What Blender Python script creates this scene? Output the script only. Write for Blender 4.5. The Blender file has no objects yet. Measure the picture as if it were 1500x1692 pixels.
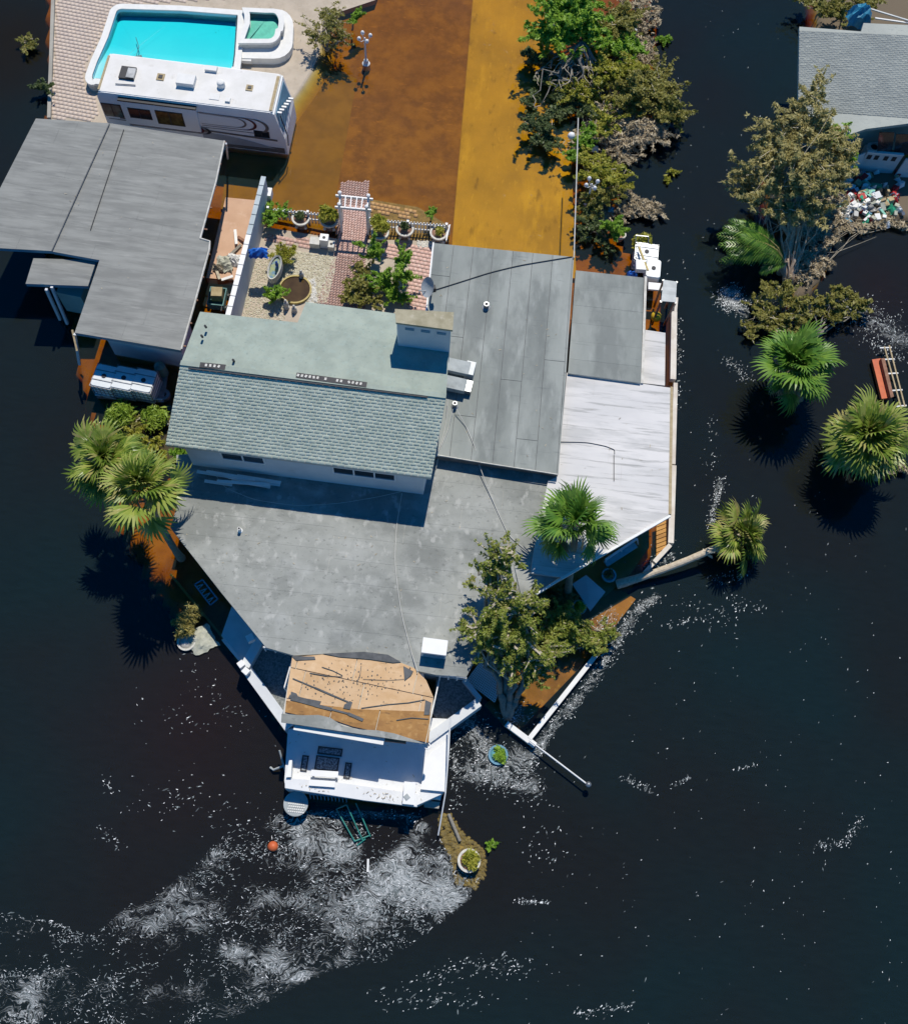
import bpy, math, random
import numpy as np
from mathutils import Vector, noise
R = random.Random(7)
NR = np.random.RandomState(7)
sc = bpy.context.scene
col = sc.collection
rad = math.radians

# ------------------------------------------------------------------ camera
FPX, CX, CY, H = 1697.0, 750.0, 846.0, 44.0          # focal length in photograph pixels, centre, camera height (m)
PITCH, ROLL = rad(21), math.atan(.11)
_fw = np.array([0, math.sin(PITCH), -math.cos(PITCH)]); _rt = np.array([1., 0, 0]); _up = np.cross(_rt, _fw)
_R = math.cos(ROLL)*_rt + math.sin(ROLL)*_up
_U = -math.sin(ROLL)*_rt + math.cos(ROLL)*_up
cam = bpy.data.cameras.new('camera'); camo = bpy.data.objects.new('camera', cam); col.objects.link(camo)
from mathutils import Matrix
M = Matrix(((_R[0], _U[0], -_fw[0]), (_R[1], _U[1], -_fw[1]), (_R[2], _U[2], -_fw[2])))
camo.matrix_world = Matrix.Translation((0, 0, H)) @ M.to_4x4()
cam.sensor_fit = 'VERTICAL'; cam.sensor_height = 24; cam.lens = 24*FPX/1692
cam.clip_end = 2000; cam.clip_start = .5
sc.camera = camo

def ray(u, v):
    return Vector(_R*(u-CX)/FPX + _U*(CY-v)/FPX + _fw)
def P(u, v, z=0.0):
    d = ray(u, v); t = (z-H)/d.z
    return Vector((0, 0, H)) + d*t
def PV(u, v, p0, n):                                  # where the sight line meets a wall plane
    d = ray(u, v); o = Vector((0, 0, H)); t = (p0-o).dot(n)/d.dot(n)
    return o + d*t
def PP(pts, z): return [P(u, v, z) for u, v in pts]

# ------------------------------------------------------------------ light
w = bpy.data.worlds.new('World'); sc.world = w; w.use_nodes = True
wn = w.node_tree.nodes; wl = w.node_tree.links
sky = wn.new('ShaderNodeTexSky'); sky.sky_type = 'NISHITA'; sky.sun_disc = False
SUN = Vector((-.05, -.62, -1)).normalized()
sky.sun_elevation = math.asin(-SUN.z); sky.sun_rotation = math.atan2(-SUN.x, -SUN.y)
sky.air_density = 1.0; sky.dust_density = .1; sky.ozone_density = 7
hs = wn.new('ShaderNodeHueSaturation'); hs.inputs['Saturation'].default_value = 1.6; wl.new(sky.outputs[0], hs.inputs['Color'])
bg = wn['Background']; wl.new(hs.outputs[0], bg.inputs[0]); bg.inputs[1].default_value = .10
sd = bpy.data.lights.new('sun', 'SUN'); sd.energy = 4.3; sd.angle = rad(.5); sd.color = (1, .94, .83)
so = bpy.data.objects.new('sun', sd); col.objects.link(so)
so.rotation_euler = SUN.to_track_quat('-Z', 'Y').to_euler()
sc.view_settings.view_transform = 'Standard'; sc.view_settings.look = 'None'
sc.view_settings.exposure = 0; sc.view_settings.gamma = 1; sc.view_settings.use_curve_mapping = False
sc.render.engine = 'CYCLES'
sc.cycles.transparent_max_bounces = 24; sc.cycles.max_bounces = 8; sc.cycles.volume_bounces = 0
sc.cycles.caustics_reflective = False; sc.cycles.caustics_refractive = False

# ------------------------------------------------------------------ materials
def lin(c): return tuple(((x/255)/12.92 if x/255 <= .04045 else (((x/255)+.055)/1.055)**2.4) for x in c)
MATS = {}
def mat(name, c, c2=None, scale=1.5, rough=.8, spec=.3, stretch=(1, 1, 1), bump=0, bscale=30, layers=(), rand=0, metal=0, detail=6, trans=0):
    """base colour mixed by noise, extra stain layers (colour, scale, stretch, lo, hi, amount), per-object tint"""
    m = bpy.data.materials.new(name); m.use_nodes = True; MATS[name] = m
    n = m.node_tree.nodes; l = m.node_tree.links; b = n['Principled BSDF']
    b.inputs['Roughness'].default_value = rough; b.inputs['Specular IOR Level'].default_value = spec
    b.inputs['Metallic'].default_value = metal
    tc = n.new('ShaderNodeNewGeometry')
    def nz(sc_, st, det=detail, off=0):
        mp = n.new('ShaderNodeMapping'); mp.inputs['Scale'].default_value = st; mp.inputs['Location'].default_value = (off, off*.7, off*.3)
        l.new(tc.outputs['Position'], mp.inputs[0])
        t = n.new('ShaderNodeTexNoise'); t.inputs['Scale'].default_value = sc_; t.inputs['Detail'].default_value = det
        t.inputs['Roughness'].default_value = .6
        l.new(mp.outputs[0], t.inputs['Vector']); return t
    def mix(fac, a, bb, mode='MIX'):
        x = n.new('ShaderNodeMix'); x.data_type = 'RGBA'; x.blend_type = mode
        if isinstance(fac, float): x.inputs[0].default_value = fac
        else: l.new(fac, x.inputs[0])
        for i, s in ((6, a), (7, bb)):
            if isinstance(s, tuple): x.inputs[i].default_value = (*s[:3], 1)
            else: l.new(s, x.inputs[i])
        return x.outputs[2]
    def rng(s, lo, hi, amt):
        r = n.new('ShaderNodeMapRange'); r.interpolation_type = 'SMOOTHSTEP'
        r.inputs['From Min'].default_value = lo; r.inputs['From Max'].default_value = hi; r.inputs['To Max'].default_value = amt
        l.new(s, r.inputs['Value']); return r.outputs[0]
    if c2 is None: c2 = tuple(x*.8 for x in c)
    cur = mix(rng(nz(scale, stretch).outputs[0], .32, .68, 1), tuple(c), tuple(c2))
    for i, (lc, ls, lst, lo, hi, am) in enumerate(layers):
        cur = mix(rng(nz(ls, lst, 8, 3.1*(i+1)).outputs[0], lo, hi, am), cur, tuple(lc))
    if rand:
        oi = n.new('ShaderNodeObjectInfo'); r = n.new('ShaderNodeMapRange')
        r.inputs['To Min'].default_value = 1-rand; r.inputs['To Max'].default_value = 1+rand
        l.new(oi.outputs['Random'], r.inputs['Value'])
        cc = n.new('ShaderNodeCombineColor')
        for k in range(3): l.new(r.outputs[0], cc.inputs[k])
        cur = mix(1.0, cur, cc.outputs[0], 'MULTIPLY')
    l.new(cur, b.inputs['Base Color'])
    if bump:
        bp = n.new('ShaderNodeBump'); bp.inputs['Strength'].default_value = bump; bp.inputs['Distance'].default_value = .03
        l.new(nz(bscale, (1, 1, 1), 4, 9).outputs[0], bp.inputs['Height']); l.new(bp.outputs[0], b.inputs['Normal'])
    return m
def leafmat(name, cols, trans=.38, rough=.5):
    """leaf colours picked by each leaf's own 'tone' value"""
    m = bpy.data.materials.new(name); m.use_nodes = True; MATS[name] = m
    n = m.node_tree.nodes; l = m.node_tree.links; b = n['Principled BSDF']; out = n['Material Output']
    a = n.new('ShaderNodeAttribute'); a.attribute_name = 'tone'
    cr = n.new('ShaderNodeValToRGB'); e = cr.color_ramp.elements
    while len(e) > 1: e.remove(e[-1])
    e[0].position = 0; e[0].color = (*cols[0], 1)
    for i, c in enumerate(cols[1:]):
        x = e.new((i+1)/(len(cols)-1)); x.color = (*c, 1)
    l.new(a.outputs['Fac'], cr.inputs[0]); l.new(cr.outputs[0], b.inputs['Base Color'])
    b.inputs['Roughness'].default_value = rough; b.inputs['Specular IOR Level'].default_value = .35
    if trans:
        t = n.new('ShaderNodeBsdfTranslucent'); mx = n.new('ShaderNodeMixShader'); mx.inputs[0].default_value = trans
        l.new(cr.outputs[0], t.inputs[0]); l.new(b.outputs[0], mx.inputs[1]); l.new(t.outputs[0], mx.inputs[2]); l.new(mx.outputs[0], out.inputs[0])
    return m

DK = (.05, .055, .06)
mat('roof_south', (.335, .345, .32), (.26, .27, .25), .5, .75, .3, bump=.15, rand=.015, layers=[((.40, .41, .39), .9, (1, 1, 1), .50, .72, .75), ((.14, .15, .14), .30, (1, 1.6, 1), .46, .62, .55), ((.5, .5, .47), 1.7, (1.5, 1, 1), .55, .68, .5), ((.10, .105, .10), 5, (1, 1.4, 1), .58, .68, .4), ((.13, .145, .15), 3, (1, .5, 1), .58, .75, .4), ((.10, .11, .12), 14, (1, 1, 1), .66, .72, .5)])
mat('roof_east', (.295, .315, .295), (.22, .24, .225), .6, .72, .3, stretch=(1, .35, 1), bump=.15, rand=.03, layers=[((.13, .145, .14), .4, (1.5, .6, 1), .46, .62, .6), ((.39, .41, .39), 1.0, (1.6, .4, 1), .54, .74, .55), ((.12, .135, .14), 2.5, (.3, 2.2, 1), .58, .75, .45), ((.36, .38, .37), 6, (2, .3, 1), .66, .74, .4)])
mat('roof_white', (.68, .66, .64), (.58, .57, .56), .5, .7, .3, stretch=(.5, 1.4, 1), bump=.1, layers=[((.42, .42, .41), .8, (.35, 1.8, 1), .46, .64, .65), ((.28, .28, .27), 2.0, (.2, 2.8, 1), .54, .66, .6)])
mat('roof_neighbor', (.255, .26, .245), (.18, .185, .175), 1.1, .6, .35, stretch=(.45, 3, 1), bump=.1, rand=.02, layers=[((.11, .115, .115), 1.0, (.5, 3.0, 1), .52, .72, .5), ((.36, .36, .34), 1.5, (.4, 3, 1), .56, .74, .45), ((.14, .145, .14), .5, (1, 1, 1), .5, .75, .5)])
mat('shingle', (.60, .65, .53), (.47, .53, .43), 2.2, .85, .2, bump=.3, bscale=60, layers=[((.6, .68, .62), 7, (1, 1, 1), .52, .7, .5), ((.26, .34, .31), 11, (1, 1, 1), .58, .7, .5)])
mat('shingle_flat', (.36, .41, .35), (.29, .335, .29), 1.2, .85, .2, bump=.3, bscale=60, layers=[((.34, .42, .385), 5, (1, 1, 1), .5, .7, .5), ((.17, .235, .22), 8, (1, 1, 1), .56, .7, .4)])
mat('shingle_gray', (.42, .44, .40), (.36, .38, .35), .6, .85, .2, bump=.3, bscale=60, layers=[((.27, .29, .28), 5, (1, 2, 1), .55, .7, .5)])
mat('beige_stucco', (.42, .38, .27), (.30, .27, .18), 2, .9, .1, bump=.4, bscale=25, layers=[((.55, .5, .4), 3, (1, 1, 1), .55, .7, .6)])
mat('white_paint', (.78, .78, .76), (.70, .70, .68), 1.5, .55, .35, layers=[((.45, .44, .4), 4, (1, 1, 1), .62, .78, .5)])
mat('white_clean', (.8, .8, .79), (.76, .76, .75), 1.5, .5, .4)
mat('white_wall', (.66, .68, .69), (.58, .60, .62), .8, .75, .2, bump=.1, layers=[((.4, .41, .4), 1.7, (1, 1, .4), .58, .8, .4)])
mat('gray_blue_wall', (.5, .56, .58), (.42, .48, .5), 1.2, .8, .2, bump=.3, bscale=40)
mat('teal_wall', (.30, .46, .44), (.25, .4, .39), 1.2, .8, .2)
mat('dark_trim', (.05, .05, .055), (.03, .03, .035), 4, .6)
mat('glass_dark', (.02, .025, .03), (.03, .035, .04), 3, .12, .6)
mat('glass_gold', (.16, .12, .04), (.05, .04, .02), 3, .15, .6)
mat('glass_green', (.12, .2, .17), (.06, .1, .09), 3, .15, .6)
mat('plywood', (.64, .44, .26), (.56, .36, .19), 1.4, .85, .15, stretch=(.6, 1, 1), bump=.2, rand=.1, layers=[((.72, .52, .33), 3, (1, 1, 1), .5, .7, .5), ((.22, .12, .05), 6, (.4, 2, 1), .6, .72, .5)])
mat('plywood_wet', (.42, .22, .07), (.30, .15, .05), 2, .7, .25, stretch=(.6, 1, 1), bump=.2, rand=.1, layers=[((.55, .33, .13), 4, (1, 1, 1), .5, .7, .5), ((.10, .06, .03), 4, (.5, 2, 1), .56, .7, .6)])
mat('membrane', (.12, .125, .13), (.07, .075, .08), 3, .7, .3, bump=.2)
mat('tan_board', (.45, .36, .22), (.36, .28, .16), 3, .8, .2, stretch=(.3, 2, 1))
mat('orange_deck', (.55, .30, .08), (.42, .20, .05), 3, .7, .3, stretch=(.3, 3, 1), rand=.12)
mat('gravel_dark', (.30, .31, .30), (.12, .13, .13), 14, .9, .2, bump=.6, bscale=40)
mat('gutter', (.62, .6, .55), (.45, .43, .38), 3, .6, .3)
mat('alu', (.48, .51, .52), (.38, .41, .42), 2, .5, .4, metal=.1, rand=.08)
mat('steel', (.35, .36, .37), (.22, .23, .24), 3, .4, .5, metal=.7)
mat('duct', (.42, .45, .45), (.32, .35, .35), 2, .8, .2, layers=[((.2, .2, .2), 2, (1, 1, 1), .5, .7, .6)])
mat('cable', (.55, .54, .5), None, 3, .6)
mat('cable_dark', (.06, .06, .06), None, 3, .6)
mat('tote_plastic', (.72, .75, .76), (.62, .66, .68), 2, .4, .4)
mat('lead_blue', (.13, .3, .42), (.1, .24, .34), 2, .5)
mat('concrete', (.40, .38, .33), (.32, .30, .26), .8, .85, .2, bump=.2, layers=[((.22, .2, .15), 2.2, (1, 1, 1), .54, .72, .5)])
mat('seawall_cap', (.70, .66, .60), (.58, .52, .45), 1.2, .8, .2, bump=.2, layers=[((.35, .28, .2), 3, (1, .5, 1), .6, .76, .5)])
mat('coping', (.76, .75, .72), (.7, .69, .66), 3, .7, .2)
mat('pool_wall', (.5, .5, .48), (.42, .42, .4), 6, .7, .2)
mat('pool_shell', (.62, .80, .86), (.58, .77, .84), .5, .6, .2)
mat('paver', (.56, .46, .38), (.50, .41, .35), 2, .85, .2, bump=.2, rand=.1, layers=[((.55, .47, .41), 5, (1, 1, 1), .5, .7, .5)])
mat('sand', (.52, .44, .35), (.44, .37, .29), 1.5, .95, .1, bump=.5, bscale=30, layers=[((.5, .46, .38), 18, (1, 1, 1), .55, .65, .6), ((.2, .17, .12), 4, (1, 1, 1), .6, .75, .4)])
mat('pink_concrete', (.58, .38, .26), (.52, .33, .22), 1, .85, .2, layers=[((.66, .48, .36), 2.5, (1, 1, 1), .55, .75, .5)])
mat('brick_pale', (.60, .40, .34), (.48, .30, .25), 9, .9, .1, rand=.2, layers=[((.66, .52, .46), 6, (1, 1, 1), .5, .65, .6)])
mat('joint', (.36, .26, .21), (.2, .15, .12), 6, .95, .1)
mat('pebble', (.55, .50, .36), (.42, .38, .27), 9, .8, .2, layers=[((.7, .67, .56), 12, (1, 1, 1), .5, .6, .8)])
mat('white_stone', (.66, .64, .58), (.52, .5, .45), 6, .8, .2)
mat('terracotta', (.42, .25, .18), (.33, .19, .13), 4, .8, .2)
mat('soil_rock', (.26, .22, .15), (.15, .125, .085), 5, .9, .2)
mat('soil', (.09, .07, .05), (.06, .045, .03), 9, .95, .1, bump=.5)
mat('bark_gray', (.30, .28, .24), (.20, .185, .16), 6, .9, .1, bump=.5, stretch=(3, 3, .5))
mat('bark_palm', (.40, .33, .24), (.28, .22, .15), 8, .9, .1, bump=.6, stretch=(1, 1, 4))
mat('bark_palm_pale', (.62, .54, .42), (.46, .38, .28), 8, .9, .1, bump=.6)
mat('bark_pale', (.66, .50, .36), (.48, .35, .24), 4, .85, .1, bump=.4, stretch=(3, 3, .4))
mat('twig', (.52, .46, .36), (.38, .33, .25), 5, .9, .1)
mat('twig_pale', (.66, .60, .46), (.5, .45, .34), 5, .9, .1)
mat('tarp_blue', (.02, .17, .62), (.02, .12, .45), 5, .45, .4, bump=.4, bscale=12)
mat('tarp_teal', (.06, .34, .50), (.04, .24, .38), 5, .45, .4, bump=.5, bscale=12)
mat('cloth', (.5, .5, .42), (.36, .37, .3), 4, .9, .1, bump=.6, bscale=12)
mat('cart_teal', (.1, .26, .26), (.06, .16, .16), 4, .5)
mat('cardboard', (.42, .34, .2), (.32, .25, .14), 4, .9)
mat('orange_paint', (.58, .13, .04), (.50, .10, .035), 3, .5, .35, layers=[((.38, .16, .09), 3, (1, 1, 1), .58, .72, .6)])
mat('rust', (.32, .16, .1), (.2, .1, .06), 6, .7, .3)
mat('green_metal', (.04, .27, .22), (.03, .2, .17), 5, .45, .4)
mat('teal_pot', (.16, .42, .48), (.1, .32, .38), 4, .4, .4)
mat('yellow', (.75, .5, .03), (.6, .38, .02), 4, .5)
mat('bamboo', (.5, .4, .15), (.4, .3, .1), 6, .6)
mat('red', (.5, .03, .03), None, 4, .6); mat('green_bin', (.04, .35, .2), (.03, .26, .15), 3, .5)
mat('mint', (.25, .58, .45), None, 3, .5); mat('blue_bin', (.05, .12, .4), None, 3, .5)
mat('rv_white', (.90, .90, .88), (.87, .87, .85), 1, .45, .4, layers=[((.5, .48, .42), 1.6, (1, 1, 1), .62, .8, .4)])
mat('rv_roof', (.76, .74, .71), (.68, .66, .62), 1, .7, .2, layers=[((.42, .37, .3), 2.2, (1, 1, 1), .6, .78, .6)])
mat('rv_silver', (.42, .43, .44), (.38, .39, .40), 1, .4, .5)
mat('rv_maroon', (.12, .02, .025), None, 3, .4, .4); mat('rv_taupe', (.20, .17, .15), None, 3, .45, .4); mat('rv_black', (.02, .02, .022), None, 3, .4, .5)
mat('mosaic', (.06, .07, .09), (.35, .38, .40), 14, .7, .2, detail=2)
leafmat_glint_foam = 1
mat('deck_white', (.72, .73, .73), (.66, .67, .68), 1.5, .7, .2, layers=[((.5, .5, .48), 2.5, (1, 1, 1), .6, .8, .35)])

leafmat('glint_foam', [(.20, .24, .25), (.45, .49, .50), (.85, .86, .86), (.88, .88, .88)], trans=0)  # sun glints on churned water as pale matte tones, plus froth
leafmat('glint_foam_thin', [(.035, .045, .05), (.08, .10, .105), (.15, .185, .19)], trans=0)  # dimmer glints and milky water as grey-teal matte flecks
leafmat('leaf_bright', [(.11, .23, .02), (.20, .38, .035), (.34, .52, .06), (.15, .29, .03)])
leafmat('leaf_olive', [(.12, .13, .03), (.26, .26, .055), (.38, .34, .09), (.19, .20, .045)])
leafmat('leaf_yellow', [(.17, .20, .02), (.34, .36, .04), (.48, .44, .07), (.22, .26, .03)])
leafmat('leaf_dark', [(.05, .085, .03), (.10, .15, .055), (.16, .20, .07), (.07, .11, .035)])
leafmat('leaf_dead', [(.26, .20, .12), (.44, .36, .23), (.56, .47, .32), (.20, .16, .09)], trans=.1)
leafmat('leaf_juniper', [(.13, .18, .025), (.24, .30, .045), (.36, .40, .08), (.38, .31, .12)])
leafmat('leaf_melaleuca', [(.22, .21, .08), (.42, .38, .14), (.58, .50, .22), (.28, .28, .09)])
leafmat('frond', [(.08, .15, .02), (.19, .27, .035), (.34, .40, .08), (.40, .36, .12)], trans=.25, rough=.35)
leafmat('frond_green', [(.05, .14, .02), (.11, .24, .03), (.20, .34, .05), (.08, .18, .03)], trans=.25, rough=.35)
leafmat('frond_dry', [(.25, .19, .1), (.36, .28, .16), (.42, .34, .2)], trans=.1)
leafmat('grass', [(.13, .22, .02), (.22, .33, .03), (.30, .38, .05)], trans=.2)
leafmat('grass_gold', [(.25, .22, .06), (.38, .32, .1), (.2, .2, .05)], trans=.2)

# ------------------------------------------------------------------ builders
ORG = {}
def tag(o, label=None, cat=None, group=None, kind=None):
    if label: o['label'] = label
    if cat: o['category'] = cat
    if group: o['group'] = group
    if kind: o['kind'] = kind
    return o
def thing(name, loc, label, cat, group=None, rz=0):
    o = bpy.data.objects.new(name, None); o.empty_display_size = .3; col.objects.link(o)
    o.location = loc; o.rotation_euler.z = rz; ORG[o] = Vector(loc)
    return tag(o, label, cat, group)
def link(name, me, m, parent, org):
    if m is not None:
        me.materials.append(MATS[m])
    o = bpy.data.objects.new(name, me); col.objects.link(o)
    if parent is not None:
        o.parent = parent; o.location = org - ORG.get(parent, Vector())
    else: o.location = org
    ORG[o] = org
    return o
class MB:
    def __init__(s): s.v = []; s.f = []
    def add(s, vs, fs):
        n = len(s.v); s.v += [Vector(x) for x in vs]; s.f += [tuple(i+n for i in f) for f in fs]; return s
    def prism(s, pts, h):                              # pts = top outline (3D), h = depth downwards
        pts = [Vector(p) for p in pts]; n = len(pts)
        a = sum((pts[i].x*pts[(i+1) % n].y-pts[(i+1) % n].x*pts[i].y) for i in range(n))
        if a < 0: pts = pts[::-1]
        lo = [p-Vector((0, 0, h)) for p in pts]
        return s.add(pts+lo, [tuple(range(n)), tuple(range(2*n-1, n-1, -1))]+[(i, i+n, (i+1) % n+n, (i+1) % n) for i in range(n)])
    def poly(s, pts):
        pts = [Vector(p) for p in pts]; n = len(pts)
        a = sum((pts[i].x*pts[(i+1) % n].y-pts[(i+1) % n].x*pts[i].y) for i in range(n))
        return s.add(pts if a > 0 else pts[::-1], [tuple(range(n))])
    def box(s, c, d, rz=0, ry=0):
        x, y, z = (k/2 for k in d); c = Vector(c); cr, sr = math.cos(rz), math.sin(rz)
        vs = []
        for q in ((-1, -1, -1), (1, -1, -1), (1, 1, -1), (-1, 1, -1), (-1, -1, 1), (1, -1, 1), (1, 1, 1), (-1, 1, 1)):
            a, b, e = q[0]*x, q[1]*y, q[2]*z
            if ry: a, e = a*math.cos(ry)+e*math.sin(ry), -a*math.sin(ry)+e*math.cos(ry)
            vs.append(c+Vector((a*cr-b*sr, a*sr+b*cr, e)))
        return s.add(vs, [(3, 2, 1, 0), (4, 5, 6, 7), (0, 1, 5, 4), (1, 2, 6, 5), (2, 3, 7, 6), (3, 0, 4, 7)])
    def bar(s, a, b, wd, ht):                          # square section between two points
        a, b = Vector(a), Vector(b); d = (b-a).normalized(); up = Vector((0, 0, 1))
        if abs(d.z) > .95: up = Vector((0, 1, 0))
        x = d.cross(up).normalized()*wd/2; y = x.cross(d).normalized()*ht/2
        vs = [a-x-y, a+x-y, a+x+y, a-x+y, b-x-y, b+x-y, b+x+y, b-x+y]
        return s.add(vs, [(3, 2, 1, 0), (4, 5, 6, 7), (0, 1, 5, 4), (1, 2, 6, 5), (2, 3, 7, 6), (3, 0, 4, 7)])
    def tube(s, pts, r, n=7, cap=True):
        pts = [Vector(p) for p in pts]; k = len(pts)
        rs = r if hasattr(r, '__len__') else [r]*k
        base = len(s.v); x = None
        for i, p in enumerate(pts):
            d = (pts[min(i+1, k-1)]-pts[max(i-1, 0)]).normalized()
            if x is None: x = d.orthogonal().normalized()
            x = (x-d*x.dot(d)).normalized(); y = d.cross(x)
            for j in range(n):
                a = 2*math.pi*j/n; s.v.append(p+(x*math.cos(a)+y*math.sin(a))*rs[i])
        for i in range(k-1):
            for j in range(n):
                a = base+i*n+j; b = base+i*n+(j+1) % n; s.f.append((a, b, b+n, a+n))
        if cap:
            s.f.append(tuple(base+j for j in range(n))[::-1]); s.f.append(tuple(base+(k-1)*n+j for j in range(n)))
        return s
    def lathe(s, c, prof, n=16, sx=1, sy=1):
        c = Vector(c); base = len(s.v); k = len(prof)
        for r, z in prof:
            for j in range(n):
                a = 2*math.pi*j/n; s.v.append(c+Vector((r*sx*math.cos(a), r*sy*math.sin(a), z)))
        for i in range(k-1):
            for j in range(n):
                a = base+i*n+j; b = base+i*n+(j+1) % n; s.f.append((a, b, b+n, a+n))
        s.f.append(tuple(base+j for j in range(n))[::-1]); s.f.append(tuple(base+(k-1)*n+j for j in range(n)))
        return s
    def ring(s, c, ro, ri, z0, z1, n=28, sx=1, sy=1):
        c = Vector(c); base = len(s.v)
        for r, z in ((ro, z0), (ro, z1), (ri, z1), (ri, z0)):
            for j in range(n):
                a = 2*math.pi*j/n; s.v.append(c+Vector((r*sx*math.cos(a), r*sy*math.sin(a), z)))
        for i in range(4):
            for j in range(n):
                a = base+i*n+j; b = base+i*n+(j+1) % n; i2 = (i+1) % 4
                s.f.append((a, b, base+i2*n+(j+1) % n, base+i2*n+j))
        return s
    def build(s, name, m, parent=None, org=None, smooth=False):
        if org is None:
            if parent is None:
                org = Vector((sum(v.x for v in s.v)/len(s.v), sum(v.y for v in s.v)/len(s.v), min(v.z for v in s.v)))
            else: org = ORG[parent].copy()
        me = bpy.data.meshes.new(name); me.from_pydata([tuple(v-org) for v in s.v], [], s.f); me.validate(); me.update()
        if smooth: me.polygons.foreach_set('use_smooth', [True]*len(me.polygons))
        return link(name, me, m, parent, org)
def npmesh(name, V, F, m, parent=None, org=Vector(), tone=None, smooth=False):
    V = np.asarray(V, dtype=np.float32).reshape(-1, 3)-np.array(org, dtype=np.float32); F = np.asarray(F, dtype=np.int32); k = F.shape[1]
    me = bpy.data.meshes.new(name); me.vertices.add(len(V)); me.vertices.foreach_set('co', V.ravel())
    me.loops.add(F.size); me.loops.foreach_set('vertex_index', F.ravel())
    me.polygons.add(len(F)); me.polygons.foreach_set('loop_start', np.arange(0, F.size, k, dtype=np.int32))
    me.polygons.foreach_set('loop_total', np.full(len(F), k, dtype=np.int32))
    if tone is not None:
        a = me.attributes.new('tone', 'FLOAT', 'FACE'); a.data.foreach_set('value', np.asarray(tone, dtype=np.float32))
    me.update(calc_edges=True)
    return link(name, me, m, parent, Vector(org))
def copy_tree(o, parent=None):
    c = o.copy(); col.objects.link(c)
    if parent is not None: c.parent = parent
    for ch in list(o.children): copy_tree(ch, c)
    return c
def clip(poly, p, n):                                  # keep the side of plane (p, n) where dot >= 0
    out = []
    for i in range(len(poly)):
        a, b = poly[i], poly[(i+1) % len(poly)]; da, db = (a-p).dot(n), (b-p).dot(n)
        if da >= 0: out.append(a)
        if (da >= 0) != (db >= 0): out.append(a+(b-a)*(da/(da-db)))
    return out
def sheets(poly, along, width, length, m, parent, name='roofing_sheet', thick=.012, gap=.005, lift=0, jitter=.3):
    """split a planar outline into laid sheets: each one a part of its own"""
    poly = [Vector(p) for p in poly]; along = Vector(along).normalized(); up = (poly[1]-poly[0]).cross(poly[2]-poly[0]).normalized()
    if up.z < 0: up = -up
    along = (along-up*along.dot(up)).normalized(); side = along.cross(up)
    o = poly[0]; s = [(p-o).dot(side) for p in poly]; t = [(p-o).dot(along) for p in poly]
    x = min(s); k = 0
    while x < max(s):
        y = min(t)-R.random()*length
        while y < max(t):
            ln = length*(1+R.uniform(-jitter, jitter))
            q = clip(poly, o+side*(x+gap/2), side); q = clip(q, o+side*(x+width-gap/2), -side) if len(q) > 2 else q
            q = clip(q, o+along*(y+gap/2), along) if len(q) > 2 else q
            q = clip(q, o+along*(y+ln-gap/2), -along) if len(q) > 2 else q
            if len(q) > 2:
                dz = up*(thick+lift+R.random()*.004); n = len(q)
                b = MB()
                qq = [p+dz for p in q]
                a = sum((qq[i].x*qq[(i+1) % n].y-qq[(i+1) % n].x*qq[i].y) for i in range(n))
                if abs(a) > .02:
                    b.prism(qq, thick*.9); b.build(name, m, parent, org=sum(q, Vector())/n)
                    k += 1
            y += ln
        x += width
    return k

# ------------------------------------------------------------------ ground, water
def inside(X, Y, poly):
    r = np.zeros(X.shape, bool); n = len(poly)
    for i in range(n):
        x1, y1 = poly[i][0], poly[i][1]; x2, y2 = poly[(i+1) % n][0], poly[(i+1) % n][1]
        c = ((y1 > Y) != (y2 > Y)) & (X < (x2-x1)*(Y-y1)/((y2-y1) or 1e-9)+x1); r ^= c
    return r
SH = -.52
shelf = PP([(60, -60), (62, 60), (66, 130), (60, 200), (45, 330), (60, 420), (85, 470), (106, 560), (112, 640), (135, 720), (150, 800), (178, 880), (222, 960), (285, 1050), (345, 1085), (380, 1100), (430, 1180), (470, 1240),
            (470, 1330), (560, 1352), (690, 1350), (735, 1385), (745, 1440), (795, 1450), (806, 1415), (760, 1370), (740, 1330), (745, 1200), (800, 1160), (835, 1210), (868, 1232), (985, 1085), (1050, 985), (1100, 910), (1113, 860), (1113, 470), (1075, 440), (1040, 400), (1045, 330), (1040, 250), (1090, 200), (1100, 60), (1085, -60)], SH)
isle = PP([(1330, -60), (1340, 35), (1322, 100), (1320, 200), (1260, 270), (1255, 340), (1285, 400), (1290, 470), (1300, 520), (1345, 500), (1385, 445), (1378, 400), (1420, 380), (1520, 375), (1700, 380), (1700, -60)], .05)
redsh = PP([(215, 960), (330, 1060), (470, 1240), (466, 1420), (420, 1480), (200, 1430), (190, 1100)], -1.3)
shoal = PP([(725, 1345), (745, 1340), (770, 1375), (800, 1400), (806, 1440), (792, 1478), (758, 1470), (748, 1430), (728, 1400)], -.1)
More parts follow.
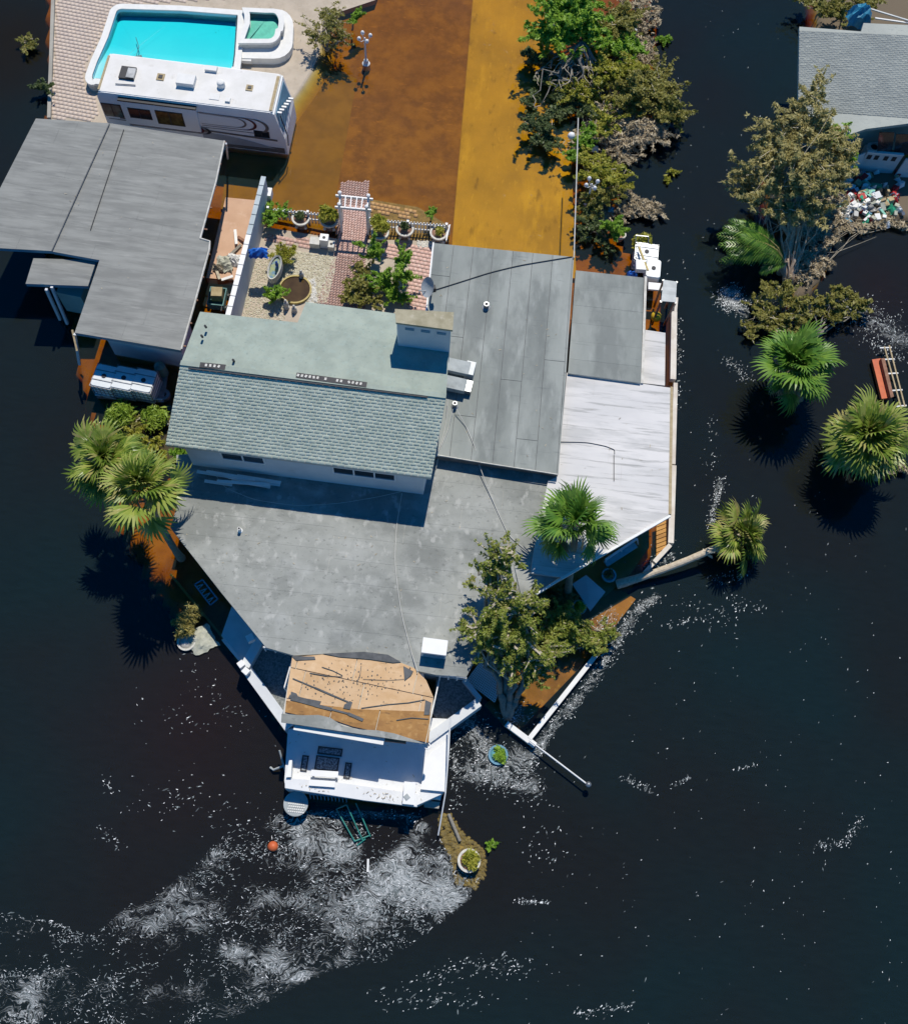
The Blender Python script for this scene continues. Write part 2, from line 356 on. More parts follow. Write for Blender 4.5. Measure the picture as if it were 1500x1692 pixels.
def grid_ground():
    x0, x1, y0, y1, st = -34, 34, -10, 66, .4
    xs = np.arange(x0, x1+st, st); ys = np.arange(y0, y1+st, st); X, Y = np.meshgrid(xs, ys)
    def soft(poly, it=2):
        m_ = inside(X, Y, poly).astype(float)
        for _ in range(it):
            m_ = (m_+np.roll(m_, 1, 0)+np.roll(m_, -1, 0)+np.roll(m_, 1, 1)+np.roll(m_, -1, 1))/5
        return m_
    Z = np.full(X.shape, -6.4)
    a = soft(redsh, 14); Z = Z*(1-a)-4.6*a
    a = soft(shelf, 1); Z = Z*(1-a)+SH*a
    a = soft(isle, 1); Z = Z*(1-a)+.12*a
    a = soft(shoal, 1); Z = Z*(1-a)-.06*a
    for i in range(X.shape[0]):
        for j in range(X.shape[1]):
            Z[i, j] += .06*noise.noise(Vector((X[i, j]*.6, Y[i, j]*.6, 0)))+.03*noise.noise(Vector((X[i, j]*2, Y[i, j]*2, 5)))
    # keep the shelf below the slabs that lie on it
    V = np.stack([X, Y, Z], -1).reshape(-1, 3); nx = len(xs); ny = len(ys)
    I = (np.arange(ny-1)[:, None]*nx+np.arange(nx-1)[None]).reshape(-1)
    F = np.stack([I, I+1, I+1+nx, I+nx], 1)
    n0 = len(V); far = [(-300, -300, -6.4), (300, -300, -6.4), (300, 360, -6.4), (-300, 360, -6.4)]
    V = np.vstack([V, far]); c = [0, nx-1, nx*ny-1, nx*(ny-1)]
    F = np.vstack([F, [[n0, n0+1, c[1], c[0]], [n0+1, n0+2, c[2], c[1]], [n0+2, n0+3, c[3], c[2]], [n0+3, n0, c[0], c[3]]]])
    return npmesh('ground', V, F, 'bed')
mat('bed', (.46, .36, .2), (.28, .2, .11), .7, .95, .1, bump=.4, layers=[((.36, .28, .18), 2.2, (1, 1, 1), .55, .75, .5), ((.07, .05, .03), 5, (1, 1, 1), .6, .72, .6)])
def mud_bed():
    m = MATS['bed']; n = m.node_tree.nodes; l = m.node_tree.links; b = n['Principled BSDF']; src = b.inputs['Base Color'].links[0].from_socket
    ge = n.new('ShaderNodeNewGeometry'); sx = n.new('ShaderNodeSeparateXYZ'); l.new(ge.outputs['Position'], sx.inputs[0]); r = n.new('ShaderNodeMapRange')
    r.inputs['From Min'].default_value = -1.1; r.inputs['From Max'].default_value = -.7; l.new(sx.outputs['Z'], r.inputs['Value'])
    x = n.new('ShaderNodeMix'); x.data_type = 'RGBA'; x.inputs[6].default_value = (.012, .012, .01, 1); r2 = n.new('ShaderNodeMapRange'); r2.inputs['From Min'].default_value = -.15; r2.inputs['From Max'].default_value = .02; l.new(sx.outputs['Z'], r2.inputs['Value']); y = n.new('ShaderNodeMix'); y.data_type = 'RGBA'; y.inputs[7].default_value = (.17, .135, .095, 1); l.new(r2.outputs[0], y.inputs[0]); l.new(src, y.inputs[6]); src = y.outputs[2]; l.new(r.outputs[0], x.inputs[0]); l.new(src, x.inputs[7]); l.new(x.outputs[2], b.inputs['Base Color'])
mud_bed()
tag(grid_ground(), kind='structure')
mat('street_mat', (.40, .31, .19), (.24, .175, .11), 1.3, .9, .1, bump=.2, layers=[((.5, .38, .2), 3, (.6, 1.6, 1), .60, .72, .8), ((.24, .17, .1), .35, (1, 1, 1), .45, .65, .5)])
mat('lawn_mat', (.36, .31, .13), (.27, .23, .1), 1, .9, .1, bump=.2, layers=[((.34, .3, .14), 6, (1, 1, 1), .58, .7, .5)])
mat('drive_mat', (.62, .53, .38), (.46, .39, .27), .35, .9, .1, bump=.1, layers=[((.78, .70, .5), .8, (1.5, .5, 1), .5, .72, .7), ((.2, .16, .11), 1.6, (1.4, .6, 1), .57, .75, .6), ((.8, .74, .5), 3, (2, .5, 1), .60, .70, .5)])
mat('drive_top', (.42, .22, .14), (.2, .11, .07), .5, .9, .1, layers=[((.55, .42, .28), 2, (1, 1, 1), .55, .7, .5)])
st = MB().prism(PP([(505, -40), (792, -40), (749, 372), (748, 405), (555, 390), (550, 320), (560, 120)], -.40), .3).build('street', 'street_mat'); tag(st, kind='structure')
dr = MB().prism(PP([(784.5, -40), (905, -40), (940, 180), (952, 460), (744, 440), (749, 372)], -.30), .3).build('driveway', 'drive_mat'); tag(dr, kind='structure')
tag(MB().prism(PP([(380, 240), (480, 160), (540, 110), (590, 130), (556, 320), (553, 385), (365, 345)], -.375), .2).build('lawn', 'lawn_mat'), kind='structure')
# water: one closed body, clear surface, tannin brown inside
def water():
    m = bpy.data.materials.new('water'); m.use_nodes = True; MATS['water'] = m
    n = m.node_tree.nodes; l = m.node_tree.links; n.remove(n['Principled BSDF']); out = n['Material Output']
    tc = n.new('ShaderNodeTexCoord')
    def nz(s, st, d, off=0):
        mp = n.new('ShaderNodeMapping'); mp.inputs['Scale'].default_value = st; mp.inputs['Rotation'].default_value = (0, 0, .4+off)
        l.new(tc.outputs['Object'], mp.inputs[0]); t = n.new('ShaderNodeTexNoise'); t.inputs['Scale'].default_value = s; t.inputs['Detail'].default_value = d
        l.new(mp.outputs[0], t.inputs[0]); return t.outputs[0]
    ad = n.new('ShaderNodeMath'); ad.operation = 'ADD'; l.new(nz(.9, (1, 1, 1), 3), ad.inputs[0])
    m2 = n.new('ShaderNodeMath'); m2.operation = 'MULTIPLY'; m2.inputs[1].default_value = .35; l.new(nz(5, (1, 2, 1), 3, 1), m2.inputs[0]); l.new(m2.outputs[0], ad.inputs[1])
    bp = n.new('ShaderNodeBump'); bp.inputs['Strength'].default_value = .12; bp.inputs['Distance'].default_value = .05; l.new(ad.outputs[0], bp.inputs['Height'])
    g = n.new('ShaderNodeBsdfGlossy'); g.inputs['Roughness'].default_value = .03; l.new(bp.outputs[0], g.inputs['Normal'])
    t = n.new('ShaderNodeBsdfTransparent'); fr = n.new('ShaderNodeFresnel'); fr.inputs['IOR'].default_value = 1.34; l.new(bp.outputs[0], fr.inputs['Normal'])
    mx = n.new('ShaderNodeMixShader'); l.new(fr.outputs[0], mx.inputs[0]); l.new(t.outputs[0], mx.inputs[1]); l.new(g.outputs[0], mx.inputs[2]); df = n.new('ShaderNodeBsdfDiffuse'); 
    vn = n.new('ShaderNodeTexNoise'); vn.inputs['Scale'].default_value = .07; vn.inputs['Detail'].default_value = 3; l.new(tc.outputs['Object'], vn.inputs[0])
    vr = n.new('ShaderNodeValToRGB'); vr.color_ramp.elements[0].position = .38; vr.color_ramp.elements[0].color = (.18, .22, .22, 1); vr.color_ramp.elements[1].position = .6; vr.color_ramp.elements[1].color = (.13, .28, .31, 1)
    l.new(vn.outputs[0], vr.inputs[0]); cur = vr.outputs[0]
    for (u_, v_, rr_, cc_) in ((330, 1190, 8.5, (.30, .19, .18, 1)), (20, 60, 7, (.22, .17, .08, 1)), (1450, 470, 6, (.27, .20, .19, 1)), (600, 1380, 9, (.21, .19, .17, 1))):   # silt plumes
        sb = n.new('ShaderNodeVectorMath'); sb.operation = 'DISTANCE'; sb.inputs[1].default_value = tuple(P(u_, v_)); l.new(tc.outputs['Object'], sb.inputs[0])
        q1 = n.new('ShaderNodeMath'); q1.operation = 'MULTIPLY_ADD'; q1.inputs[1].default_value = 7.0; l.new(vn.outputs[0], q1.inputs[0]); l.new(sb.outputs['Value'], q1.inputs[2])
        mr = n.new('ShaderNodeMapRange'); mr.interpolation_type = 'SMOOTHSTEP'; mr.inputs['From Min'].default_value = rr_*1.5+2; mr.inputs['From Max'].default_value = 2.5; l.new(q1.outputs[0], mr.inputs['Value'])
        xx = n.new('ShaderNodeMix'); xx.data_type = 'RGBA'; xx.inputs[7].default_value = cc_; l.new(mr.outputs[0], xx.inputs[0]); l.new(cur, xx.inputs[6]); cur = xx.outputs[2]
    rp = n.new('ShaderNodeMix'); rp.data_type = 'RGBA'; rp.blend_type = 'MULTIPLY'; rp.inputs[0].default_value = 1; l.new(cur, rp.inputs[6])
    rr2 = n.new('ShaderNodeValToRGB'); rr2.color_ramp.elements[0].position = .3; rr2.color_ramp.elements[0].color = (.90, .90, .90, 1); rr2.color_ramp.elements[1].position = .7; rr2.color_ramp.elements[1].color = (1.06, 1.06, 1.06, 1); l.new(nz(2.2, (.6, 2.4, 1), 6, .5), rr2.inputs[0]); l.new(rr2.outputs[0], rp.inputs[7])  # light and dark of small ripples put into the diffuse colour
    l.new(rp.outputs[2], df.inputs[0]); m3 = n.new('ShaderNodeMixShader'); m3.inputs[0].default_value = .06
    l.new(mx.outputs[0], m3.inputs[1]); l.new(df.outputs[0], m3.inputs[2]); l.new(m3.outputs[0], out.inputs['Surface'])
    va = n.new('ShaderNodeVolumeAbsorption'); va.inputs['Color'].default_value = (.945, .83, .06, 1); va.inputs['Density'].default_value = 6.5; l.new(va.outputs[0], out.inputs['Volume'])
    b = MB().prism([(-299, -299, 0), (299, -299, 0), (299, 359, 0), (-299, 359, 0)], 7.2)
    tag(b.build('water', 'water', org=Vector((0, 0, 0))), kind='structure')
water()

# ------------------------------------------------------------------ main house
def root_at(name, u, v, label, cat, group=None, z=0): return thing(name, P(u, v, z), label, cat, group)
house = root_at('main_house', 700, 850, 'large flooded white house with flat grey roofs, green-grey shingled upper floor and torn plywood roof', 'house')
def wall_under(pts_px, z, z0, m, inset=.35, name='wall', parent=house):
    q = offset(PP(pts_px, z), inset)
    return MB().prism(q, z-z0).build(name, m, parent)
def offset(pts, d):
    s_ = 1 if orient(pts) > 0 else -1; n = len(pts); out = []
    for i in range(n):
        a, b, e = pts[i-1], pts[i], pts[(i+1) % n]
        d1 = (b-a); d1.z = 0; d1.normalize(); d2 = (e-b); d2.z = 0; d2.normalize()
        n1 = Vector((-d1.y, d1.x, 0))*s_; n2 = Vector((-d2.y, d2.x, 0))*s_
        m_ = n1+n2; m_ = m_.normalized() if m_.length > 1e-3 else n1
        out.append(b+m_*min(d/max(.35, m_.dot(n1)), d*2.2))
    return out
def orient(pts): return sum(pts[i].x*pts[(i+1) % len(pts)].y-pts[(i+1) % len(pts)].x*pts[i].y for i in range(len(pts)))
def pin(p, pts): return bool(inside(np.array([p.x]), np.array([p.y]), pts)[0])
def roof(pts_px, z, thick, m, along, width, length, gap=.005, parent=house, walls=True, wm='white_wall', edge='gutter', name='roof', inset=.35, z0=-.6, cuts=None):
    pts = PP(pts_px, z)
    r = MB().prism(pts, thick).build(name, edge, parent)
    for cc in (cuts or [pts_px]):
        sheets(PP(cc, z), along, width, length, m, r, gap=gap)
    if walls: wall_under(pts_px, z-thick-.002, z0, wm, inset, parent=parent)
    return r
XA, YA = Vector((1, 0, 0)), Vector((0, 1, 0))
ZS, ZE, ZF, ZW = 3.0, 3.55, 3.3, 3.15
south = [(292, 752), (292, 840), (282, 872), (365, 978), (440, 1070), (485, 1083), (552, 1080), (720, 1115), (770, 1119), (788, 1085), (868, 992), (925, 953), (920, 790), (905, 745), (600, 730)]
roof(south, ZS, .22, 'roof_south', XA, 1.0, 9.0, cuts=[[(292, 752), (292, 840), (282, 872), (365, 978), (440, 1070), (485, 1083), (552, 1080), (552, 728)], [(552, 728), (552, 1080), (720, 1115), (770, 1119), (788, 1085), (868, 992), (925, 953), (920, 790), (905, 745)]])
east = [(717, 402), (948, 425), (935, 617), (922, 783), (700, 751), (703, 520)]
roof(east, ZE, .3, 'roof_east', YA, .93, 14, gap=.022, wm='gray_blue_wall', edge='membrane')
eastb = [(951, 447), (1063, 459), (1058, 633), (938, 617)]
roof(eastb, ZF, .22, 'roof_east', XA, .95, 9.0)
rb = MB().prism(PP([(1066, 545), (1099, 550), (1098, 637), (1061, 633)], 2.7), .15).build('roof', 'roof_white', house)
white = [(936, 616), (1107, 641), (1104, 851), (1020, 903), (926, 954), (877, 947), (880, 920), (905, 800), (921, 786)]
rw = MB().prism(PP(white, ZW+.02), .2).build('roof', 'gutter', house)
sheets(PP([(936, 616), (1107, 641), (1104, 851), (1020, 903), (926, 954), (877, 947), (921, 786)], ZW+.02), XA, 1.05, 9, 'roof_white', rw, gap=.004)
MB().prism(PP([(905, 795), (922, 786), (920, 900), (877, 948), (880, 920)], ZW+.03), .16).build('roof_patch', 'roof_white', rw)
wall_under([(930, 616), (1062, 636), (1058, 850), (960, 905), (905, 930)], ZW-.2, -.6, 'white_wall', .2)
MB().bar(P(926, 957, ZW+.02), P(1106, 853, ZW+.02), .10, .16).build('fascia', 'white_paint', rw)
MB().bar(P(868, 993, ZW-.05), P(926, 957, ZW-.05), .08, .14).build('fascia', 'white_paint', rw)
MB().bar(P(1109, 640, ZW), P(1106, 850, ZW), .12, .12).build('gutter', 'tan_board', rw)
MB().bar(P(1066, 458, ZF-.1), P(1060, 634, ZF-.1), .12, .14).build('gutter', 'gutter', house)
MB().bar(P(716, 402, ZE-.05), P(704, 518, ZE-.05), .07, .14).build('fascia', 'white_paint', house)
# darker tar lines, patches and pipes on the flat roofs
def vent_pipe(u, v, z, parent, r=.09, h=.3, m='steel'):
    p = P(u, v, z); MB().lathe(p, [(r*1.7, 0), (r*1.6, .02), (r, .04), (r, h), (r*.7, h)], 12).build('vent_pipe', m, parent)
    MB().lathe(p+Vector((0, 0, h-.02)), [(r*.7, 0), (r*.7, .025)], 10).build('pipe_opening', 'dark_trim', parent)
vent_pipe(803, 508, ZE+.01, house, .12, .3); vent_pipe(751, 672, ZE+.01, house, .1, .35); vent_pipe(397, 877, ZS+.01, house, .07, .3, 'white_paint')
def roof_line(pts, z, m, r=.014, name='roof_seam'):
    MB().tube([P(u, v, z+.03) for u, v in pts], r, 5).build(name, m, house)
roof_line([(722, 752), (800, 765), (870, 776), (921, 784)], ZE, 'gutter', .03)
# skylight curb on the south roof
def hollow_box(c, sx, sy, h, wt, rz, m, name, parent):
    b = MB(); cr, sr = math.cos(rz), math.sin(rz)
    for dx, dy, a, bb in ((0, sy/2-wt/2, sx, wt), (0, -sy/2+wt/2, sx, wt), (sx/2-wt/2, 0, wt, sy-2*wt-.004), (-sx/2+wt/2, 0, wt, sy-2*wt-.004)):
        b.box(Vector(c)+Vector((dx*cr-dy*sr, dx*sr+dy*cr, h/2)), (a, bb, h), rz)
    return b.build(name, m, parent)
vb = P(717, 1080, ZS)
MB().box(vb+Vector((0, .14, .34)), (1.0, .62, .68), -.02).build('roof_vent_box', 'white_clean', house)
MB().box(vb+Vector((0, -.185, .26)), (.86, .02, .44), -.02).build('vent_screen', 'lead_blue', house)
# duct boxes beside the upper floor
d0 = P(757, 618, ZE)
MB().box(d0+Vector((-.1, .1, .45)), (1.15, .62, .25), -.12).build('duct', 'duct', house)
MB().box(d0+Vector((.5, .1, .25)), (.4, .66, .5), -.12).build('duct_elbow', 'alu', house)
MB().box(d0+Vector((-.15, -.72, .35)), (1.1, .6, .3), -.12).build('duct', 'duct', house)
MB().box(d0+Vector((.5, -.72, .18)), (.32, .55, .36), -.12).build('duct_elbow', 'steel', house)
# upper floor
ZU = 5.2
eS0, eS1 = P(274, 735, ZU), P(712, 790, ZU)
depth = 4.0
ridgeW, ridgeE = P(299, 600, ZU+.95), P(737, 655, ZU+.95)
nW, nE = P(331, 515, ZU+.55), P(745, 572, ZU+.55)
n2a, n2b, n2c = P(492, 533, ZU+.62), P(506, 499, ZU+.35), P(748, 530, ZU+.35)
up_root = MB()
th = .16
rs = MB().prism([eS0, eS1, ridgeE, ridgeW], th).build('roof_slope', 'gutter', house)
rn = MB().prism([ridgeW+Vector((0, .0, 0)), ridgeE, P(741, 588, ZU+.8), n2c, n2b, n2a, nW], th).build('roof_slope', 'shingle_flat', house)
# shingle tabs, laid course by course
def shingles(a0, a1, b0, b1, rows, tabw, m, parent, lift=.02, name='shingle_tabs', skip=0):
    V, F = [], []
    for r in range(rows):
        t0, t1 = r/rows, (r+1.25)/rows
        t1 = min(t1, 1)
        s0, s1 = a0.lerp(b0, t0), a1.lerp(b1, t0); q0, q1 = a0.lerp(b0, t1), a1.lerp(b1, t1)
        L = (s1-s0).length; k = int(L/tabw); ph = (r % 2)*.5+R.uniform(-.1, .1)
        for i in range(-1, k+1):
            x0 = max(0, (i+ph+.04)/k); x1 = min(1, (i+1+ph-.04)/k)
            if x1-x0 < .2/k or (skip and R.random() < skip): continue
            up = Vector((0, 0, lift+R.random()*.012)); dn = Vector((0, 0, .006))
            dz = R.uniform(-.012, .012)
            n = len(V)
            A, B, C, D = s0.lerp(s1, x0), s0.lerp(s1, x1), q0.lerp(q1, x1), q0.lerp(q1, x0)
            off = (s0-q0).normalized()*dz
            V += [A+up+off, B+up+off, C+dn, D+dn, A+off-Vector((0, 0, .01)), B+off-Vector((0, 0, .01))]
            F += [(n, n+1, n+2, n+3), (n+4, n+5, n+1, n)]
    o = npmesh(name, [tuple(v) for v in V], F, m, parent, ORG[parent], tone=None); tag(o, kind='stuff'); return o
shingles(eS0, eS1, ridgeW, ridgeE, 25, .27, 'shingle', rs, lift=.028)
MB().bar(ridgeW+Vector((0, 0, .03)), ridgeE+Vector((0, 0, .03)), .22, .05).build('ridge_cap', 'shingle_flat', rs)
def on_ridge(u, v): return P(u, v, ZU+.95)
MB().bar(on_ridge(312, 609)+Vector((0, 0, .03)), on_ridge(706, 657)+Vector((0, 0, .03)), .05, .05).build('ridge_gap', 'dark_trim', rs)
for (a, b) in (((331, 604), (373, 608)), ((490, 621), (606, 637))):
    A, B = on_ridge(*a)+Vector((0, .0, .04)), on_ridge(*b)+Vector((0, .0, .04))
    v_ = MB().bar(A, B, .24, .06).build('ridge_vent', 'dark_trim', rs)
    g = MB(); k = int((B-A).length/.16)
    for i in range(k):
        if R.random() < .8: g.box(A.lerp(B, (i+.5)/k)+Vector((0, 0, .045)), (.09, .12, .02), R.uniform(-.5, .5))
    g.build('vent_debris', 'white_stone', v_)
for u, v in ((341, 541), (335, 557), (387, 597)): MB().tube([P(u, v, ZU+.9), P(u, v, ZU+.9)+Vector((0, -.05, .22))], .05, 8).build('vent_pipe', 'dark_trim', house)
MB().prism([ridgeW.lerp(ridgeE, .02)-Vector((0, .55, .45)), ridgeW.lerp(ridgeE, .98)-Vector((0, .6, .45)), P(733, 560, ZU+.3), P(520, 545, ZU+.3), P(345, 545, ZU+.4)], 1.9).build('upper_wall', 'white_wall', house)
ws = [P(303, 738, ZU-.15)+Vector((0, .06, 0)), P(700, 789, ZU-.15)+Vector((0, .06, 0)), P(727, 668, ZU-.15), P(315, 610, ZU-.15)]
MB().prism(ws, ZU-.15-ZS).build('upper_wall', 'white_wall', house)
# windows of the upper south wall
wn_n = (ws[1]-ws[0]).cross(Vector((0, 0, 1))).normalized()
if wn_n.y > 0: wn_n = -wn_n
def face_quad(px, p0, n, push, m, name, parent, th=.03):
    q = [PV(u, v, p0+n*push, n) for u, v in px]
    b = MB(); back = [x-n*th for x in q]; k = len(q)
    b.add(q+back, [tuple(range(k)), tuple(range(2*k-1, k-1, -1))]+[(i, i+k, (i+1) % k+k, (i+1) % k) for i in range(k)])
    o = b.build(name, m, parent); return o
def window_on(t0, t1, z0, z1, panes):
    a, b = ws[0].lerp(ws[1], t0)+wn_n*.03, ws[0].lerp(ws[1], t1)+wn_n*.03
    d = (b-a); f = MB()
    for z in (z0, z1): f.bar(Vector((a.x, a.y, z)), Vector((b.x, b.y, z)), .06, .07)
    for i in range(panes+1):
        p = a+d*(i/panes); f.bar(Vector((p.x, p.y, z0+.04)), Vector((p.x, p.y, z1-.04)), .06, .05)
    o = f.build('window_frame', 'white_clean', house)
    for i in range(panes):
        p, q = a+d*((i+.04)/panes)-wn_n*.005, a+d*((i+.96)/panes)-wn_n*.005
        MB().add([(p.x, p.y, z0), (q.x, q.y, z0), (q.x, q.y, z1), (p.x, p.y, z1)], [(0, 1, 2, 3)]).build('pane', 'glass_dark', o)
window_on(.15, .33, ZU-.95, ZU-.3, 2); window_on(.62, .88, ZU-.95, ZU-.3, 3)
# boards peeled off the wall foot
for i in range(9):
    a = ws[0].lerp(ws[1], R.uniform(0, .3)); a = Vector((a.x, a.y-.25-R.random()*.5, ZS+.06+.03*i))
    MB().bar(a, a+Vector((R.uniform(1, 2.6), R.uniform(-.25, .15), 0)), .14, .03).build('fallen_board', 'white_paint', house)
# chimney with beige top
ct = [P(655, 514, ZU+2.5), P(747, 519, ZU+2.5), P(745, 547, ZU+2.5), P(657, 535, ZU+2.5)]
chim = MB().prism([p for p in ct], 2.6).build('chimney', 'white_wall', house)
MB().prism([p+Vector((0, 0, .12)) for p in [ct[0].lerp(ct[2], -.03), ct[1].lerp(ct[3], -.03), ct[2].lerp(ct[0], -.03), ct[3].lerp(ct[1], -.03)]], .12).build('chimney_cap', 'beige_stucco', chim)
for k in range(3):
    a = ct[3].lerp(ct[2], .14+.3*k)+Vector((.0, -.01, -.28)); b = ct[3].lerp(ct[2], .31+.3*k)+Vector((.0, -.01, -.28))
    MB().bar(a, b, .03, .16).build('flue_slot', 'lead_blue', chim)

# ------------------------------------------------------------------ south pavilion: torn roof, terraces, sun deck
ZP = 3.02
deckz = .95
pl = [(483, 1086), (552, 1080), (640, 1086), (684, 1104), (704, 1124), (716, 1152), (708, 1229), (588, 1212), (466, 1192)]
proof = MB().prism(PP(pl, ZP+.02), .24).build('pavilion_roof', 'gutter', house)
top_ply = PP([(483, 1086), (552, 1080), (640, 1086), (684, 1104), (704, 1124), (716, 1152), (711, 1176), (590, 1172), (473, 1158)], ZP+.06)
low_ply = PP([(473, 1158), (590, 1172), (711, 1176), (708, 1228), (660, 1219), (590, 1203), (540, 1186), (471, 1180)], ZP+.06)
k1 = sheets(top_ply, XA+Vector((0, -.1, 0)), 1.22, 2.44, 'plywood', proof, name='plywood_sheet', thick=.02, gap=.03, jitter=.05)
k2 = sheets(low_ply, XA+Vector((0, -.1, 0)), 1.22, 2.0, 'plywood_wet', proof, name='plywood_sheet', thick=.025, gap=.03, jitter=.1)
def rag(pts, z, m, name, parent, wob=.05):
    q = [P(u+R.uniform(-1.5, 1.5), v+R.uniform(-1.5, 1.5), z) for u, v in pts]
    return MB().prism(q, .03).build(name, m, parent)
rag([(467, 1180), (500, 1181), (527, 1180), (545, 1187), (565, 1199), (590, 1204), (625, 1208), (650, 1212), (690, 1224), (700, 1228), (588, 1212), (466, 1193)], ZP+.10, 'roof_south', 'torn_membrane', proof)
rag([(534, 1080), (600, 1078), (640, 1083), (662, 1093), (650, 1095), (610, 1089), (560, 1086)], ZP+.13, 'membrane', 'torn_membrane', proof)
rag([(668, 1101), (683, 1110), (680, 1117), (668, 1124)], ZP+.13, 'membrane', 'torn_membrane', proof)
rag([(483, 1085), (520, 1085), (520, 1090), (490, 1090)], ZP+.12, 'membrane', 'torn_membrane', proof)
def strip(pts, wd, z, m='membrane', name='tar_strip'):
    for a, b in zip(pts[:-1], pts[1:]): MB().bar(P(*a, z), P(*b, z), wd*R.uniform(.3, .75), .015).build(name, m, proof)
strip([(484, 1121), (520, 1136), (550, 1149), (576, 1160)], .12, ZP+.115)
strip([(478, 1150), (495, 1158), (520, 1165), (548, 1172), (575, 1179), (600, 1190)], .2, ZP+.115)
strip([(597, 1170), (640, 1164), (675, 1161), (702, 1156)], .05, ZP+.115); strip([(512, 1112), (540, 1117), (566, 1118)], .05, ZP+.115)
strip([(597, 1100), (595, 1115), (590, 1128)], .06, ZP+.115); strip([(600, 1122), (640, 1124), (668, 1122)], .03, ZP+.115)
strip([(655, 1190), (680, 1186), (708, 1188)], .07, ZP+.12); strip([(532, 1102), (550, 1108), (566, 1116)], .04, ZP+.115)
rag([(482, 1143), (490, 1146), (494, 1152), (505, 1152), (530, 1160), (526, 1166), (500, 1163), (480, 1157)], ZP+.12, 'membrane', 'torn_membrane', proof)
rag([(570, 1164), (580, 1157), (582, 1160), (577, 1172), (568, 1171)], ZP+.125, 'membrane', 'torn_membrane', proof)
rag([(704, 1158), (712, 1160), (710, 1182), (700, 1180)], ZP+.125, 'membrane', 'torn_membrane', proof)
sp = MB()
for _ in range(150):
    u, v = R.gauss(585, 55), R.gauss(1130, 24)
    if 490 < u < 700 and 1092 < v < 1165: sp.box(P(u, v, ZP+.11), (R.uniform(.015, .055), R.uniform(.015, .045), .012), R.random()*3)
tag(sp.build('tar_flecks', 'membrane', proof), kind='stuff')
# pavilion walls and eave board
MB().prism(PP([(500, 1086), (700, 1112), (704, 1200), (480, 1176)], ZP-.25), ZP-.25-deckz+.1).build('pavilion_wall', 'white_wall', house)
MB().bar(P(486, 1202, ZP-.15), P(634, 1227, ZP-.15), .2, .14).build('eave_board', 'white_paint', house)
MB().bar(P(636, 1222, ZP-.2), P(671, 1226, ZP-.2), .14, .2).build('eave_opening', 'rust', house)
MB().lathe(P(706, 1233, ZP-.3), [(.13, 0), (.13, .1), (.09, .1), (.09, .02)], 14).build('post_ring', 'white_clean', house)
# sun deck
dk = [(476, 1205), (600, 1180), (742, 1188), (738, 1300), (730, 1312), (690, 1330), (472, 1304), (470, 1290)]
MB().prism(PP(dk, deckz), deckz+.45).build('sun_deck', 'deck_white', house)
par = PP([(471, 1285), (560, 1293), (690, 1312), (689, 1333), (600, 1322), (471, 1302)], deckz+.35)
MB().prism(par, .33).build('parapet', 'deck_white', house)
MB().prism(PP([(478, 1256), (483, 1256), (481, 1284), (473, 1284)], deckz+.5), .48).build('parapet', 'white_clean', house)
MB().prism(PP([(668, 1291), (687, 1293), (684, 1330), (665, 1328)], deckz+.75), .73).build('parapet_pier', 'white_clean', house)
hz = P(672, 1317, deckz+.76); MB().box(hz, (.2, .2, .03), .8).build('hatch', 'duct', house)
stairs = MB().prism(PP([(703, 1254), (712, 1243), (737, 1225), (735, 1308), (695, 1304)], deckz+.16), .5).build('stair_landing', 'white_clean', house)
MB().prism(PP([(699, 1310), (729, 1312), (728, 1321), (697, 1318)], .62), .6).build('stair_step', 'white_clean', house)
MB().prism(PP([(700, 1323), (727, 1325), (725, 1336), (701, 1333)], .3), .5).build('stair_step', 'concrete', house)
# tall white diagonal walls of the terraces
def wallseg(a, b, wd, z, h, m='white_wall', name='parapet', parent=house):
    return MB().bar(P(*a, z-h/2), P(*b, z-h/2), wd, h).build(name, m, parent)
gz = .75
MB().prism(PP([(412, 1066), (440, 1070), (487, 1086), (487, 1170), (470, 1200), (408, 1112), (412, 1090)], gz), gz+.4).build('gravel_terrace', 'gravel_dark', house)
MB().prism(PP([(722, 1112), (765, 1122), (788, 1160), (735, 1200), (715, 1180)], gz), gz+.4).build('gravel_terrace', 'gravel_dark', house)
wallseg((402, 1098), (480, 1205), .42, gz+.3, .9); wallseg((790, 1163), (706, 1224), .38, gz+.35, .9)
wallseg((766, 1126), (792, 1158), .2, gz+.3, .9)
wallseg((436, 1055), (408, 1105), .4, gz+.5, 1.1)
MB().prism(PP([(383, 1002), (436, 1052), (407, 1098), (366, 1050)], gz+.1), gz+.5).build('side_terrace', 'gray_blue_wall', house)
wallseg((372, 1058), (415, 1110), .22, .35, .7); wallseg((283, 950), (372, 1058), .10, -.12, .3, 'concrete')
for a, b in (((396, 1094), (402, 1102)), ((403, 1106), (411, 1113))): MB().bar(P(*a, gz+.45), P(*b, gz+.45), .26, .25).build('white_block', 'white_clean', house)
MB().box(P(414, 1055, 2.0), (.3, .3, .3), .6).build('floodlight', 'white_clean', house)
# terrace rails
def rail(a, b, z, n, parent=house):
    r = MB(); A, B = P(*a, z), P(*b, z); r.bar(A, B, .05, .05); A2, B2 = A-Vector((0, 0, .35)), B-Vector((0, 0, .35)); r.bar(A2, B2, .04, .04)
    for i in range(n+1): p = A.lerp(B, i/n); r.bar(p-Vector((0, 0, .7)), p, .05, .05)
    return r.build('handrail', 'white_paint', parent)
rail((436, 1069), (486, 1077), 2.95, 3); rail((486, 1079), (470, 1136), 2.4, 6); rail((727, 1115), (770, 1120), 2.95, 3); rail((727, 1117), (712, 1185), 2.4, 6)
# porch under the white roof corner
MB().prism(PP([(905, 972), (1000, 905), (1072, 862), (1072, 905), (1040, 950), (1000, 985), (965, 1000)], -.12), .5).build('porch_floor', 'concrete', house)

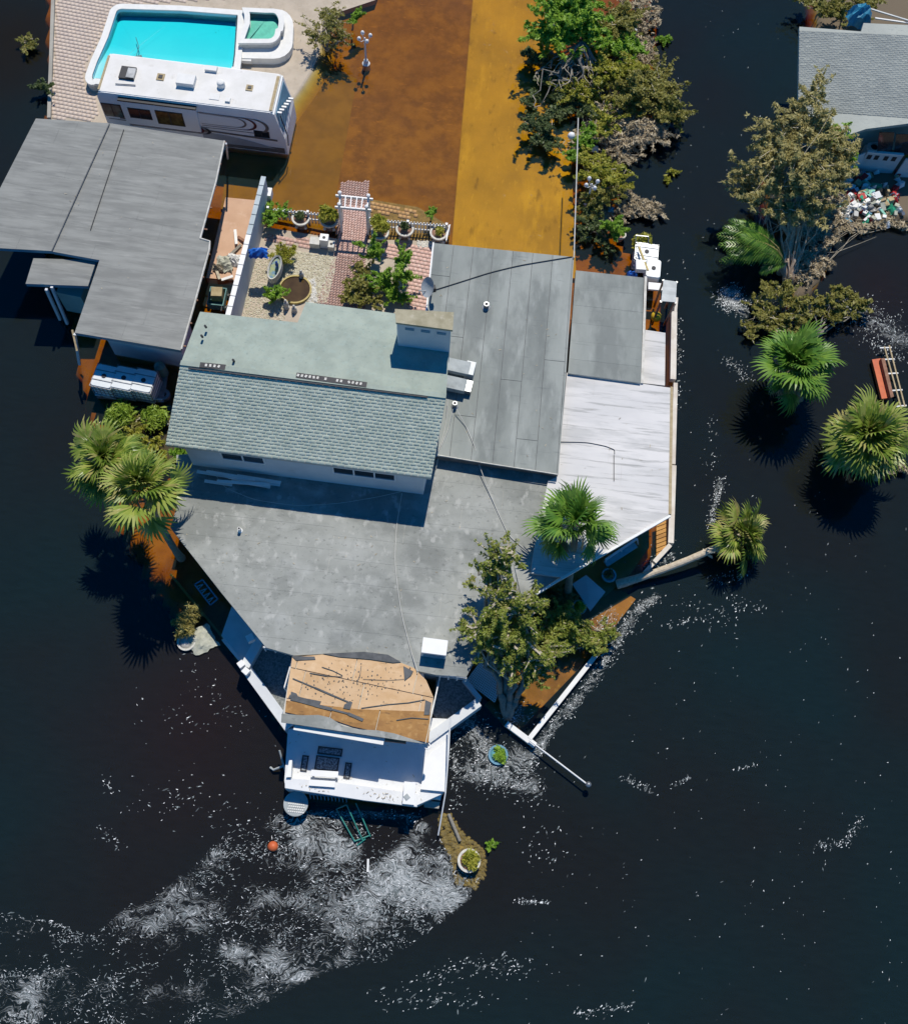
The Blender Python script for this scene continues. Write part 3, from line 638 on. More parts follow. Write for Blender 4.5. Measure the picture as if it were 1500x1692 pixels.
# ------------------------------------------------------------------ things on the house
def cable(pts, m, label, r=.02, sag=0):
    q = []
    for i, (a, b) in enumerate(zip(pts[:-1], pts[1:])):
        A, B = P(*a), P(*b)
        for k in range(8): q.append(A.lerp(B, k/8))
    q.append(P(*pts[-1]))
    q = [q[0]]+[(q[i-1]+q[i]*2+q[i+1])/4 for i in range(1, len(q)-1)]+[q[-1]]
    for _ in range(3): q = [q[0]]+[(q[i-1]+q[i]*2+q[i+1])/4 for i in range(1, len(q)-1)]+[q[-1]]
    tag(MB().tube(q, r, 6).build('cable', m), label, 'cable', 'cables lying over the roofs')
cable([(351, 776, ZS+.05), (370, 805, ZS+.05), (420, 826, ZS+.05), (490, 836, ZS+.05), (560, 832, ZS+.05), (620, 822, ZS+.05), (665, 812, ZS+.05)], 'cable', 'thin cable drooping in an arc across the shadow below the upper wall', .012)
cable([(664, 815, ZS+.05), (655, 870, ZS+.05), (652, 930, ZS+.05), (662, 1010, ZS+.05), (680, 1080, ZS+.05), (690, 1110, ZS+.2)], 'cable', 'long pale cable running south down the middle of the flat roof', .018)
cable([(754, 676, ZE+.3), (770, 705, ZE+.05), (785, 740, ZE+.05), (792, 770, ZS+.3), (815, 830, ZS+.05), (840, 885, ZS+.05), (872, 912, ZS+.05)], 'cable', 'pale cable curving from the vent pipe southeast over two roof levels', .018)
cable([(748, 676, ZE+.3), (742, 705, ZE+.05), (728, 740, ZE+.05), (720, 775, ZS+.05)], 'cable', 'short pale cable from the vent pipe to the upper floor corner', .018)
cable([(740, 660, ZE+.3), (737, 700, ZE+.05), (730, 730, ZE+.05), (720, 755, ZE+.05)], 'cable', 'pale cable hugging the east wall of the upper floor', .018)
cable([(715, 480, ZE+.05), (760, 466, ZE+.05), (810, 450, ZE+.05), (860, 438, ZE+.05), (945, 424, ZE+.05)], 'cable_dark', 'dark cable crossing the east roof from the satellite dish to the corner', .02)
cable([(926, 730, ZW+.06), (970, 731, ZW+.06), (1000, 737, ZW+.06), (1015, 743, ZW+.06), (1015, 750, ZW+.06)], 'cable_dark', 'dark cable bent across the white roof', .014)
cable([(1014, 752, ZW+.06), (1014, 795, ZW+.06)], 'cable_dark', 'short straight dark rod lying on the white roof', .014)
cable([(955, 195, 3.2), (952, 300, 3.4), (948, 426, ZE+.1)], 'cable', 'white overhead wire from the shrubs to the corner of the east roof', .03)
# satellite dish
dish = thing('satellite_dish', P(711, 500, ZE-.8), 'grey satellite dish on a pole at the west edge of the east roof', 'satellite dish')
c = P(709, 475, ZE+.9)
b = MB(); nrm = Vector((-.75, -.35, .55)).normalized(); x = nrm.orthogonal().normalized(); y = nrm.cross(x)
rings = [(0, 0), (.18, .01), (.33, .045), (.46, .10)]
vs = []
for r_, h_ in rings:
    for k in range(20): vs.append(c+(x*math.cos(k*math.pi/10)+y*math.sin(k*math.pi/10))*r_+nrm*h_)
b.add(vs, [(i*20+k, i*20+(k+1) % 20, i*20+20+(k+1) % 20, i*20+20+k) for i in range(3) for k in range(20)])
b.build('reflector', 'alu', dish, smooth=True)
MB().tube([P(711, 500, ZE-.8), c-nrm*.15-Vector((0, 0, .1))], .04, 8).build('pole', 'steel', dish)
MB().tube([c-Vector((0, 0, .3)), c+nrm*.6-Vector((0, 0, .35))], .025, 6).build('arm', 'alu', dish)
MB().box(c-nrm*.12+Vector((.12, 0, -.05)), (.16, .2, .3), .3).build('bracket', 'dark_trim', dish)

# ------------------------------------------------------------------ neighbour house, top left
nb = root_at('neighbor_house', 200, 400, 'grey flat-roofed house west of the motorhome with a step-in roof and white gutter', 'house')
ZN = 3.0
def nroof(px, z, th=.2, cut=None, al=None):
    r = MB().prism(PP(px, z), th).build('roof', 'lead_blue', nb); sheets(PP(cut or px, z), al or Vector((1, -.1, 0)), .9, 5.5, 'roof_neighbor', r, gap=.004)
    return r
nr1 = nroof([(60, 196), (182, 204), (87, 415), (-25, 409), (-55, 420)], ZN+.05)
nr2 = nroof([(183, 204), (371, 233), (357, 300), (330, 396), (347, 401), (318, 510), (299, 579), (124, 550), (165, 430), (88, 416)], ZN)
nr3 = nroof([(56, 427), (160, 430), (146, 473), (43, 469)], ZN-.25)
MB().bar(P(181, 205, ZN+.07), P(86, 415, ZN+.07), .045, .03).build('roof_seam', 'membrane', nb)
MB().bar(P(205, 214, ZN+.05), P(150, 380, ZN+.05), .03, .03).build('roof_seam', 'dark_trim', nb)
g = MB().tube(PP([(371, 233), (357, 300), (331, 394)], ZN-.02), .05, 6).tube(PP([(331, 394), (347, 399), (346, 412), (320, 508), (300, 577)], ZN-.02), .05, 6).build('gutter', 'gutter', nb)
for t in range(5):
    MB().box(P(371-7*t*1.1, 235+36*t, ZN-.06), (.16, .06, .06)).build('gutter_bracket', 'rust', g)
for t in range(5):
    MB().box(P(345-10*t, 420+38*t, ZN-.06), (.16, .06, .06)).build('gutter_bracket', 'rust', g)
wall_under([(183, 208), (368, 236), (330, 396), (300, 560), (165, 540), (165, 430), (100, 412)], ZN-.22, -.7, 'white_wall', 1.0, parent=nb)
MB().prism([P(160, 552, ZN-.25)+Vector((0, .5, 0)), P(287, 575, ZN-.25)+Vector((0, .5, 0)), P(300, 500, ZN-.25), P(160, 500, ZN-.25)], ZN+.4).build('wall', 'white_wall', nb)
MB().bar(P(207, 565, ZN-.45)+Vector((0, .48, 0)), P(232, 569, ZN-.45)+Vector((0, .48, 0)), .04, .2).build('window', 'glass_dark', nb)
MB().box(P(128, 488, 1.0), (1.2, 1.0, 1.6), -.1).build('porch_cabinet', 'teal_wall', nb)
for a, b in (((77, 478, ZN-.3), (100, 528, .1)), ((86, 474, ZN-.3), (112, 535, .1)), ((124, 552, ZN-.3), (132, 602, 0))):
    MB().bar(P(*a), P(*b), .12, .12).build('leaning_post', 'white_wall', nb)
MB().bar(P(120, 545, ZN-.25), P(128, 580, ZN-.6), .08, .06).build('hanging_rail', 'tan_board', nb)
MB().tube([P(374, 237, ZN), P(377, 262, 0)], .05, 8).build('downpipe', 'white_paint', nb)

# ------------------------------------------------------------------ house at the top right
rh = root_at('shingled_house', 1430, 150, 'pale grey shingled house with teal wall by the canal, upper right', 'house')
ZR = 3.4
rp = [(1320, 44), (1422, 52), (1426, 38), (1560, 44), (1560, 200), (1500, 204), (1430, 213), (1392, 226), (1372, 212), (1318, 182)]
r1 = MB().prism(PP(rp, ZR), .18).build('roof', 'shingle_gray', rh)
a0, a1, b0, b1 = P(1318, 182, ZR+.005), P(1562, 200, ZR+.005), P(1320, 50, ZR+.005), P(1562, 60, ZR+.005)
shingles(a0, a1, b0, b1, 44, .25, 'shingle_gray', r1, lift=.006)
wall_under([(1326, 52), (1420, 60), (1560, 60), (1560, 198), (1400, 212), (1326, 178)], ZR-.2, -.6, 'teal_wall', .85, parent=rh)
pz = 2.2; py = P(1460, 262, .1)
wa, wb = P(1420, 222, ZR-.3), P(1540, 216, ZR-.3)
tn = Vector((wb.y-wa.y, wa.x-wb.x, 0)).normalized()
if tn.y > 0: tn = -tn
w0 = wa+Vector((0, .15, 0))
for a, b in (((1452, 219), (1477, 222)), ((1480, 222), (1530, 224))):
    fr_ = face_quad([(a[0], a[1]), (b[0], a[1]), (b[0]-4, a[1]+34), (a[0]-4, a[1]+34)], w0, tn, .02, 'glass_dark', 'window', rh)

# ------------------------------------------------------------------ swimming pool
def arc(u, v, ru, rv, a0, a1, n=6): return [(u+ru*math.cos(rad(a0+(a1-a0)*i/n)), v+rv*math.sin(rad(a0+(a1-a0)*i/n))) for i in range(n+1)]
ZPO = .55
pool = root_at('swimming_pool', 290, 80, 'raised swimming pool with bright turquoise water, white coping and corner spa', 'swimming pool', z=.02)
outer = arc(203, 22, 22, 16, 270, 190)+[(168, 60), (150, 100), (142, 122)]+arc(153, 128, 12, 12, 180, 60)+[(240, 146), (386, 160), (396, 122)]+[(400, 90), (404, 30), (404, 17), (300, 9)]
inner = arc(205, 26, 16, 12, 270, 200)+[(178, 60), (160, 102), (152, 118)]+arc(160, 120, 8, 8, 180, 90, 3)+[(240, 136), (378, 150), (387, 116)]+[(393, 80), (401, 40), (395, 28), (300, 18)]
def rim(outer, inner, z, h, mt, mw, parent, name='coping'):
    o, i = outer, inner; n = len(o); vs = o+i+[p-Vector((0, 0, .12)) for p in o]+[p-Vector((0, 0, .12)) for p in i]
    fs = []
    for k in range(n):
        j = (k+1) % n; fs += [(k, j, n+j, n+k), (2*n+k, 2*n+j, j, k), (n+k, n+j, 3*n+j, 3*n+k), (3*n+k, 3*n+j, 2*n+j, 2*n+k)]
    c_ = MB().add(vs, fs).build(name, mt, parent)
    vs = [p-Vector((0, 0, .12)) for p in o]+[p-Vector((0, 0, h)) for p in o]; oo = sum(o, Vector())/n
    vs = [oo+(p-oo)*.992 for p in vs]; vs = [Vector((v.x, v.y, (z-.12) if k < n else z-h)) for k, v in enumerate(vs)]
    MB().add(vs, [(k, k+n, (k+1) % n+n, (k+1) % n) for k in range(n)]).build('pool_wall', mw, parent)
    return c_
ii = offset(PP(outer, ZPO), .36)
rim(PP(outer, ZPO), ii, ZPO, .6, 'coping', 'pool_wall', pool)
cc = sum(ii, Vector())/len(ii)
fl = [cc+(p-cc)*.985 for p in ii]
n = len(fl); dep = lambda p: .33-.29*max(0, min(1, (p.y-cc.y+1.3)/2.2))
vs = [Vector((p.x, p.y, ZPO-.02)) for p in fl]+[Vector((p.x, p.y, dep(p))) for p in fl]+[Vector((cc.x, cc.y, dep(cc)))]
MB().add(vs, [(k, (k+1) % n, n+(k+1) % n, n+k) for k in range(n)]+[(n+k, n+(k+1) % n, 2*n) for k in range(n)]).build('pool_shell', 'pool_shell', pool)
def poolwater(name, tint, dens):
    m = bpy.data.materials.new(name); m.use_nodes = True; MATS[name] = m
    n = m.node_tree.nodes; l = m.node_tree.links; n.remove(n['Principled BSDF']); out = n['Material Output']
    g = n.new('ShaderNodeBsdfGlossy'); g.inputs['Roughness'].default_value = .05; t = n.new('ShaderNodeBsdfTransparent'); mx = n.new('ShaderNodeMixShader')
    fr = n.new('ShaderNodeFresnel'); fr.inputs['IOR'].default_value = 1.33
    tx = n.new('ShaderNodeTexNoise'); tx.inputs['Scale'].default_value = 4; bp = n.new('ShaderNodeBump'); bp.inputs['Strength'].default_value = .15; l.new(tx.outputs[0], bp.inputs['Height']); l.new(bp.outputs[0], g.inputs['Normal'])
    l.new(fr.outputs[0], mx.inputs[0]); l.new(t.outputs[0], mx.inputs[1]); l.new(g.outputs[0], mx.inputs[2]); l.new(mx.outputs[0], out.inputs['Surface'])
    va = n.new('ShaderNodeVolumeAbsorption'); va.inputs['Color'].default_value = tint; va.inputs['Density'].default_value = dens; l.new(va.outputs[0], out.inputs['Volume'])
poolwater('pool_water', (.1, .94, .96, 1), 4.6); poolwater('spa_water', (.1, .95, .93, 1), 2.2)
wv = [Vector((p.x, p.y, .38)) for p in fl]; MB().prism(wv, .36).build('pool_water', 'pool_water', pool)
# spa
so_ = [(404, 14), (440, 15)]+arc(458, 42, 27, 27, 270, 360, 5)+[(484, 66)]+arc(452, 70, 32, 27, 0, 90, 5)+[(400, 96), (394, 84), (397, 66), (408, 50)]
si_ = [(408, 22), (436, 22)]+arc(450, 40, 14, 19, 270, 360, 5)+[(466, 56)]+arc(446, 56, 16, 14, 0, 90, 5)+[(396, 70), (396, 68), (400, 62), (404, 50)]
si_ = si_[:len(so_)]
step_o = so_; 
spo = PP(so_, .45)
low = MB().prism(spo, .5).build('spa_step', 'coping', pool)
so2 = [(400, 12), (440, 14)]+arc(452, 36, 18, 22, 270, 360, 5)+[(468, 50)]+arc(444, 52, 20, 19, 0, 90, 5)+[(394, 71), (394, 66), (404, 38), (404, 24)]
si2 = [(413, 21), (438, 24)]+arc(446, 34, 12, 10, 270, 360, 5)+[(457, 46)]+arc(444, 50, 12, 13, 0, 90, 5)+[(407, 61), (408, 52), (411, 38), (414, 28)]
si3 = offset(PP(so2, .85), .30)
rim(PP(so2, .85), si3, .85, .42, 'coping', 'pool_wall', pool, 'spa_rim')
q = [Vector((v.x, v.y, .6)) for v in si3]; MB().prism(q, .3).build('spa_water', 'spa_water', pool)
MB().poly([Vector((v.x, v.y, .47)) for v in q]).build('spa_floor', 'mint', pool)
MB().bar(P(398, 100, .3), P(416, 101, .3), .18, .2).build('filter_box', 'coping', pool)
MB().bar(P(389, 112, .53), P(379, 152, .53), .36, .12).build('coping', 'coping', pool)
cr_ = MB().tube([P(u, v, .42) for u, v in ((225, 62), (230, 78), (226, 92), (228, 98))], .02, 5).box(P(228, 97, .42), (.5, .35, .1), .4).build('pool_cleaner', 'cart_teal'); tag(cr_, 'dark hose and pool cleaner head lying in the turquoise pool', 'pool cleaner')
# pool deck
deckpx = [(90, -60), (84, 100), (80, 235), (380, 260), (465, 182), (495, 140), (510, 120), (520, 92), (525, 60), (600, 40), (640, -60)]
MB().prism(PP(deckpx, .03), .5)
pd = MB().prism(PP([(90, -60), (86, 100), (82, 240), (350, 262), (462, 190), (497, 142), (512, 118), (523, 92), (530, 55), (560, 20), (620, 0), (640, -60)], .04), .3).build('pool_deck', 'sand'); tag(pd, kind='structure')
sl = MB(); edge = [(462, 190), (497, 142), (512, 118), (523, 92), (530, 55)]
A = PP(edge, .04); B = [P(u+28, v+18, -.42) for u, v in edge]; sl.add(A+B, [(i, i+1, i+6, i+5) for i in range(4)]); tag(sl.build('shore', 'sand'), kind='structure')
def pavers(poly_px, z, m, cx, cy, parent, name='paver', stuff=True, ang=-.1, gap=.02, skip=0):
    poly = PP(poly_px, z); xs = [p.x for p in poly]; ys = [p.y for p in poly]; b = MB(); ca, sa = math.cos(ang), math.sin(ang)
    x0, y0 = (min(xs)+max(xs))/2, (min(ys)+max(ys))/2; L = max(max(xs)-min(xs), max(ys)-min(ys))/2+1
    V, F = [], []; ny = int(2*L/cy)
    for j in range(ny):
        for i in range(int(2*L/cx)):
            gx = -L+(i+(j % 2)*.5)*cx; gy = -L+j*cy; px, py = x0+gx*ca-gy*sa, y0+gx*sa+gy*ca
            if not pin(Vector((px, py, 0)), poly) or R.random() < skip: continue
            h = z+.012+R.random()*.008; n = len(V); hx, hy = cx/2-gap/2, cy/2-gap/2
            for sx, sy in ((-1, -1), (1, -1), (1, 1), (-1, 1)):
                V.append((px+sx*hx*ca-sy*hy*sa, py+sx*hx*sa+sy*hy*ca, h))
            V += [(a, b_, z-.01) for a, b_, _ in V[n:n+4]]
            F += [(n, n+1, n+2, n+3)]+[(n+4+k, n+4+(k+1) % 4, n+(k+1) % 4, n+k) for k in range(4)]
    o = npmesh(name, V, F, m, parent, ORG.get(parent, Vector())); tag(o, kind='stuff'); return o
pavers([(95, -40), (90, 60), (84, 196), (150, 200), (165, 190), (158, 165), (138, 140), (142, 110), (190, 10), (410, -5), (520, -10), (530, -40)], .04, 'paver', .24, .24, pd, 'paver', gap=.01)
MB().bar(P(90, -40, .12), P(82, 196, .12), .18, .18).build('deck_kerb', 'concrete', pd)

# ------------------------------------------------------------------ motorhome
ZV = 2.95
c_nl, c_nr, c_fr, c_fl = P(158, 151, ZV), P(451, 187, ZV), P(471, 136, ZV), P(174, 101, ZV)
ex = (c_nr-c_nl).normalized(); ey = Vector((-ex.y, ex.x, 0)); Lr = (c_nr-c_nl).length; Wr = 2.5
rv = thing('motorhome', c_nl+ex*Lr/2+ey*Wr/2-Vector((0, 0, ZV+.4)), 'white motorhome with maroon and grey swoosh stripes parked in flood water by the pool', 'motorhome')
O = Vector((c_nl.x, c_nl.y, 0))
def rvp(x, y, z): return O+ex*x+ey*y+Vector((0, 0, z))
def rvbox(x0, x1, y0, y1, z0, z1, m, name, parent=rv):
    b = MB(); vs = [rvp(*q) for q in ((x0, y0, z0), (x1, y0, z0), (x1, y1, z0), (x0, y1, z0), (x0, y0, z1), (x1, y0, z1), (x1, y1, z1), (x0, y1, z1))]
    return b.add(vs, [(3, 2, 1, 0), (4, 5, 6, 7), (0, 1, 5, 4), (1, 2, 6, 5), (2, 3, 7, 6), (3, 0, 4, 7)]).build(name, m, parent)
prof = [(.12, -.35), (.0, .2), (0, ZV-.35), (.12, ZV-.06), (.3, ZV), (Lr-.15, ZV), (Lr+.05, ZV-.1), (Lr+.22, ZV-1.0), (Lr+.42, 1.1), (Lr+.45, -.1), (Lr+.3, -.35)]
b = MB(); nn = len(prof); vs = [rvp(x, 0, z) for x, z in prof]+[rvp(x, Wr, z) for x, z in prof]
b.add(vs, [tuple(range(nn))[::-1], tuple(range(nn, 2*nn))]+[(i, (i+1) % nn, (i+1) % nn+nn, i+nn) for i in range(nn)])
b.build('body', 'rv_white', rv)
rvbox(.15, Lr-.02, .05, Wr-.05, ZV-.02, ZV+.03, 'rv_roof', 'roof')
rvbox(1.15, 5.0, -.14, .1, ZV-1.9, ZV-.25, 'rv_white', 'slide_out'); rvbox(1.1, 5.05, -.22, .1, ZV-.24, ZV-.16, 'rv_black', 'awning')
for x0, x1, z0, z1, m, fy in ((.1, 1.0, 1.35, 2.15, 'glass_green', 0), (1.5, 2.55, 1.6, 2.2, 'glass_dark', -.14), (2.9, 4.2, 1.4, 2.25, 'glass_gold', -.14), (7.8, 8.5, 1.15, 1.5, 'glass_dark', 0)):
    if x1 > Lr: x0, x1 = Lr-1.5, Lr-.8
    f_ = rvbox(x0-.05, x1+.05, fy-.02, fy+.02, z0-.05, z1+.05, 'rv_black', 'window'); rvbox(x0, x1, fy-.03, fy-.021, z0, z1, m, 'pane', f_)
    rvbox((x0+x1)/2-.02, (x0+x1)/2+.02, fy-.04, fy-.031, z0, z1, 'dark_trim', 'mullion', f_)
rvbox(.02, Lr+.3, -.012, .01, .05, .45, 'rv_taupe', 'lower_panel')
def swoosh(f, x0, x1, m, y=-.02, n=24):
    top = []; bot = []
    for i in range(n+1):
        x = x0+(x1-x0)*i/n; a, bb = f((x-x0)/(x1-x0)); top.append(rvp(x, y, a)); bot.append(rvp(x, y, bb))
    bk = [p+ey*.012 for p in top]+[p+ey*.012 for p in bot]
    MB().add(top+bot+bk, [(n+1+i, n+2+i, i+1, i) for i in range(n)]).build('stripe', m, rv)
def hook(x0, x1, zc, h, wdt, m, xr=None, side=1, y=-.025):           # rounded U lying on its side, like the paint swoosh
    pts = []
    for i in range(25):
        a = -math.pi/2+math.pi*i/24; pts.append((x1-.0+h*1.6*(math.cos(a)-1)*1, zc+h*math.sin(a)))
    up = pts[-1]; dn = pts[0]
    line = [(x0, dn[1]-.02)]+pts+[(x0, up[1]+.05)]
    k = len(line); vs = []; 
    for i, (x, z) in enumerate(line):
        t = i/(k-1); ww = wdt*(.25+1.1*math.sin(math.pi*t)**1.5); a_, b_ = line[max(i-1, 0)], line[min(i+1, k-1)]
        dx, dz = b_[0]-a_[0], b_[1]-a_[1]; L_ = math.hypot(dx, dz) or 1; nx, nz = -dz/L_, dx/L_
        vs += [rvp(x+nx*ww/2, y, z+nz*ww/2), rvp(x-nx*ww/2, y, z-nz*ww/2)]
    vs2 = [p+ey*.01 for p in vs]
    MB().add(vs+vs2, [(2*i, 2*i+1, 2*i+3, 2*i+2) for i in range(k-1)]).build('stripe', m, rv)
hook(5.1, 7.4, 1.95, .33, .08, 'rv_taupe'); hook(5.1, 7.9, 1.92, .42, .10, 'rv_maroon'); hook(3.2, 8.5, 1.85, .5, .12, 'rv_taupe')
hook(1.2, 5.4, 1.05, .22, .1, 'rv_black'); hook(1.2, 5.0, 1.07, .16, .2, 'rv_maroon')
swoosh(lambda t: (1.30-.25*t, 1.22-.3*t), .8, Lr, 'rv_taupe'); swoosh(lambda t: (1.16-.12*t, 1.12-.16*t), .2, 5.5, 'rv_taupe')
swoosh(lambda t: (.95*(1-t*t)+.3*t*t+.02, .25+.1*t), 5.0, Lr-.05, 'rv_silver', y=-.022)
# front: windscreen and ladder
fx = lambda z: Lr+.05+.17*(ZV-.1-z)/.9
b = MB(); b.add([rvp(fx(2.7)+.02, .2, 2.7), rvp(fx(2.7)+.02, Wr-.2, 2.7), rvp(Lr+.36, Wr-.15, 1.5), rvp(Lr+.36, .15, 1.5), rvp(fx(2.7)-.05, .2, 2.7), rvp(fx(2.7)-.05, Wr-.2, 2.7), rvp(Lr+.2, Wr-.15, 1.5), rvp(Lr+.2, .15, 1.5)], [(0, 3, 2, 1), (0, 1, 5, 4), (3, 7, 6, 2), (0, 4, 7, 3), (1, 2, 6, 5)]); b.build('windscreen', 'lead_blue', rv)
for k in range(6): rvbox(Lr+.1+.05*k, Lr+.34+.05*k, .35+.3*k, .45+.3*k, 2.55-.12*k, 2.62-.12*k, 'white_clean', 'grab_rail')
MB().tube([rvp(Lr+.3, .2, 2.6), rvp(Lr+.55, .1, 1.3), rvp(Lr+.5, .1, .6)], .03, 6).build('mirror_arm', 'dark_trim', rv)
# roof fittings
def rvthing(x, y, sx, sy, h, m, name): return rvbox(x-sx/2, x+sx/2, y-sy/2, y+sy/2, ZV+.03, ZV+.03+h, m, name)
rvthing(1.35, 1.3, .75, .75, .12, 'rv_black', 'broken_hatch'); rvthing(1.55, 1.25, .4, .6, .18, 'steel', 'hatch_frame')
h_ = rvthing(3.0, 1.35, .38, .42, .04, 'tan_board', 'roof_hatch'); rvbox(2.9, 3.1, 1.25, 1.45, ZV+.075, ZV+.1, 'rv_black', 'fan', h_)
rvthing(4.35, 1.2, .9, .62, .28, 'coping', 'air_conditioner'); rvthing(5.4, 2.2, .6, .3, .15, 'coping', 'roof_pod')
MB().lathe(rvp(6.1, 1.25, ZV+.03), [(.2, 0), (.2, .22), (.17, .3), (.1, .33)], 14).build('antenna_dome', 'coping', rv)
h_ = rvthing(7.5, 1.35, .34, .36, .04, 'tan_board', 'roof_hatch'); rvbox(7.42, 7.6, 1.28, 1.44, ZV+.075, ZV+.1, 'rv_black', 'fan', h_)
rvthing(5.9, .55, .5, .4, .03, 'coping', 'roof_patch'); rvthing(6.6, .4, .25, .25, .1, 'coping', 'vent_cap')
MB().tube([rvp(.9, .55, ZV+.08), rvp(1.9, .62, ZV+.08)], .025, 6).build('antenna', 'steel', rv)
rvbox(.1, .2, .1, 2.3, ZV+.01, ZV+.07, 'tan_board', 'end_trim'); rvbox(Lr-.2, Lr-.05, .1, 2.3, ZV+.03, ZV+.07, 'tan_board', 'end_trim')

# ------------------------------------------------------------------ foliage
def leaf_cards(cs, rs, n, size, seed, upbias=.6, shell=.45, flat=1.0, long=1.9):
    """n leaf quads spread through ellipsoid clumps; returns vertices, faces, tones"""
    g = np.random.RandomState(seed); cs = np.array(cs, float); rs = np.array(rs, float)
    wgt = rs.prod(1)**.72; idx = g.choice(len(cs), n, p=wgt/wgt.sum())
    d = g.normal(size=(n, 3)); d /= np.linalg.norm(d, axis=1)[:, None]; d[:, 2] = np.where(d[:, 2] < -.2, -d[:, 2]*.6, d[:, 2])
    rr = (shell+(1-shell)*g.rand(n)**.6)*(1+.28*g.normal(size=n))
    c = cs[idx]+d*rs[idx]*rr[:, None]
    nm = d*.7+g.normal(size=(n, 3))*.6; nm[:, 2] += upbias; nm /= np.linalg.norm(nm, axis=1)[:, None]
    a = np.cross(nm, g.normal(size=(n, 3))); a /= np.linalg.norm(a, axis=1)[:, None]; b = np.cross(nm, a)
    s = size*(.55+.9*g.rand(n))[:, None]
    V = np.stack([c-a*s*long*.5, c-b*s*.42, c+a*s*long*.5+nm*s*.15, c+b*s*.42], 1)
    tone = np.clip(g.rand(len(cs))[idx]*.5+g.rand(n)*.5, 0, 1)
    return V.reshape(-1, 3), np.arange(4*n).reshape(n, 4), tone
def subclumps(c, r, k, g, rel=.38, wob=.85):
    cs, rs = [], []
    for _ in range(k):
        d = Vector((g.gauss(0, 1), g.gauss(0, 1), g.gauss(0, 1))).normalized()
        if d.z < -.3: d.z = -d.z
        q = g.uniform(.35, wob)
        cs.append((c[0]+d.x*r[0]*q, c[1]+d.y*r[1]*q, c[2]+d.z*r[2]*q)); f = rel*g.uniform(.6, 1.25)
        rs.append((r[0]*f, r[1]*f, r[2]*f*.85))
    return cs, rs
def sprays(c, r, k, g):
    """ragged boughs: chains of small leaf clumps reaching out of the crown's middle"""
    cs, rs, ln = [], [], []
    c = Vector(c); rm = (r[0]+r[1])/2
    for _ in range(k):
        d = Vector((g.gauss(0, 1), g.gauss(0, 1), g.gauss(.25, .7))).normalized()
        if d.z < -.25: d.z = -d.z*.5
        L = g.choice((.7, .9, 1.05, 1.2, 1.5))*g.uniform(.8, 1.1); s0 = c+Vector((g.gauss(0, .22)*r[0], g.gauss(0, .22)*r[1], g.gauss(0, .2)*r[2]))
        e = s0+Vector((d.x*r[0], d.y*r[1], d.z*r[2]))*L; bend = Vector((g.gauss(0, .15), g.gauss(0, .15), -.05))*rm; pts = []
        for t in (.4, .6, .78, .92, 1.04):
            p = s0.lerp(e, t)+bend*math.sin(t*3); pts.append(p); f = min(.42, rm*(.23-.13*t))*g.uniform(.75, 1.35)
            if g.random() < .88: cs.append(tuple(p)); rs.append((f, f, f*.7))
        ln.append([s0]+pts)
    return cs, rs, ln
SEED = [11]
def limb(mb, a, b, r0, r1, g, wob=.12, n=5, sides=6):
    pts = []; L = (b-a).length
    for i in range(n+1):
        t = i/n; pts.append(a.lerp(b, t)+Vector((g.gauss(0, 1), g.gauss(0, 1), g.gauss(0, .5)))*wob*L*.25*math.sin(math.pi*t))
    mb.tube(pts, [r0+(r1-r0)*i/n for i in range(n+1)], sides); return pts
DENS = 1.75
S_STRIP = 'shrubs in the strip between driveway and canal'
def plant(name, base, blobs, leaf, n, size, label, cat, group=None, wood='bark_gray', trunk_r=.06, k=9, twigs=14, rel=.46, bare=0, long=1.9, trunk=True, shell=.45, grow=None, ragged=True, ks=None):
    """blobs: (u, v, height above water, radius x, radius y, radius z); base: (u, v, z)"""
    SEED[0] += 1; g = random.Random(SEED[0]); B = P(*base)
    gr = grow or (1.3 if group == S_STRIP or name in ('green_tree', 'fallen_branch') else 1)
    blobs = [(u, v, z, a*gr, b*gr, c_*gr) for u, v, z, a, b, c_ in blobs]; n = int(n*gr**1.6)
    t = thing(name, B, label, cat, group); cs, rs, top, lines = [], [], [], []
    for (u, v, z, rx, ry, rz) in blobs:
        c = P(u, v, z); top.append((c, (rx, ry, rz)))
        if ragged: a, b, ln = sprays(c, (rx, ry, rz), ks or int(9+15*rx), g); lines += ln
        else: a, b = subclumps(c, (rx, ry, rz), k, g, rel)
        cs += a; rs += b
    w0 = sum(a*b*c for a, b, c in rs)
    for c, r in top:                                   # loose leaves between the clumps
        cs.append(tuple(c)); rs.append(tuple(x*(.42 if ragged else .95) for x in r))
    V, F, T = leaf_cards(cs, rs, int(n*DENS), size*.78, SEED[0], long=long, shell=.25)
    V[:, 2] = np.maximum(V[:, 2], .03)
    npmesh('foliage', V, F, leaf, t, B, T)
    if trunk:
        mb = MB()
        for c, r in top:
            fork = B.lerp(c, .35)+Vector((0, 0, .1)); limb(mb, B, fork, trunk_r, trunk_r*.75, g, .1)
            e = limb(mb, fork, c, trunk_r*.75, trunk_r*.3, g, .2)
        mb.build('trunk', wood, t, smooth=True)
    if twigs:
        mb = MB()
        if lines:
            for ln in g.sample(lines, min(len(lines), int(twigs*1.6))): mb.tube([ln[0], ln[2], ln[4], ln[5]], [trunk_r*.4, trunk_r*.28, trunk_r*.16, trunk_r*.06], 4)
        for _ in range(twigs//3 if lines else twigs):
            i = g.randrange(len(cs)); c, r = top[g.randrange(len(top))]; s0 = B.lerp(c, g.uniform(.4, 1)); e = Vector(cs[i])
            e = s0+(e-s0)*g.uniform(.7, 1.0+bare*.5); limb(mb, s0, e, trunk_r*.35, trunk_r*.1, g, .3, 4, 4)
        mb.build('branches', 'twig' if wood != 'bark_pale' else 'twig_pale', t)
    return t
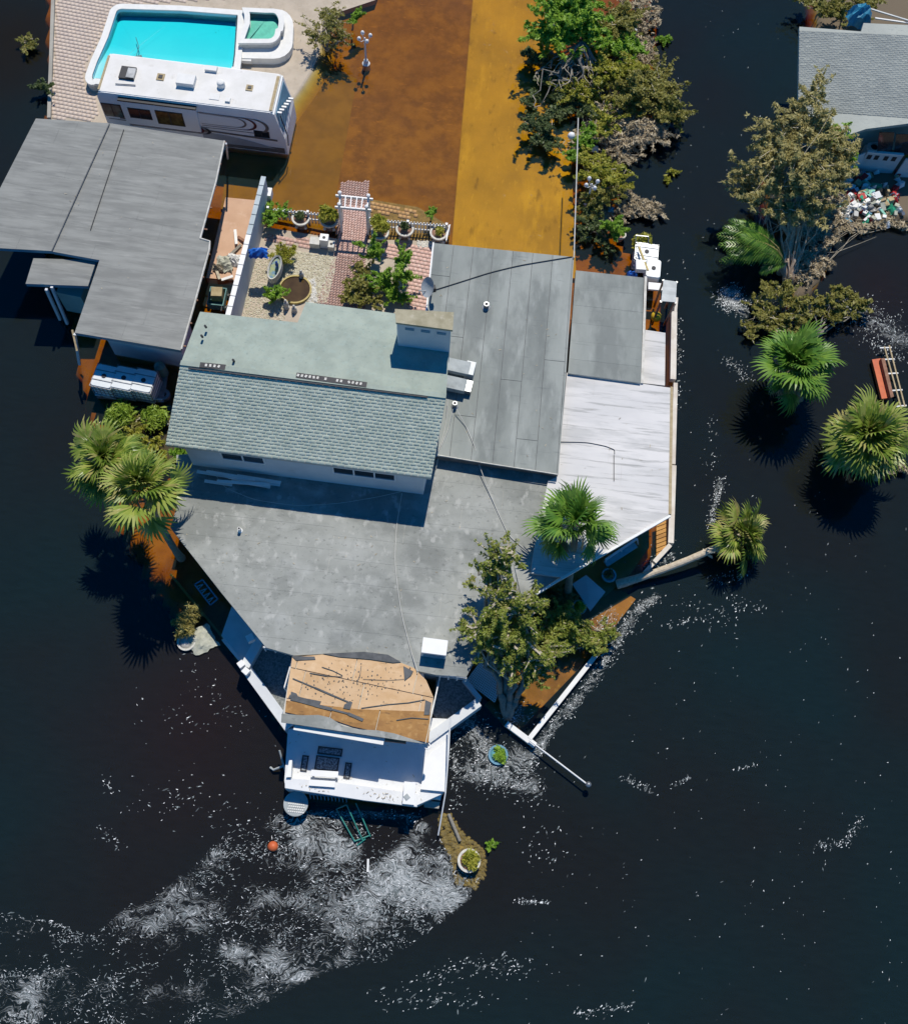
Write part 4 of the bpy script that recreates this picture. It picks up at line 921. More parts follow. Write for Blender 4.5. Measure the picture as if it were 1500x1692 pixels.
# --- fan palms
def fan_mesh(seed, nl=17, R0=.95, droop=.35, spread=2.3, pet=1.0):
    g = random.Random(seed); V, F, T = [], [], []
    def quad(a, b, c, d, tn): n_ = len(V); V.extend([a, b, c, d]); F.append((n_, n_+1, n_+2, n_+3)); T.append(tn)
    # petiole, arching
    for i in range(3):
        x0, x1 = pet*i/3, pet*(i+1)/3; z0, z1 = .10*math.sin(x0/pet*2.2), .10*math.sin(x1/pet*2.2)
        quad((x0, -.022, z0), (x1, -.018, z1), (x1, .018, z1), (x0, .022, z0), .8)
    zc = .10*math.sin(2.2)
    for i in range(nl):
        a = -spread/2+spread*i/(nl-1)+g.uniform(-.03, .03); L = R0*(1-.25*abs(a)/spread)*g.uniform(.85, 1.08); tn = min(1, max(0, .45+g.gauss(0, .22)))
        ca, sa = math.cos(a), math.sin(a); w0, w1, w2 = .015, .055, .036
        px, py = pet, 0
        def pt(r, w_, k=0): return (px+ca*r-sa*w_, py+sa*r+ca*w_, zc+.02*abs(a)-droop*(r/R0)**2*R0*(.35+.5*(k > 0))+.10*abs(w_)/.045*.25)
        fold = .02*(1 if i % 2 else -1)
        m1 = L*.45; m2 = L*.8
        quad(pt(.02, -w0), pt(m1, -w1), pt(m1, w1), pt(.02, w0), tn)
        quad(pt(m1, -w1), pt(m2, -w2, 0), pt(m2, w2, 0), pt(m1, w1), tn)
        tip = pt(L, 0); tip = (tip[0], tip[1], tip[2]-droop*.18)
        quad(pt(m2, -w2, 0), tip, tip, pt(m2, w2, 0), tn)
    F2 = []
    return V, F, T
FANS = {}
def fan_data(m, k, alt=0):
    key = (m, k, alt)
    if key not in FANS:
        V, F, T = fan_mesh(100+k*7+alt*31, nl=(13, 15, 14, 13)[k], droop=(.15, .35, .5, .62)[k], R0=(.95, 1.05, 1.0, .9)[k], pet=(.35, .62, .85, .95)[k], spread=(2.0, 2.5, 2.7, 2.5)[k])
        FF = [(a, b, c, d) if len(set((V[a], V[b], V[c], V[d]))) == 4 else (a, b, d, d) for a, b, c, d in F]
        me = bpy.data.meshes.new('frond')
        V2 = [tuple(v) for v in V]; FF = [(a, b, d) if V2[b] == V2[c] else (a, b, c, d) for a, b, c, d in F]
        me.from_pydata(V2, [], FF); at = me.attributes.new('tone', 'FLOAT', 'FACE'); at.data.foreach_set('value', np.clip(np.array(T, dtype=np.float32)+(-.28, .05, .35)[alt], 0, 1)); me.update()
        me.materials.append(MATS[m]); FANS[key] = me
    return FANS[key]
def palm(base, crown, size, label, nf=42, m='frond', dry=5, tr=.16, axis=None, mid=None, group='fan palms around the house', name='fan_palm', boots=False, low=-35, seed=1):
    g = random.Random(seed*31); B = P(*base); C = P(*crown); t = thing(name, B, label, 'palm', group)
    pts = []
    midp = B.lerp(C, .5)+(Vector(mid) if mid else Vector((g.uniform(-.1, .1), g.uniform(-.1, .1), 0)))
    for i in range(15):
        s = i/14; pts.append(B*(1-s)**2+midp*2*s*(1-s)+C*s*s)
    rr = [tr*(1.25-.35*min(1, i/4))*(1+.05*(i % 2)) for i in range(15)]
    MB().tube(pts, rr, 12).build('trunk', 'bark_palm_pale' if boots else 'bark_palm', t, smooth=False)
    bs = MB()
    for i in range(26):
        a = g.random()*6.3; s = g.uniform(.86 if not boots else .74, 1.0); p = pts[int(s*14)]; ax = (pts[-1]-pts[-3]).normalized(); x = ax.orthogonal().normalized(); y = ax.cross(x); d = x*math.cos(a)+y*math.sin(a)
        bs.bar(p+d*tr*.6, p+d*tr*g.uniform(1.6, 2.6)+ax*g.uniform(.0, .25), .06, .03)
    bs.build('leaf_bases', 'twig_pale' if boots else 'bark_palm', t)
    ax = Vector(axis).normalized() if axis else (pts[-1]-pts[-2]).normalized().lerp(Vector((0, 0, 1)), .6).normalized()
    q = ax.to_track_quat('Z', 'Y'); wa_ = g.uniform(0, 6.3); wind = Vector((math.cos(wa_), math.sin(wa_), -.15))
    dry += 4; nf += 12
    for i in range(nf+dry):
        isdry = i >= nf
        az = i*2.39996+g.uniform(-.55, .55); el = rad(low-20+g.uniform(-10, 10)) if isdry else rad(low+(88-low)*((i+.5)/nf)**.85+g.uniform(-16, 16))
        me = fan_data('frond_dry' if isdry else m, 3 if isdry else min(3, max(0, int(3.3-3.6*(i/nf)+g.random()))), g.choice((0, 1, 1, 2)))
        o = bpy.data.objects.new('frond', me); col.objects.link(o); o.parent = t
        d = Vector((math.cos(az)*math.cos(el), math.sin(az)*math.cos(el), math.sin(el))); d = q @ d; d = (d+wind*.28*g.random()).normalized()
        up = (q @ Vector((0, 0, 1))); x = d; z = (up-d*up.dot(d)); z = z.normalized() if z.length > .05 else d.orthogonal().normalized(); y = z.cross(x)
        Mx = Matrix((x, y, z)).transposed(); roll = Matrix.Rotation(g.gauss(0, .55), 3, 'X')
        o.rotation_euler = (Mx @ roll).to_euler(); s = size/1.62*g.choice((.55, .8, .95, 1.0, 1.08, 1.18))*g.uniform(.93, 1.07)*(.8 if isdry else 1); o.scale = (s, s*g.uniform(.65, 1.1), s); o.location = C-B+d*.05
    return t
palm((300, 922, 0), (238, 812, 5.4), 1.72, 'fan palm with curved grey trunk over brown water, right one of the western pair', nf=46, mid=(.5, -.9, -.1), seed=1)
palm((215, 850, 0), (176, 762, 4.6), 1.6, 'fan palm behind and left of the curved-trunk palm, above the yellow-green shrubs', nf=40, seed=2, m='frond')
palm((935, 992, 0), (951, 866, 4.6), 1.62, 'upright fan palm standing in front of the white roof corner', nf=40, m='frond_green', seed=3, dry=3)
palm((1320, 660, 0), (1311, 606, 2.3), 1.75, 'low bushy bright green fan palm in the canal below the broad shrub', nf=52, m='frond_green', seed=4, dry=4, low=-30)
palm((1447, 790, 0), (1433, 726, 2.4), 1.9, 'large fan palm at the right edge below the orange dock seat', nf=56, m='frond', seed=5, dry=8, low=-25)
palm((1018, 966, .15), (1221, 886, 1.0), 1.38, 'toppled fan palm with its long bare trunk lying across the seawall into the canal', nf=52, m='frond', seed=6, dry=7, axis=(.75, .1, .8), mid=(.1, -.35, .25), boots=True, tr=.17, low=-20)
# --- feather palm
def feather(base, fronds, label):
    B = P(*base); t = thing('feather_palm', B, label, 'palm'); g = random.Random(5)
    MB().tube([B, B+Vector((0, .1, .5)), B+Vector((0, .15, .9))], [.2, .17, .12], 9).build('trunk', 'bark_palm', t)
    C = B+Vector((0, .1, .8))
    for (u, v, z, w_) in fronds:
        E_ = P(u, v, z); V, F, T = [], [], []; k = 25; prev = None; L = (E_-C).length
        mid = C.lerp(E_, .5)+Vector((0, 0, .30*L))
        for i in range(k):
            s = (i+.5)/k; p = C*(1-s)**2+mid*2*s*(1-s)+E_*s*s; s2 = s+.02; p2 = C*(1-s2)**2+mid*2*s2*(1-s2)+E_*s2*s2; d = (p2-p).normalized()
            sd = d.cross(Vector((0, 0, 1))).normalized()
            for sgn in (-1, 1):
                ll = w_*math.sin(math.pi*min(1, .12+s*.88))**.6*g.uniform(.8, 1.1); q = p+(sd*sgn*.8+d*.75+Vector((0, 0, -.25))).normalized()*ll; wv_ = d*.05; n_ = len(V)
                m_ = p.lerp(q, .5)+Vector((0, 0, .05)); V += [p-wv_*.6, p+wv_*.6, m_+wv_, m_-wv_, q]; F += [(n_, n_+1, n_+2, n_+3), (n_+3, n_+2, n_+4, n_+4)]; T += [g.random()]*2
        F = [f for f in F]
        me = bpy.data.meshes.new('frond'); me.from_pydata([tuple(x-B) for x in V], [], [(a, b, c) if c == d_ else (a, b, c, d_) for a, b, c, d_ in F]); at = me.attributes.new('tone', 'FLOAT', 'FACE'); at.data.foreach_set('value', np.array(T, dtype=np.float32)); me.update()
        me.materials.append(MATS['frond_green']); o = bpy.data.objects.new('frond', me); col.objects.link(o); o.parent = t; ORG[o] = B
        MB().tube([C, C.lerp(mid, .5), C*.25+mid*.5+E_*.25, E_], [.03, .025, .018, .006], 5).build('midrib', 'bamboo', o, org=B)
feather((1288, 452, 0), [(1203, 363, 1.9, .8), (1183, 388, 1.8, .8), (1187, 432, 1.1, .7), (1218, 366, 2.5, .85), (1193, 376, 2.3, .85), (1254, 452, .9, .5), (1222, 390, 2.6, .85), (1186, 405, 2.0, .8), (1232, 372, 2.3, .7), (1200, 420, 1.8, .8)], 'green feather-leaved palm leaning left over the dark canal beside the tall pale trunks')

# --- trees and shrubs of the strip between driveway and canal
plant('green_tree', (962, 82, 0), [(925, 40, 2.2, 1.15, 1.0, .9), (960, 22, 2.5, 1.0, .9, .9), (905, 62, 1.9, .8, .8, .7), (978, 60, 1.9, .8, .8, .7), (935, 12, 2.2, 1, .8, .7)], 'leaf_bright', 5600, .17, 'full bright green tree crown at the top of the strip beside the driveway', 'tree', trunk_r=.11, k=13, twigs=8)
g_ = random.Random(3); top_ = thing('toppled_tree', P(961, 82, 0), 'toppled tree with bare pale limbs fanning out below the bright green crown', 'tree')
tb = MB(); B0 = P(962, 68, 1.9); bw = []
for (u, v, z) in ((905, 133, .9), (880, 158, .7), (893, 175, .6), (935, 130, 1.0), (950, 160, .6), (964, 142, .9), (978, 132, .8), (1000, 140, .8), (1012, 158, .5), (925, 108, 1.3), (886, 118, .8), (960, 190, .3), (990, 165, .5), (912, 150, .7)):
    e = P(u, v, z); pts = limb(tb, B0, e, .09, .022, g_, .32, 7, 6)
    for _ in range(4):
        q = pts[g_.randrange(3, 8)]; limb(bw_ := MB(), q, q+Vector((g_.uniform(-.9, .9), g_.uniform(-1.0, .3), g_.uniform(-.3, .2))), .03, .008, g_, .3, 3, 4); bw.append(bw_)
tb.build('limbs', 'bark_gray', top_, smooth=True)
al = MB()
for q in bw: al.add(q.v, q.f)
al.build('branches', 'twig', top_)
cs, rs = [], []
for (u, v, z, r) in ((905, 130, .5, .7), (880, 165, .3, .6), (930, 165, .4, .8), (955, 180, .4, .8), (895, 100, .5, .5), (975, 160, .5, .7), (920, 190, .3, .6), (880, 95, .4, .5), (985, 195, .5, .6), (870, 90, .5, .4)):
    a, b = subclumps(P(u, v, z), (r, r, .35), 8, g_); cs += a; rs += b
V, F, T = leaf_cards(cs, rs, 4200, .13, 77); V[:, 2] = np.maximum(V[:, 2], .03); npmesh('foliage', V, F, 'leaf_dark', top_, P(961, 82, 0), T)
S = 'shrubs in the strip between driveway and canal'
plant('shrub', (1005, 70, 0), [(1005, 45, 1.3, .8, .8, .5), (1022, 30, 1.2, .8, .7, .5)], 'leaf_olive', 2400, .14, 'olive green shrub touching the right side of the bright green crown', 'shrub', S)
plant('shrub', (1030, 100, 0), [(1022, 84, 1.2, .7, .6, .5), (1040, 78, 1.0, .5, .5, .4)], 'leaf_bright', 1500, .15, 'small bright green shrub beside the grey tank drum', 'shrub', S)
plant('shrub', (1030, 135, 0), [(1018, 118, 1.4, .9, .6, .5), (1040, 130, 1.2, .8, .7, .5), (1000, 125, 1.0, .6, .5, .4)], 'leaf_yellow', 2800, .13, 'yellow-green shrub in the middle of the strip, above the wide olive one', 'shrub', S)
plant('shrub', (1070, 190, 0), [(1070, 150, 1.5, 1.2, 1.0, .7), (1095, 165, 1.2, 1.0, .9, .5), (1045, 165, 1.1, .9, .8, .6), (1105, 190, .8, .7, .7, .4), (1090, 120, .9, .6, .8, .4)], 'leaf_olive', 5600, .12, 'widest olive shrub of the strip spreading over the canal edge', 'shrub', S, twigs=60, bare=.25)
plant('dead_brush', (1035, 235, 0), [(1035, 215, .6, 1.1, .9, .35), (1010, 235, .5, .9, .6, .3), (1065, 225, .6, 1.0, .7, .35), (1025, 255, .35, .7, .5, .25), (1075, 215, .7, .8, .8, .4), (1012, 190, .6, .6, .6, .3)], 'leaf_dead', 5200, .10, 'wide mass of grey-brown dead brush below the olive shrub', 'dead brush', 'grey dead brush along the strip', grow=1.2, twigs=110, bare=.3, long=3.2)
plant('dead_brush', (1060, 25, 0), [(1050, 10, .5, .8, .7, .3), (1075, 28, .4, .6, .6, .25), (1062, 42, .3, .5, .5, .2)], 'leaf_dead', 2200, .10, 'heap of grey dead brush at the very top of the strip', 'dead brush', 'grey dead brush along the strip', twigs=50, long=3)
plant('dead_brush', (1068, 90, 0), [(1066, 86, .3, .5, .6, .2), (1075, 100, .25, .5, .4, .2)], 'leaf_dead', 1000, .10, 'small patch of grey dead brush beside the bright green shrub and the canal', 'dead brush', 'grey dead brush along the strip', twigs=20, long=3)
plant('dead_brush', (1060, 345, 0), [(1058, 342, .35, .8, .6, .25), (1078, 345, .3, .5, .4, .2), (1030, 350, .3, .6, .5, .2)], 'leaf_dead', 1900, .10, 'low dead brush heap jutting into the canal above the water tanks', 'dead brush', 'grey dead brush along the strip', twigs=50, long=3)
plant('fallen_branch', (928, 250, .1), [(895, 212, .7, .7, .7, .3), (905, 235, .5, .6, .5, .25), (885, 205, .5, .5, .4, .2)], 'leaf_dark', 1900, .12, 'dark leafy branch fallen onto the driveway edge', 'branch', trunk_r=.05)
plant('shrub', (962, 250, 0), [(960, 240, .9, .5, .5, .4), (972, 222, .8, .4, .5, .3), (945, 255, .8, .5, .4, .3)], 'leaf_bright', 1500, .12, 'green shrub beside the round white lamp globe', 'shrub', S)
plant('shrub', (995, 300, 0), [(990, 285, 1.3, .8, .6, .5), (1005, 300, 1.1, .7, .6, .4), (975, 270, .9, .5, .5, .4)], 'leaf_yellow', 2600, .12, 'yellow-green shrub leaning over the half-hidden lamp post', 'shrub', S)
plant('shrub', (1005, 340, 0), [(1000, 320, 1.0, .7, .5, .4), (985, 335, .8, .5, .5, .3), (970, 350, .6, .4, .5, .3)], 'leaf_olive', 1900, .12, 'olive shrub just above the tipped-over flower pot', 'shrub', S)
plant('shrub', (985, 380, 0), [(980, 372, .6, .5, .5, .3), (1000, 400, .4, .4, .5, .25), (968, 390, .3, .3, .3, .2)], 'leaf_dark', 1400, .12, 'dark low shrub left of the tipped-over flower pot', 'shrub', S)
plant('leaf_litter', (985, 200, 0), [(955, 110, .1, 1.2, 1.0, .12), (990, 180, .1, 1.4, 1.2, .12), (1030, 150, .1, 1.4, 1.3, .12), (960, 230, .1, .9, .9, .12), (1000, 290, .1, .9, 1.3, .12), (1000, 350, .1, .8, .9, .1), (1040, 60, .1, 1.2, 1.2, .12)], 'leaf_dead', 4200, .11, 'brown leaf litter and twigs floating under the shrubs of the strip', 'leaf litter', trunk=False, ragged=False, twigs=90, long=3)
plant('shrub', (990, 120, 0), [(985, 100, 1.2, .7, .6, .5), (960, 150, .8, .8, .6, .4), (1000, 200, 1.0, .6, .7, .5)], 'leaf_yellow', 1800, .12, 'yellow-green shrub showing between the bare limbs of the toppled tree', 'shrub', S)
pt = plant('potted_shrub', (1020, 400, 0), [(1013, 377, .9, .62, .55, .45)], 'leaf_bright', 1700, .13, 'bright green bush growing out of a tipped-over round pot', 'potted plant', k=12)
pc = P(1022, 388, .35); MB().ring(pc, .38, .3, -.05, .05, 20, 1, .75).build('pot_rim', 'white_stone', pt); MB().lathe(pc-Vector((0, 0, .35)), [(.15, 0), (.28, .1), (.32, .32)], 16).build('pot', 'terracotta', pt)
plant('floating_plant', (1095, 67, .02), [(1096, 66, .15, .3, .3, .12)], 'leaf_bright', 300, .14, 'small bright green plant floating alone in the canal', 'floating plant', trunk=False, twigs=0)
plant('floating_branch', (1108, 295, .02), [(1114, 284, .15, .25, .2, .1), (1103, 298, .1, .2, .2, .08)], 'leaf_yellow', 180, .13, 'yellow-green leafy branch floating in the canal beside the strip', 'branch', trunk=False, twigs=5)
# around the pool and top left
plant('shrub', (540, 85, 0), [(540, 40, 1.6, .9, .8, .6), (525, 62, 1.1, .8, .7, .4), (565, 62, 1.2, .8, .6, .5), (548, 20, 1.2, .7, .6, .4)], 'leaf_olive', 2000, .09, 'sparse olive shrub with bare twigs between the pool and the lamp post', 'shrub', twigs=130, bare=.3)
plant('potted_shrub', (582, 50, 0), [(587, 28, 1.1, .4, .45, .35)], 'leaf_bright', 700, .12, 'small round green bush at the top edge above the lamp post', 'shrub')
plant('shrub', (75, 150, 0), [(74, 143, .5, .45, .4, .25)], 'leaf_dark', 700, .12, 'small dark green bush on the west kerb of the pool deck', 'shrub')
plant('grass_clump', (55, 70, -.1), [(50, 72, .3, .6, .6, .2)], 'leaf_olive', 500, .1, 'sparse olive weeds in the water at the far left', 'weeds', trunk=False, twigs=12)
plant('grass_clump', (200, 688, 0), [(200, 686, .35, .55, .55, .3)], 'grass', 1900, .12, 'round bright grass tussock below the three white tanks, left one', 'grass', 'round grass tussocks below the tanks', ragged=False, trunk=False, twigs=0, long=4)
plant('grass_clump', (256, 694, 0), [(256, 692, .35, .48, .5, .3)], 'grass', 1700, .12, 'round bright grass tussock beside the shingled roof, right one', 'grass', 'round grass tussocks below the tanks', ragged=False, trunk=False, twigs=0, long=4)
plant('shrub', (228, 698, 0), [(228, 695, .25, .45, .45, .22)], 'leaf_olive', 800, .1, 'low dark shrub between the two bright grass tussocks', 'shrub')
plant('shrub', (232, 745, 0), [(215, 725, .7, .8, .5, .4), (245, 738, .5, .6, .5, .3), (255, 760, .4, .5, .5, .25)], 'leaf_yellow', 2000, .12, 'yellow-green shrub bed between the tussocks and the fan palms', 'shrub')
plant('shrub', (295, 755, 0), [(294, 750, .6, .25, .45, .3)], 'leaf_bright', 350, .2, 'narrow broad-leaved plant at the corner of the upper floor', 'plant')
plant('grass_clump', (313, 1035, 0), [(311, 1027, .5, .5, .5, .35)], 'grass_gold', 1400, .1, 'golden grass clump above the half-sunk white planter', 'grass', trunk=False, twigs=10, long=5)
# south-east trees
plant('juniper_tree', (838, 1186, 0), [(822, 930, 5.2, .75, .8, .8), (838, 912, 5.6, .6, .5, .5), (806, 955, 4.6, .7, .8, .7), (828, 990, 4.6, 1.0, .9, .8), (858, 1005, 4.2, .9, .9, .7), (800, 1035, 4.0, .9, .8, .7), (850, 1050, 3.6, 1.1, .9, .8), (800, 1065, 3.5, .8, .7, .6), (885, 1085, 2.8, .9, .8, .6), (850, 1100, 2.6, .9, .7, .6), (875, 1110, 2.2, .7, .6, .5)], 'leaf_juniper', 15000, .085, 'tall juniper with a ragged olive crown leaning over the south roof', 'tree', trunk_r=.17, k=16, twigs=110, rel=.36, bare=.2)
plant('fallen_juniper', (905, 1085, 0), [(915, 1050, 1.0, 1.0, .8, .5), (960, 1050, .9, 1.0, .7, .4), (1000, 1045, .8, .6, .5, .3), (985, 1065, .6, .7, .5, .3), (940, 1035, 1.1, .8, .6, .5), (925, 1010, 1.2, .6, .6, .5)], 'leaf_juniper', 6500, .10, 'low olive juniper branches spreading right over the flooded brick walk', 'tree', trunk_r=.07, twigs=60)
plant('shrub', (900, 1020, 0), [(897, 1005, .6, .7, .7, .4), (925, 990, .5, .6, .5, .35)], 'leaf_dark', 2000, .11, 'dark shrub in the shade beneath the upright fan palm', 'shrub')
# right bank
ml = plant('paperbark_tree', (1300, 470, 0), [(1325, 195, 4.6, 1.1, 1.0, .9), (1342, 158, 5.2, .6, 1.0, .7), (1300, 215, 4.2, 1.1, 1.0, .9), (1350, 225, 4.2, 1.1, .9, .8), (1265, 255, 3.6, 1.0, .9, .7), (1310, 262, 4.2, 1.3, 1.1, .9), (1243, 290, 2.8, 1.1, .8, .6), (1355, 270, 3.8, 1.2, .9, .8), (1230, 322, 2.3, .8, .6, .5), (1332, 312, 3.4, 1.2, .9, .8), (1280, 315, 3.2, 1.1, .9, .7), (1390, 248, 3.6, 1.0, .7, .6), (1380, 290, 3.0, 1.0, .8, .6), (1300, 350, 2.6, 1.0, .8, .5), (1350, 345, 2.4, 1.0, .8, .5), (1248, 330, 2.2, .8, .5, .4)], 'leaf_melaleuca', 20000, .10, 'tall paperbark tree with pale trunks and wind-blown khaki crown on the right bank', 'tree', wood='bark_pale', trunk_r=.05, k=12, twigs=200, rel=.4, bare=.2, long=3)
for (u, v, tu, tv, tz, r) in ((1296, 468, 1296, 290, 3.4, .15), (1303, 468, 1310, 280, 3.6, .13), (1315, 460, 1322, 250, 4.0, .11), (1308, 470, 1300, 300, 3.2, .11)):
    b_ = MB(); limb(b_, P(u, v, 0), P(tu, tv, tz), r, r*.5, random.Random(u), .12, 9, 8); b_.build('trunk', 'bark_pale', ml, smooth=True)
plant('shrub', (1300, 500, 0), [(1290, 490, .9, 1.0, .7, .5), (1310, 520, .8, .9, .8, .5), (1270, 520, .7, .8, .7, .4), (1250, 505, .5, .5, .5, .3), (1240, 545, .4, .5, .5, .25), (1280, 545, .6, .8, .5, .4)], 'leaf_olive', 4200, .12, 'broad olive shrub at the foot of the tall paperbark', 'shrub', twigs=60)
plant('shrub', (1345, 560, 0), [(1390, 485, .9, .7, .5, .35), (1410, 500, .8, .6, .6, .35), (1370, 500, .8, .6, .5, .35), (1385, 525, .6, .7, .4, .3), (1422, 510, .5, .4, .5, .3), (1350, 500, .8, .5, .4, .3)], 'leaf_olive', 1900, .15, 'sparse shrub with long pale bare stems reaching right over the canal', 'shrub', twigs=60, bare=.1)
plant('shrub', (1390, 30, 0), [(1365, 12, 1.2, 1.1, .7, .5), (1395, 22, 1.2, 1.0, .7, .5), (1425, 5, 1.2, 1.0, .6, .5), (1335, 0, .9, .8, .5, .4)], 'leaf_olive', 3800, .12, 'olive shrub mass behind the pale shingled roof at the top right', 'shrub', twigs=40)
plant('shrub', (1365, 215, 0), [(1370, 228, 3.6, .9, .7, .6), (1395, 262, 3.0, .8, .6, .5), (1362, 208, 3.4, .6, .5, .5)], 'leaf_bright', 2300, .12, 'deep green bush between the paperbark and the pale shingled roof', 'shrub', trunk_r=.05)
plant('shrub', (1498, 262, 0), [(1497, 252, .8, .4, .4, .3)], 'leaf_yellow', 300, .16, 'small yellow-green bush at the right edge beside the white gate', 'shrub')
plant('dead_brush', (1345, 400, .1), [(1345, 380, .3, 1.2, 1.0, .2), (1340, 430, .25, 1.0, .8, .2), (1375, 350, .4, .8, 1.0, .25), (1320, 455, .2, .8, .6, .2), (1360, 330, .5, .9, .8, .3), (1460, 365, .2, 1.0, .4, .15), (1400, 375, .25, .9, .4, .2)], 'leaf_dead', 6500, .11, 'carpet of pale dead leaves and twigs on the right bank below the rubbish', 'dead brush', twigs=160, long=3, trunk=False)
plant('dead_frond_bunch', (1475, 775, 0), [(1475, 768, .3, .35, .6, .2)], 'leaf_dead', 700, .11, 'pale dry leaf bunch beside the large right-hand fan palm', 'dead leaves', trunk=False, twigs=20, long=4)

# ------------------------------------------------------------------ front garden
gp = [(388, 392), (440, 378), (560, 400), (742, 408), (715, 402), (705, 560), (400, 560)]
gd = MB().prism(PP([(396, 385), (440, 375), (560, 395), (735, 398), (735, 540), (380, 560)], .02), .5).build('garden_ground', 'sand'); tag(gd, kind='structure')
pp1 = pavers([(561, 300), (612, 300), (604, 425), (600, 520), (515, 520), (545, 440), (556, 410)], .03, 'brick_pale', .2, .11, gd, 'path_brick', ang=.8)
pp2 = pavers([(612, 400), (716, 404), (706, 520), (672, 520), (672, 430), (612, 425)], .03, 'brick_pale', .22, .22, gd, 'path_brick', ang=-.1)
pp3 = pavers([(610, 330), (690, 345), (690, 362), (612, 352)], -.07, 'brick_pale', .22, .22, gd, 'path_brick', skip=.15)
pp4 = pavers([(440, 385), (560, 402), (556, 415), (440, 400)], .03, 'brick_pale', .22, .22, gd, 'path_brick', skip=.1)
tag(MB().prism(PP([(558, 330), (615, 330), (690, 342), (740, 372), (742, 400), (556, 400)], -.09), .4).build('path_bed', 'joint'), kind='structure')
tag(MB().prism(PP([(561, 338), (612, 338), (606, 425), (556, 425)], .035), .4).build('path', 'joint'), kind='structure')
pavers([(561, 340), (610, 340), (605, 424), (557, 424)], .04, 'brick_pale', .2, .11, gd, 'path_brick', ang=.8)
def pebbles(px, n, z, s0, s1, m, parent, seed=3, name='pebbles'):
    g = np.random.RandomState(seed); poly = PP(px, z); xs = [p.x for p in poly]; ys = [p.y for p in poly]
    X = g.uniform(min(xs), max(xs), n*3); Y = g.uniform(min(ys), max(ys), n*3); k = inside(X, Y, poly); X, Y = X[k][:n], Y[k][:n]; n = len(X)
    s = g.uniform(s0, s1, n); a = g.uniform(0, 6.3, n); el = g.uniform(.6, 1, n)
    base = np.array([(1, 0, 0), (.5, .87, 0), (-.5, .87, 0), (-1, 0, 0), (-.5, -.87, 0), (.5, -.87, 0), (.5, .1, .7), (-.1, .5, .75), (-.45, -.3, .7), (.2, -.5, .7)])
    fc = np.array([(0, 1, 7, 6), (1, 2, 7, 7), (2, 3, 8, 7), (3, 4, 8, 8), (4, 5, 9, 8), (5, 0, 6, 9), (6, 7, 8, 9)])
    V = base[None]*s[:, None, None]; V[:, :, 1] *= el[:, None]
    ca, sa = np.cos(a)[:, None], np.sin(a)[:, None]; x = V[:, :, 0]*ca-V[:, :, 1]*sa; y = V[:, :, 0]*sa+V[:, :, 1]*ca
    V = np.stack([x+X[:, None], y+Y[:, None], V[:, :, 2]*.8+z], -1).reshape(-1, 3)
    fc = np.array([(0, 1, 7, 6), (2, 3, 8, 7), (4, 5, 9, 8), (5, 0, 6, 9), (6, 7, 8, 9)])
    F = (fc[None]+(np.arange(n)*10)[:, None, None]).reshape(-1, 4)
    o = npmesh(name, V, F, m, parent, ORG.get(parent, Vector()), tone=g.rand(len(F))); tag(o, kind='stuff'); return o
pebbles([(470, 412), (555, 425), (553, 450), (540, 500), (505, 502), (470, 450)], 3800, .025, .03, .06, 'pebble', gd)
pebbles([(415, 415), (480, 405), (470, 530), (400, 535)], 1800, .025, .03, .055, 'pebble', gd, 5)
pebbles([(500, 462), (520, 462), (525, 510), (505, 520), (512, 490)], 130, .03, .07, .12, 'white_stone', gd, 6)
pebbles([(690, 398), (735, 400), (725, 410), (690, 408)], 200, .03, .04, .09, 'white_stone', gd, 8)
pebbles([(180, 675), (185, 700), (215, 705), (290, 700), (293, 672), (285, 680), (284, 695), (190, 690)], 260, .0, .05, .09, 'white_stone', gd, 9)
tag(MB().prism(PP([(180, 668), (292, 672), (292, 770), (240, 790), (185, 720)], -.04), .4).build('flower_bed', 'soil'), kind='structure')
# picket fence
pf = thing('picket_fence', P(595, 375, 0), 'white picket fence along the flooded front of the garden, either side of the arbour', 'fence')
pk = MB()
def fence_run(a, b, z=.85):
    A, B = P(*a, z), P(*b, z); n = int((B-A).length/.16)
    for hh in (-.12, -.55): MB().bar(A+Vector((0, 0, hh)), B+Vector((0, 0, hh)), .04, .08).build('rail', 'white_clean', pf)
    for i in range(n+1):
        p = A.lerp(B, i/n); pk.bar(p-Vector((0, -.03, .9)), p+Vector((0, .03, 0)), .07, .025)
    for i in range(int(n/12)+1):
        p = A.lerp(B, min(1, i*12/n)); MB().bar(p-Vector((0, 0, 1.1)), p+Vector((0, 0, .1)), .12, .12).build('post', 'white_clean', pf)
fence_run((443, 344), (558, 356)); fence_run((610, 362), (743, 372))
MB().bar(P(743, 372, .85), P(737, 398, .85), .05, .1).build('rail', 'white_clean', pf)
tag(pk.build('picket', 'white_clean', pf), kind='stuff')
# arbour
ar = thing('garden_arbour', P(585, 388, 0), 'white wooden arbour over the brick path at the picket fence', 'arbour')
zt = 2.0
F1, F2, B1, B2 = P(561, 343, zt), P(606, 347, zt), P(562, 324, zt), P(609, 329, zt)
for p in (F1, F2, B1, B2): MB().bar(Vector((p.x, p.y, -.4)), p+Vector((0, 0, .18)), .11, .11).build('post', 'white_clean', ar); 
for p in (F1, F2, B1, B2): MB().lathe(p+Vector((0, 0, .18)), [(.03, 0), (.1, .06), (.09, .13), (.02, .17)], 10).build('finial', 'white_clean', ar)
dx = (F2-F1).normalized()
MB().bar(F1-dx*.22, F2+dx*.22, .07, .14).build('beam', 'white_clean', ar); MB().bar(B1-dx*.22, B2+dx*.22, .07, .14).build('beam', 'white_clean', ar)
for t in (.2, .4, .6, .8): MB().bar(F1.lerp(F2, t)+Vector((0, 0, .05)), B1.lerp(B2, t)+Vector((0, 0, .05)), .05, .07).build('slat', 'white_clean', ar)
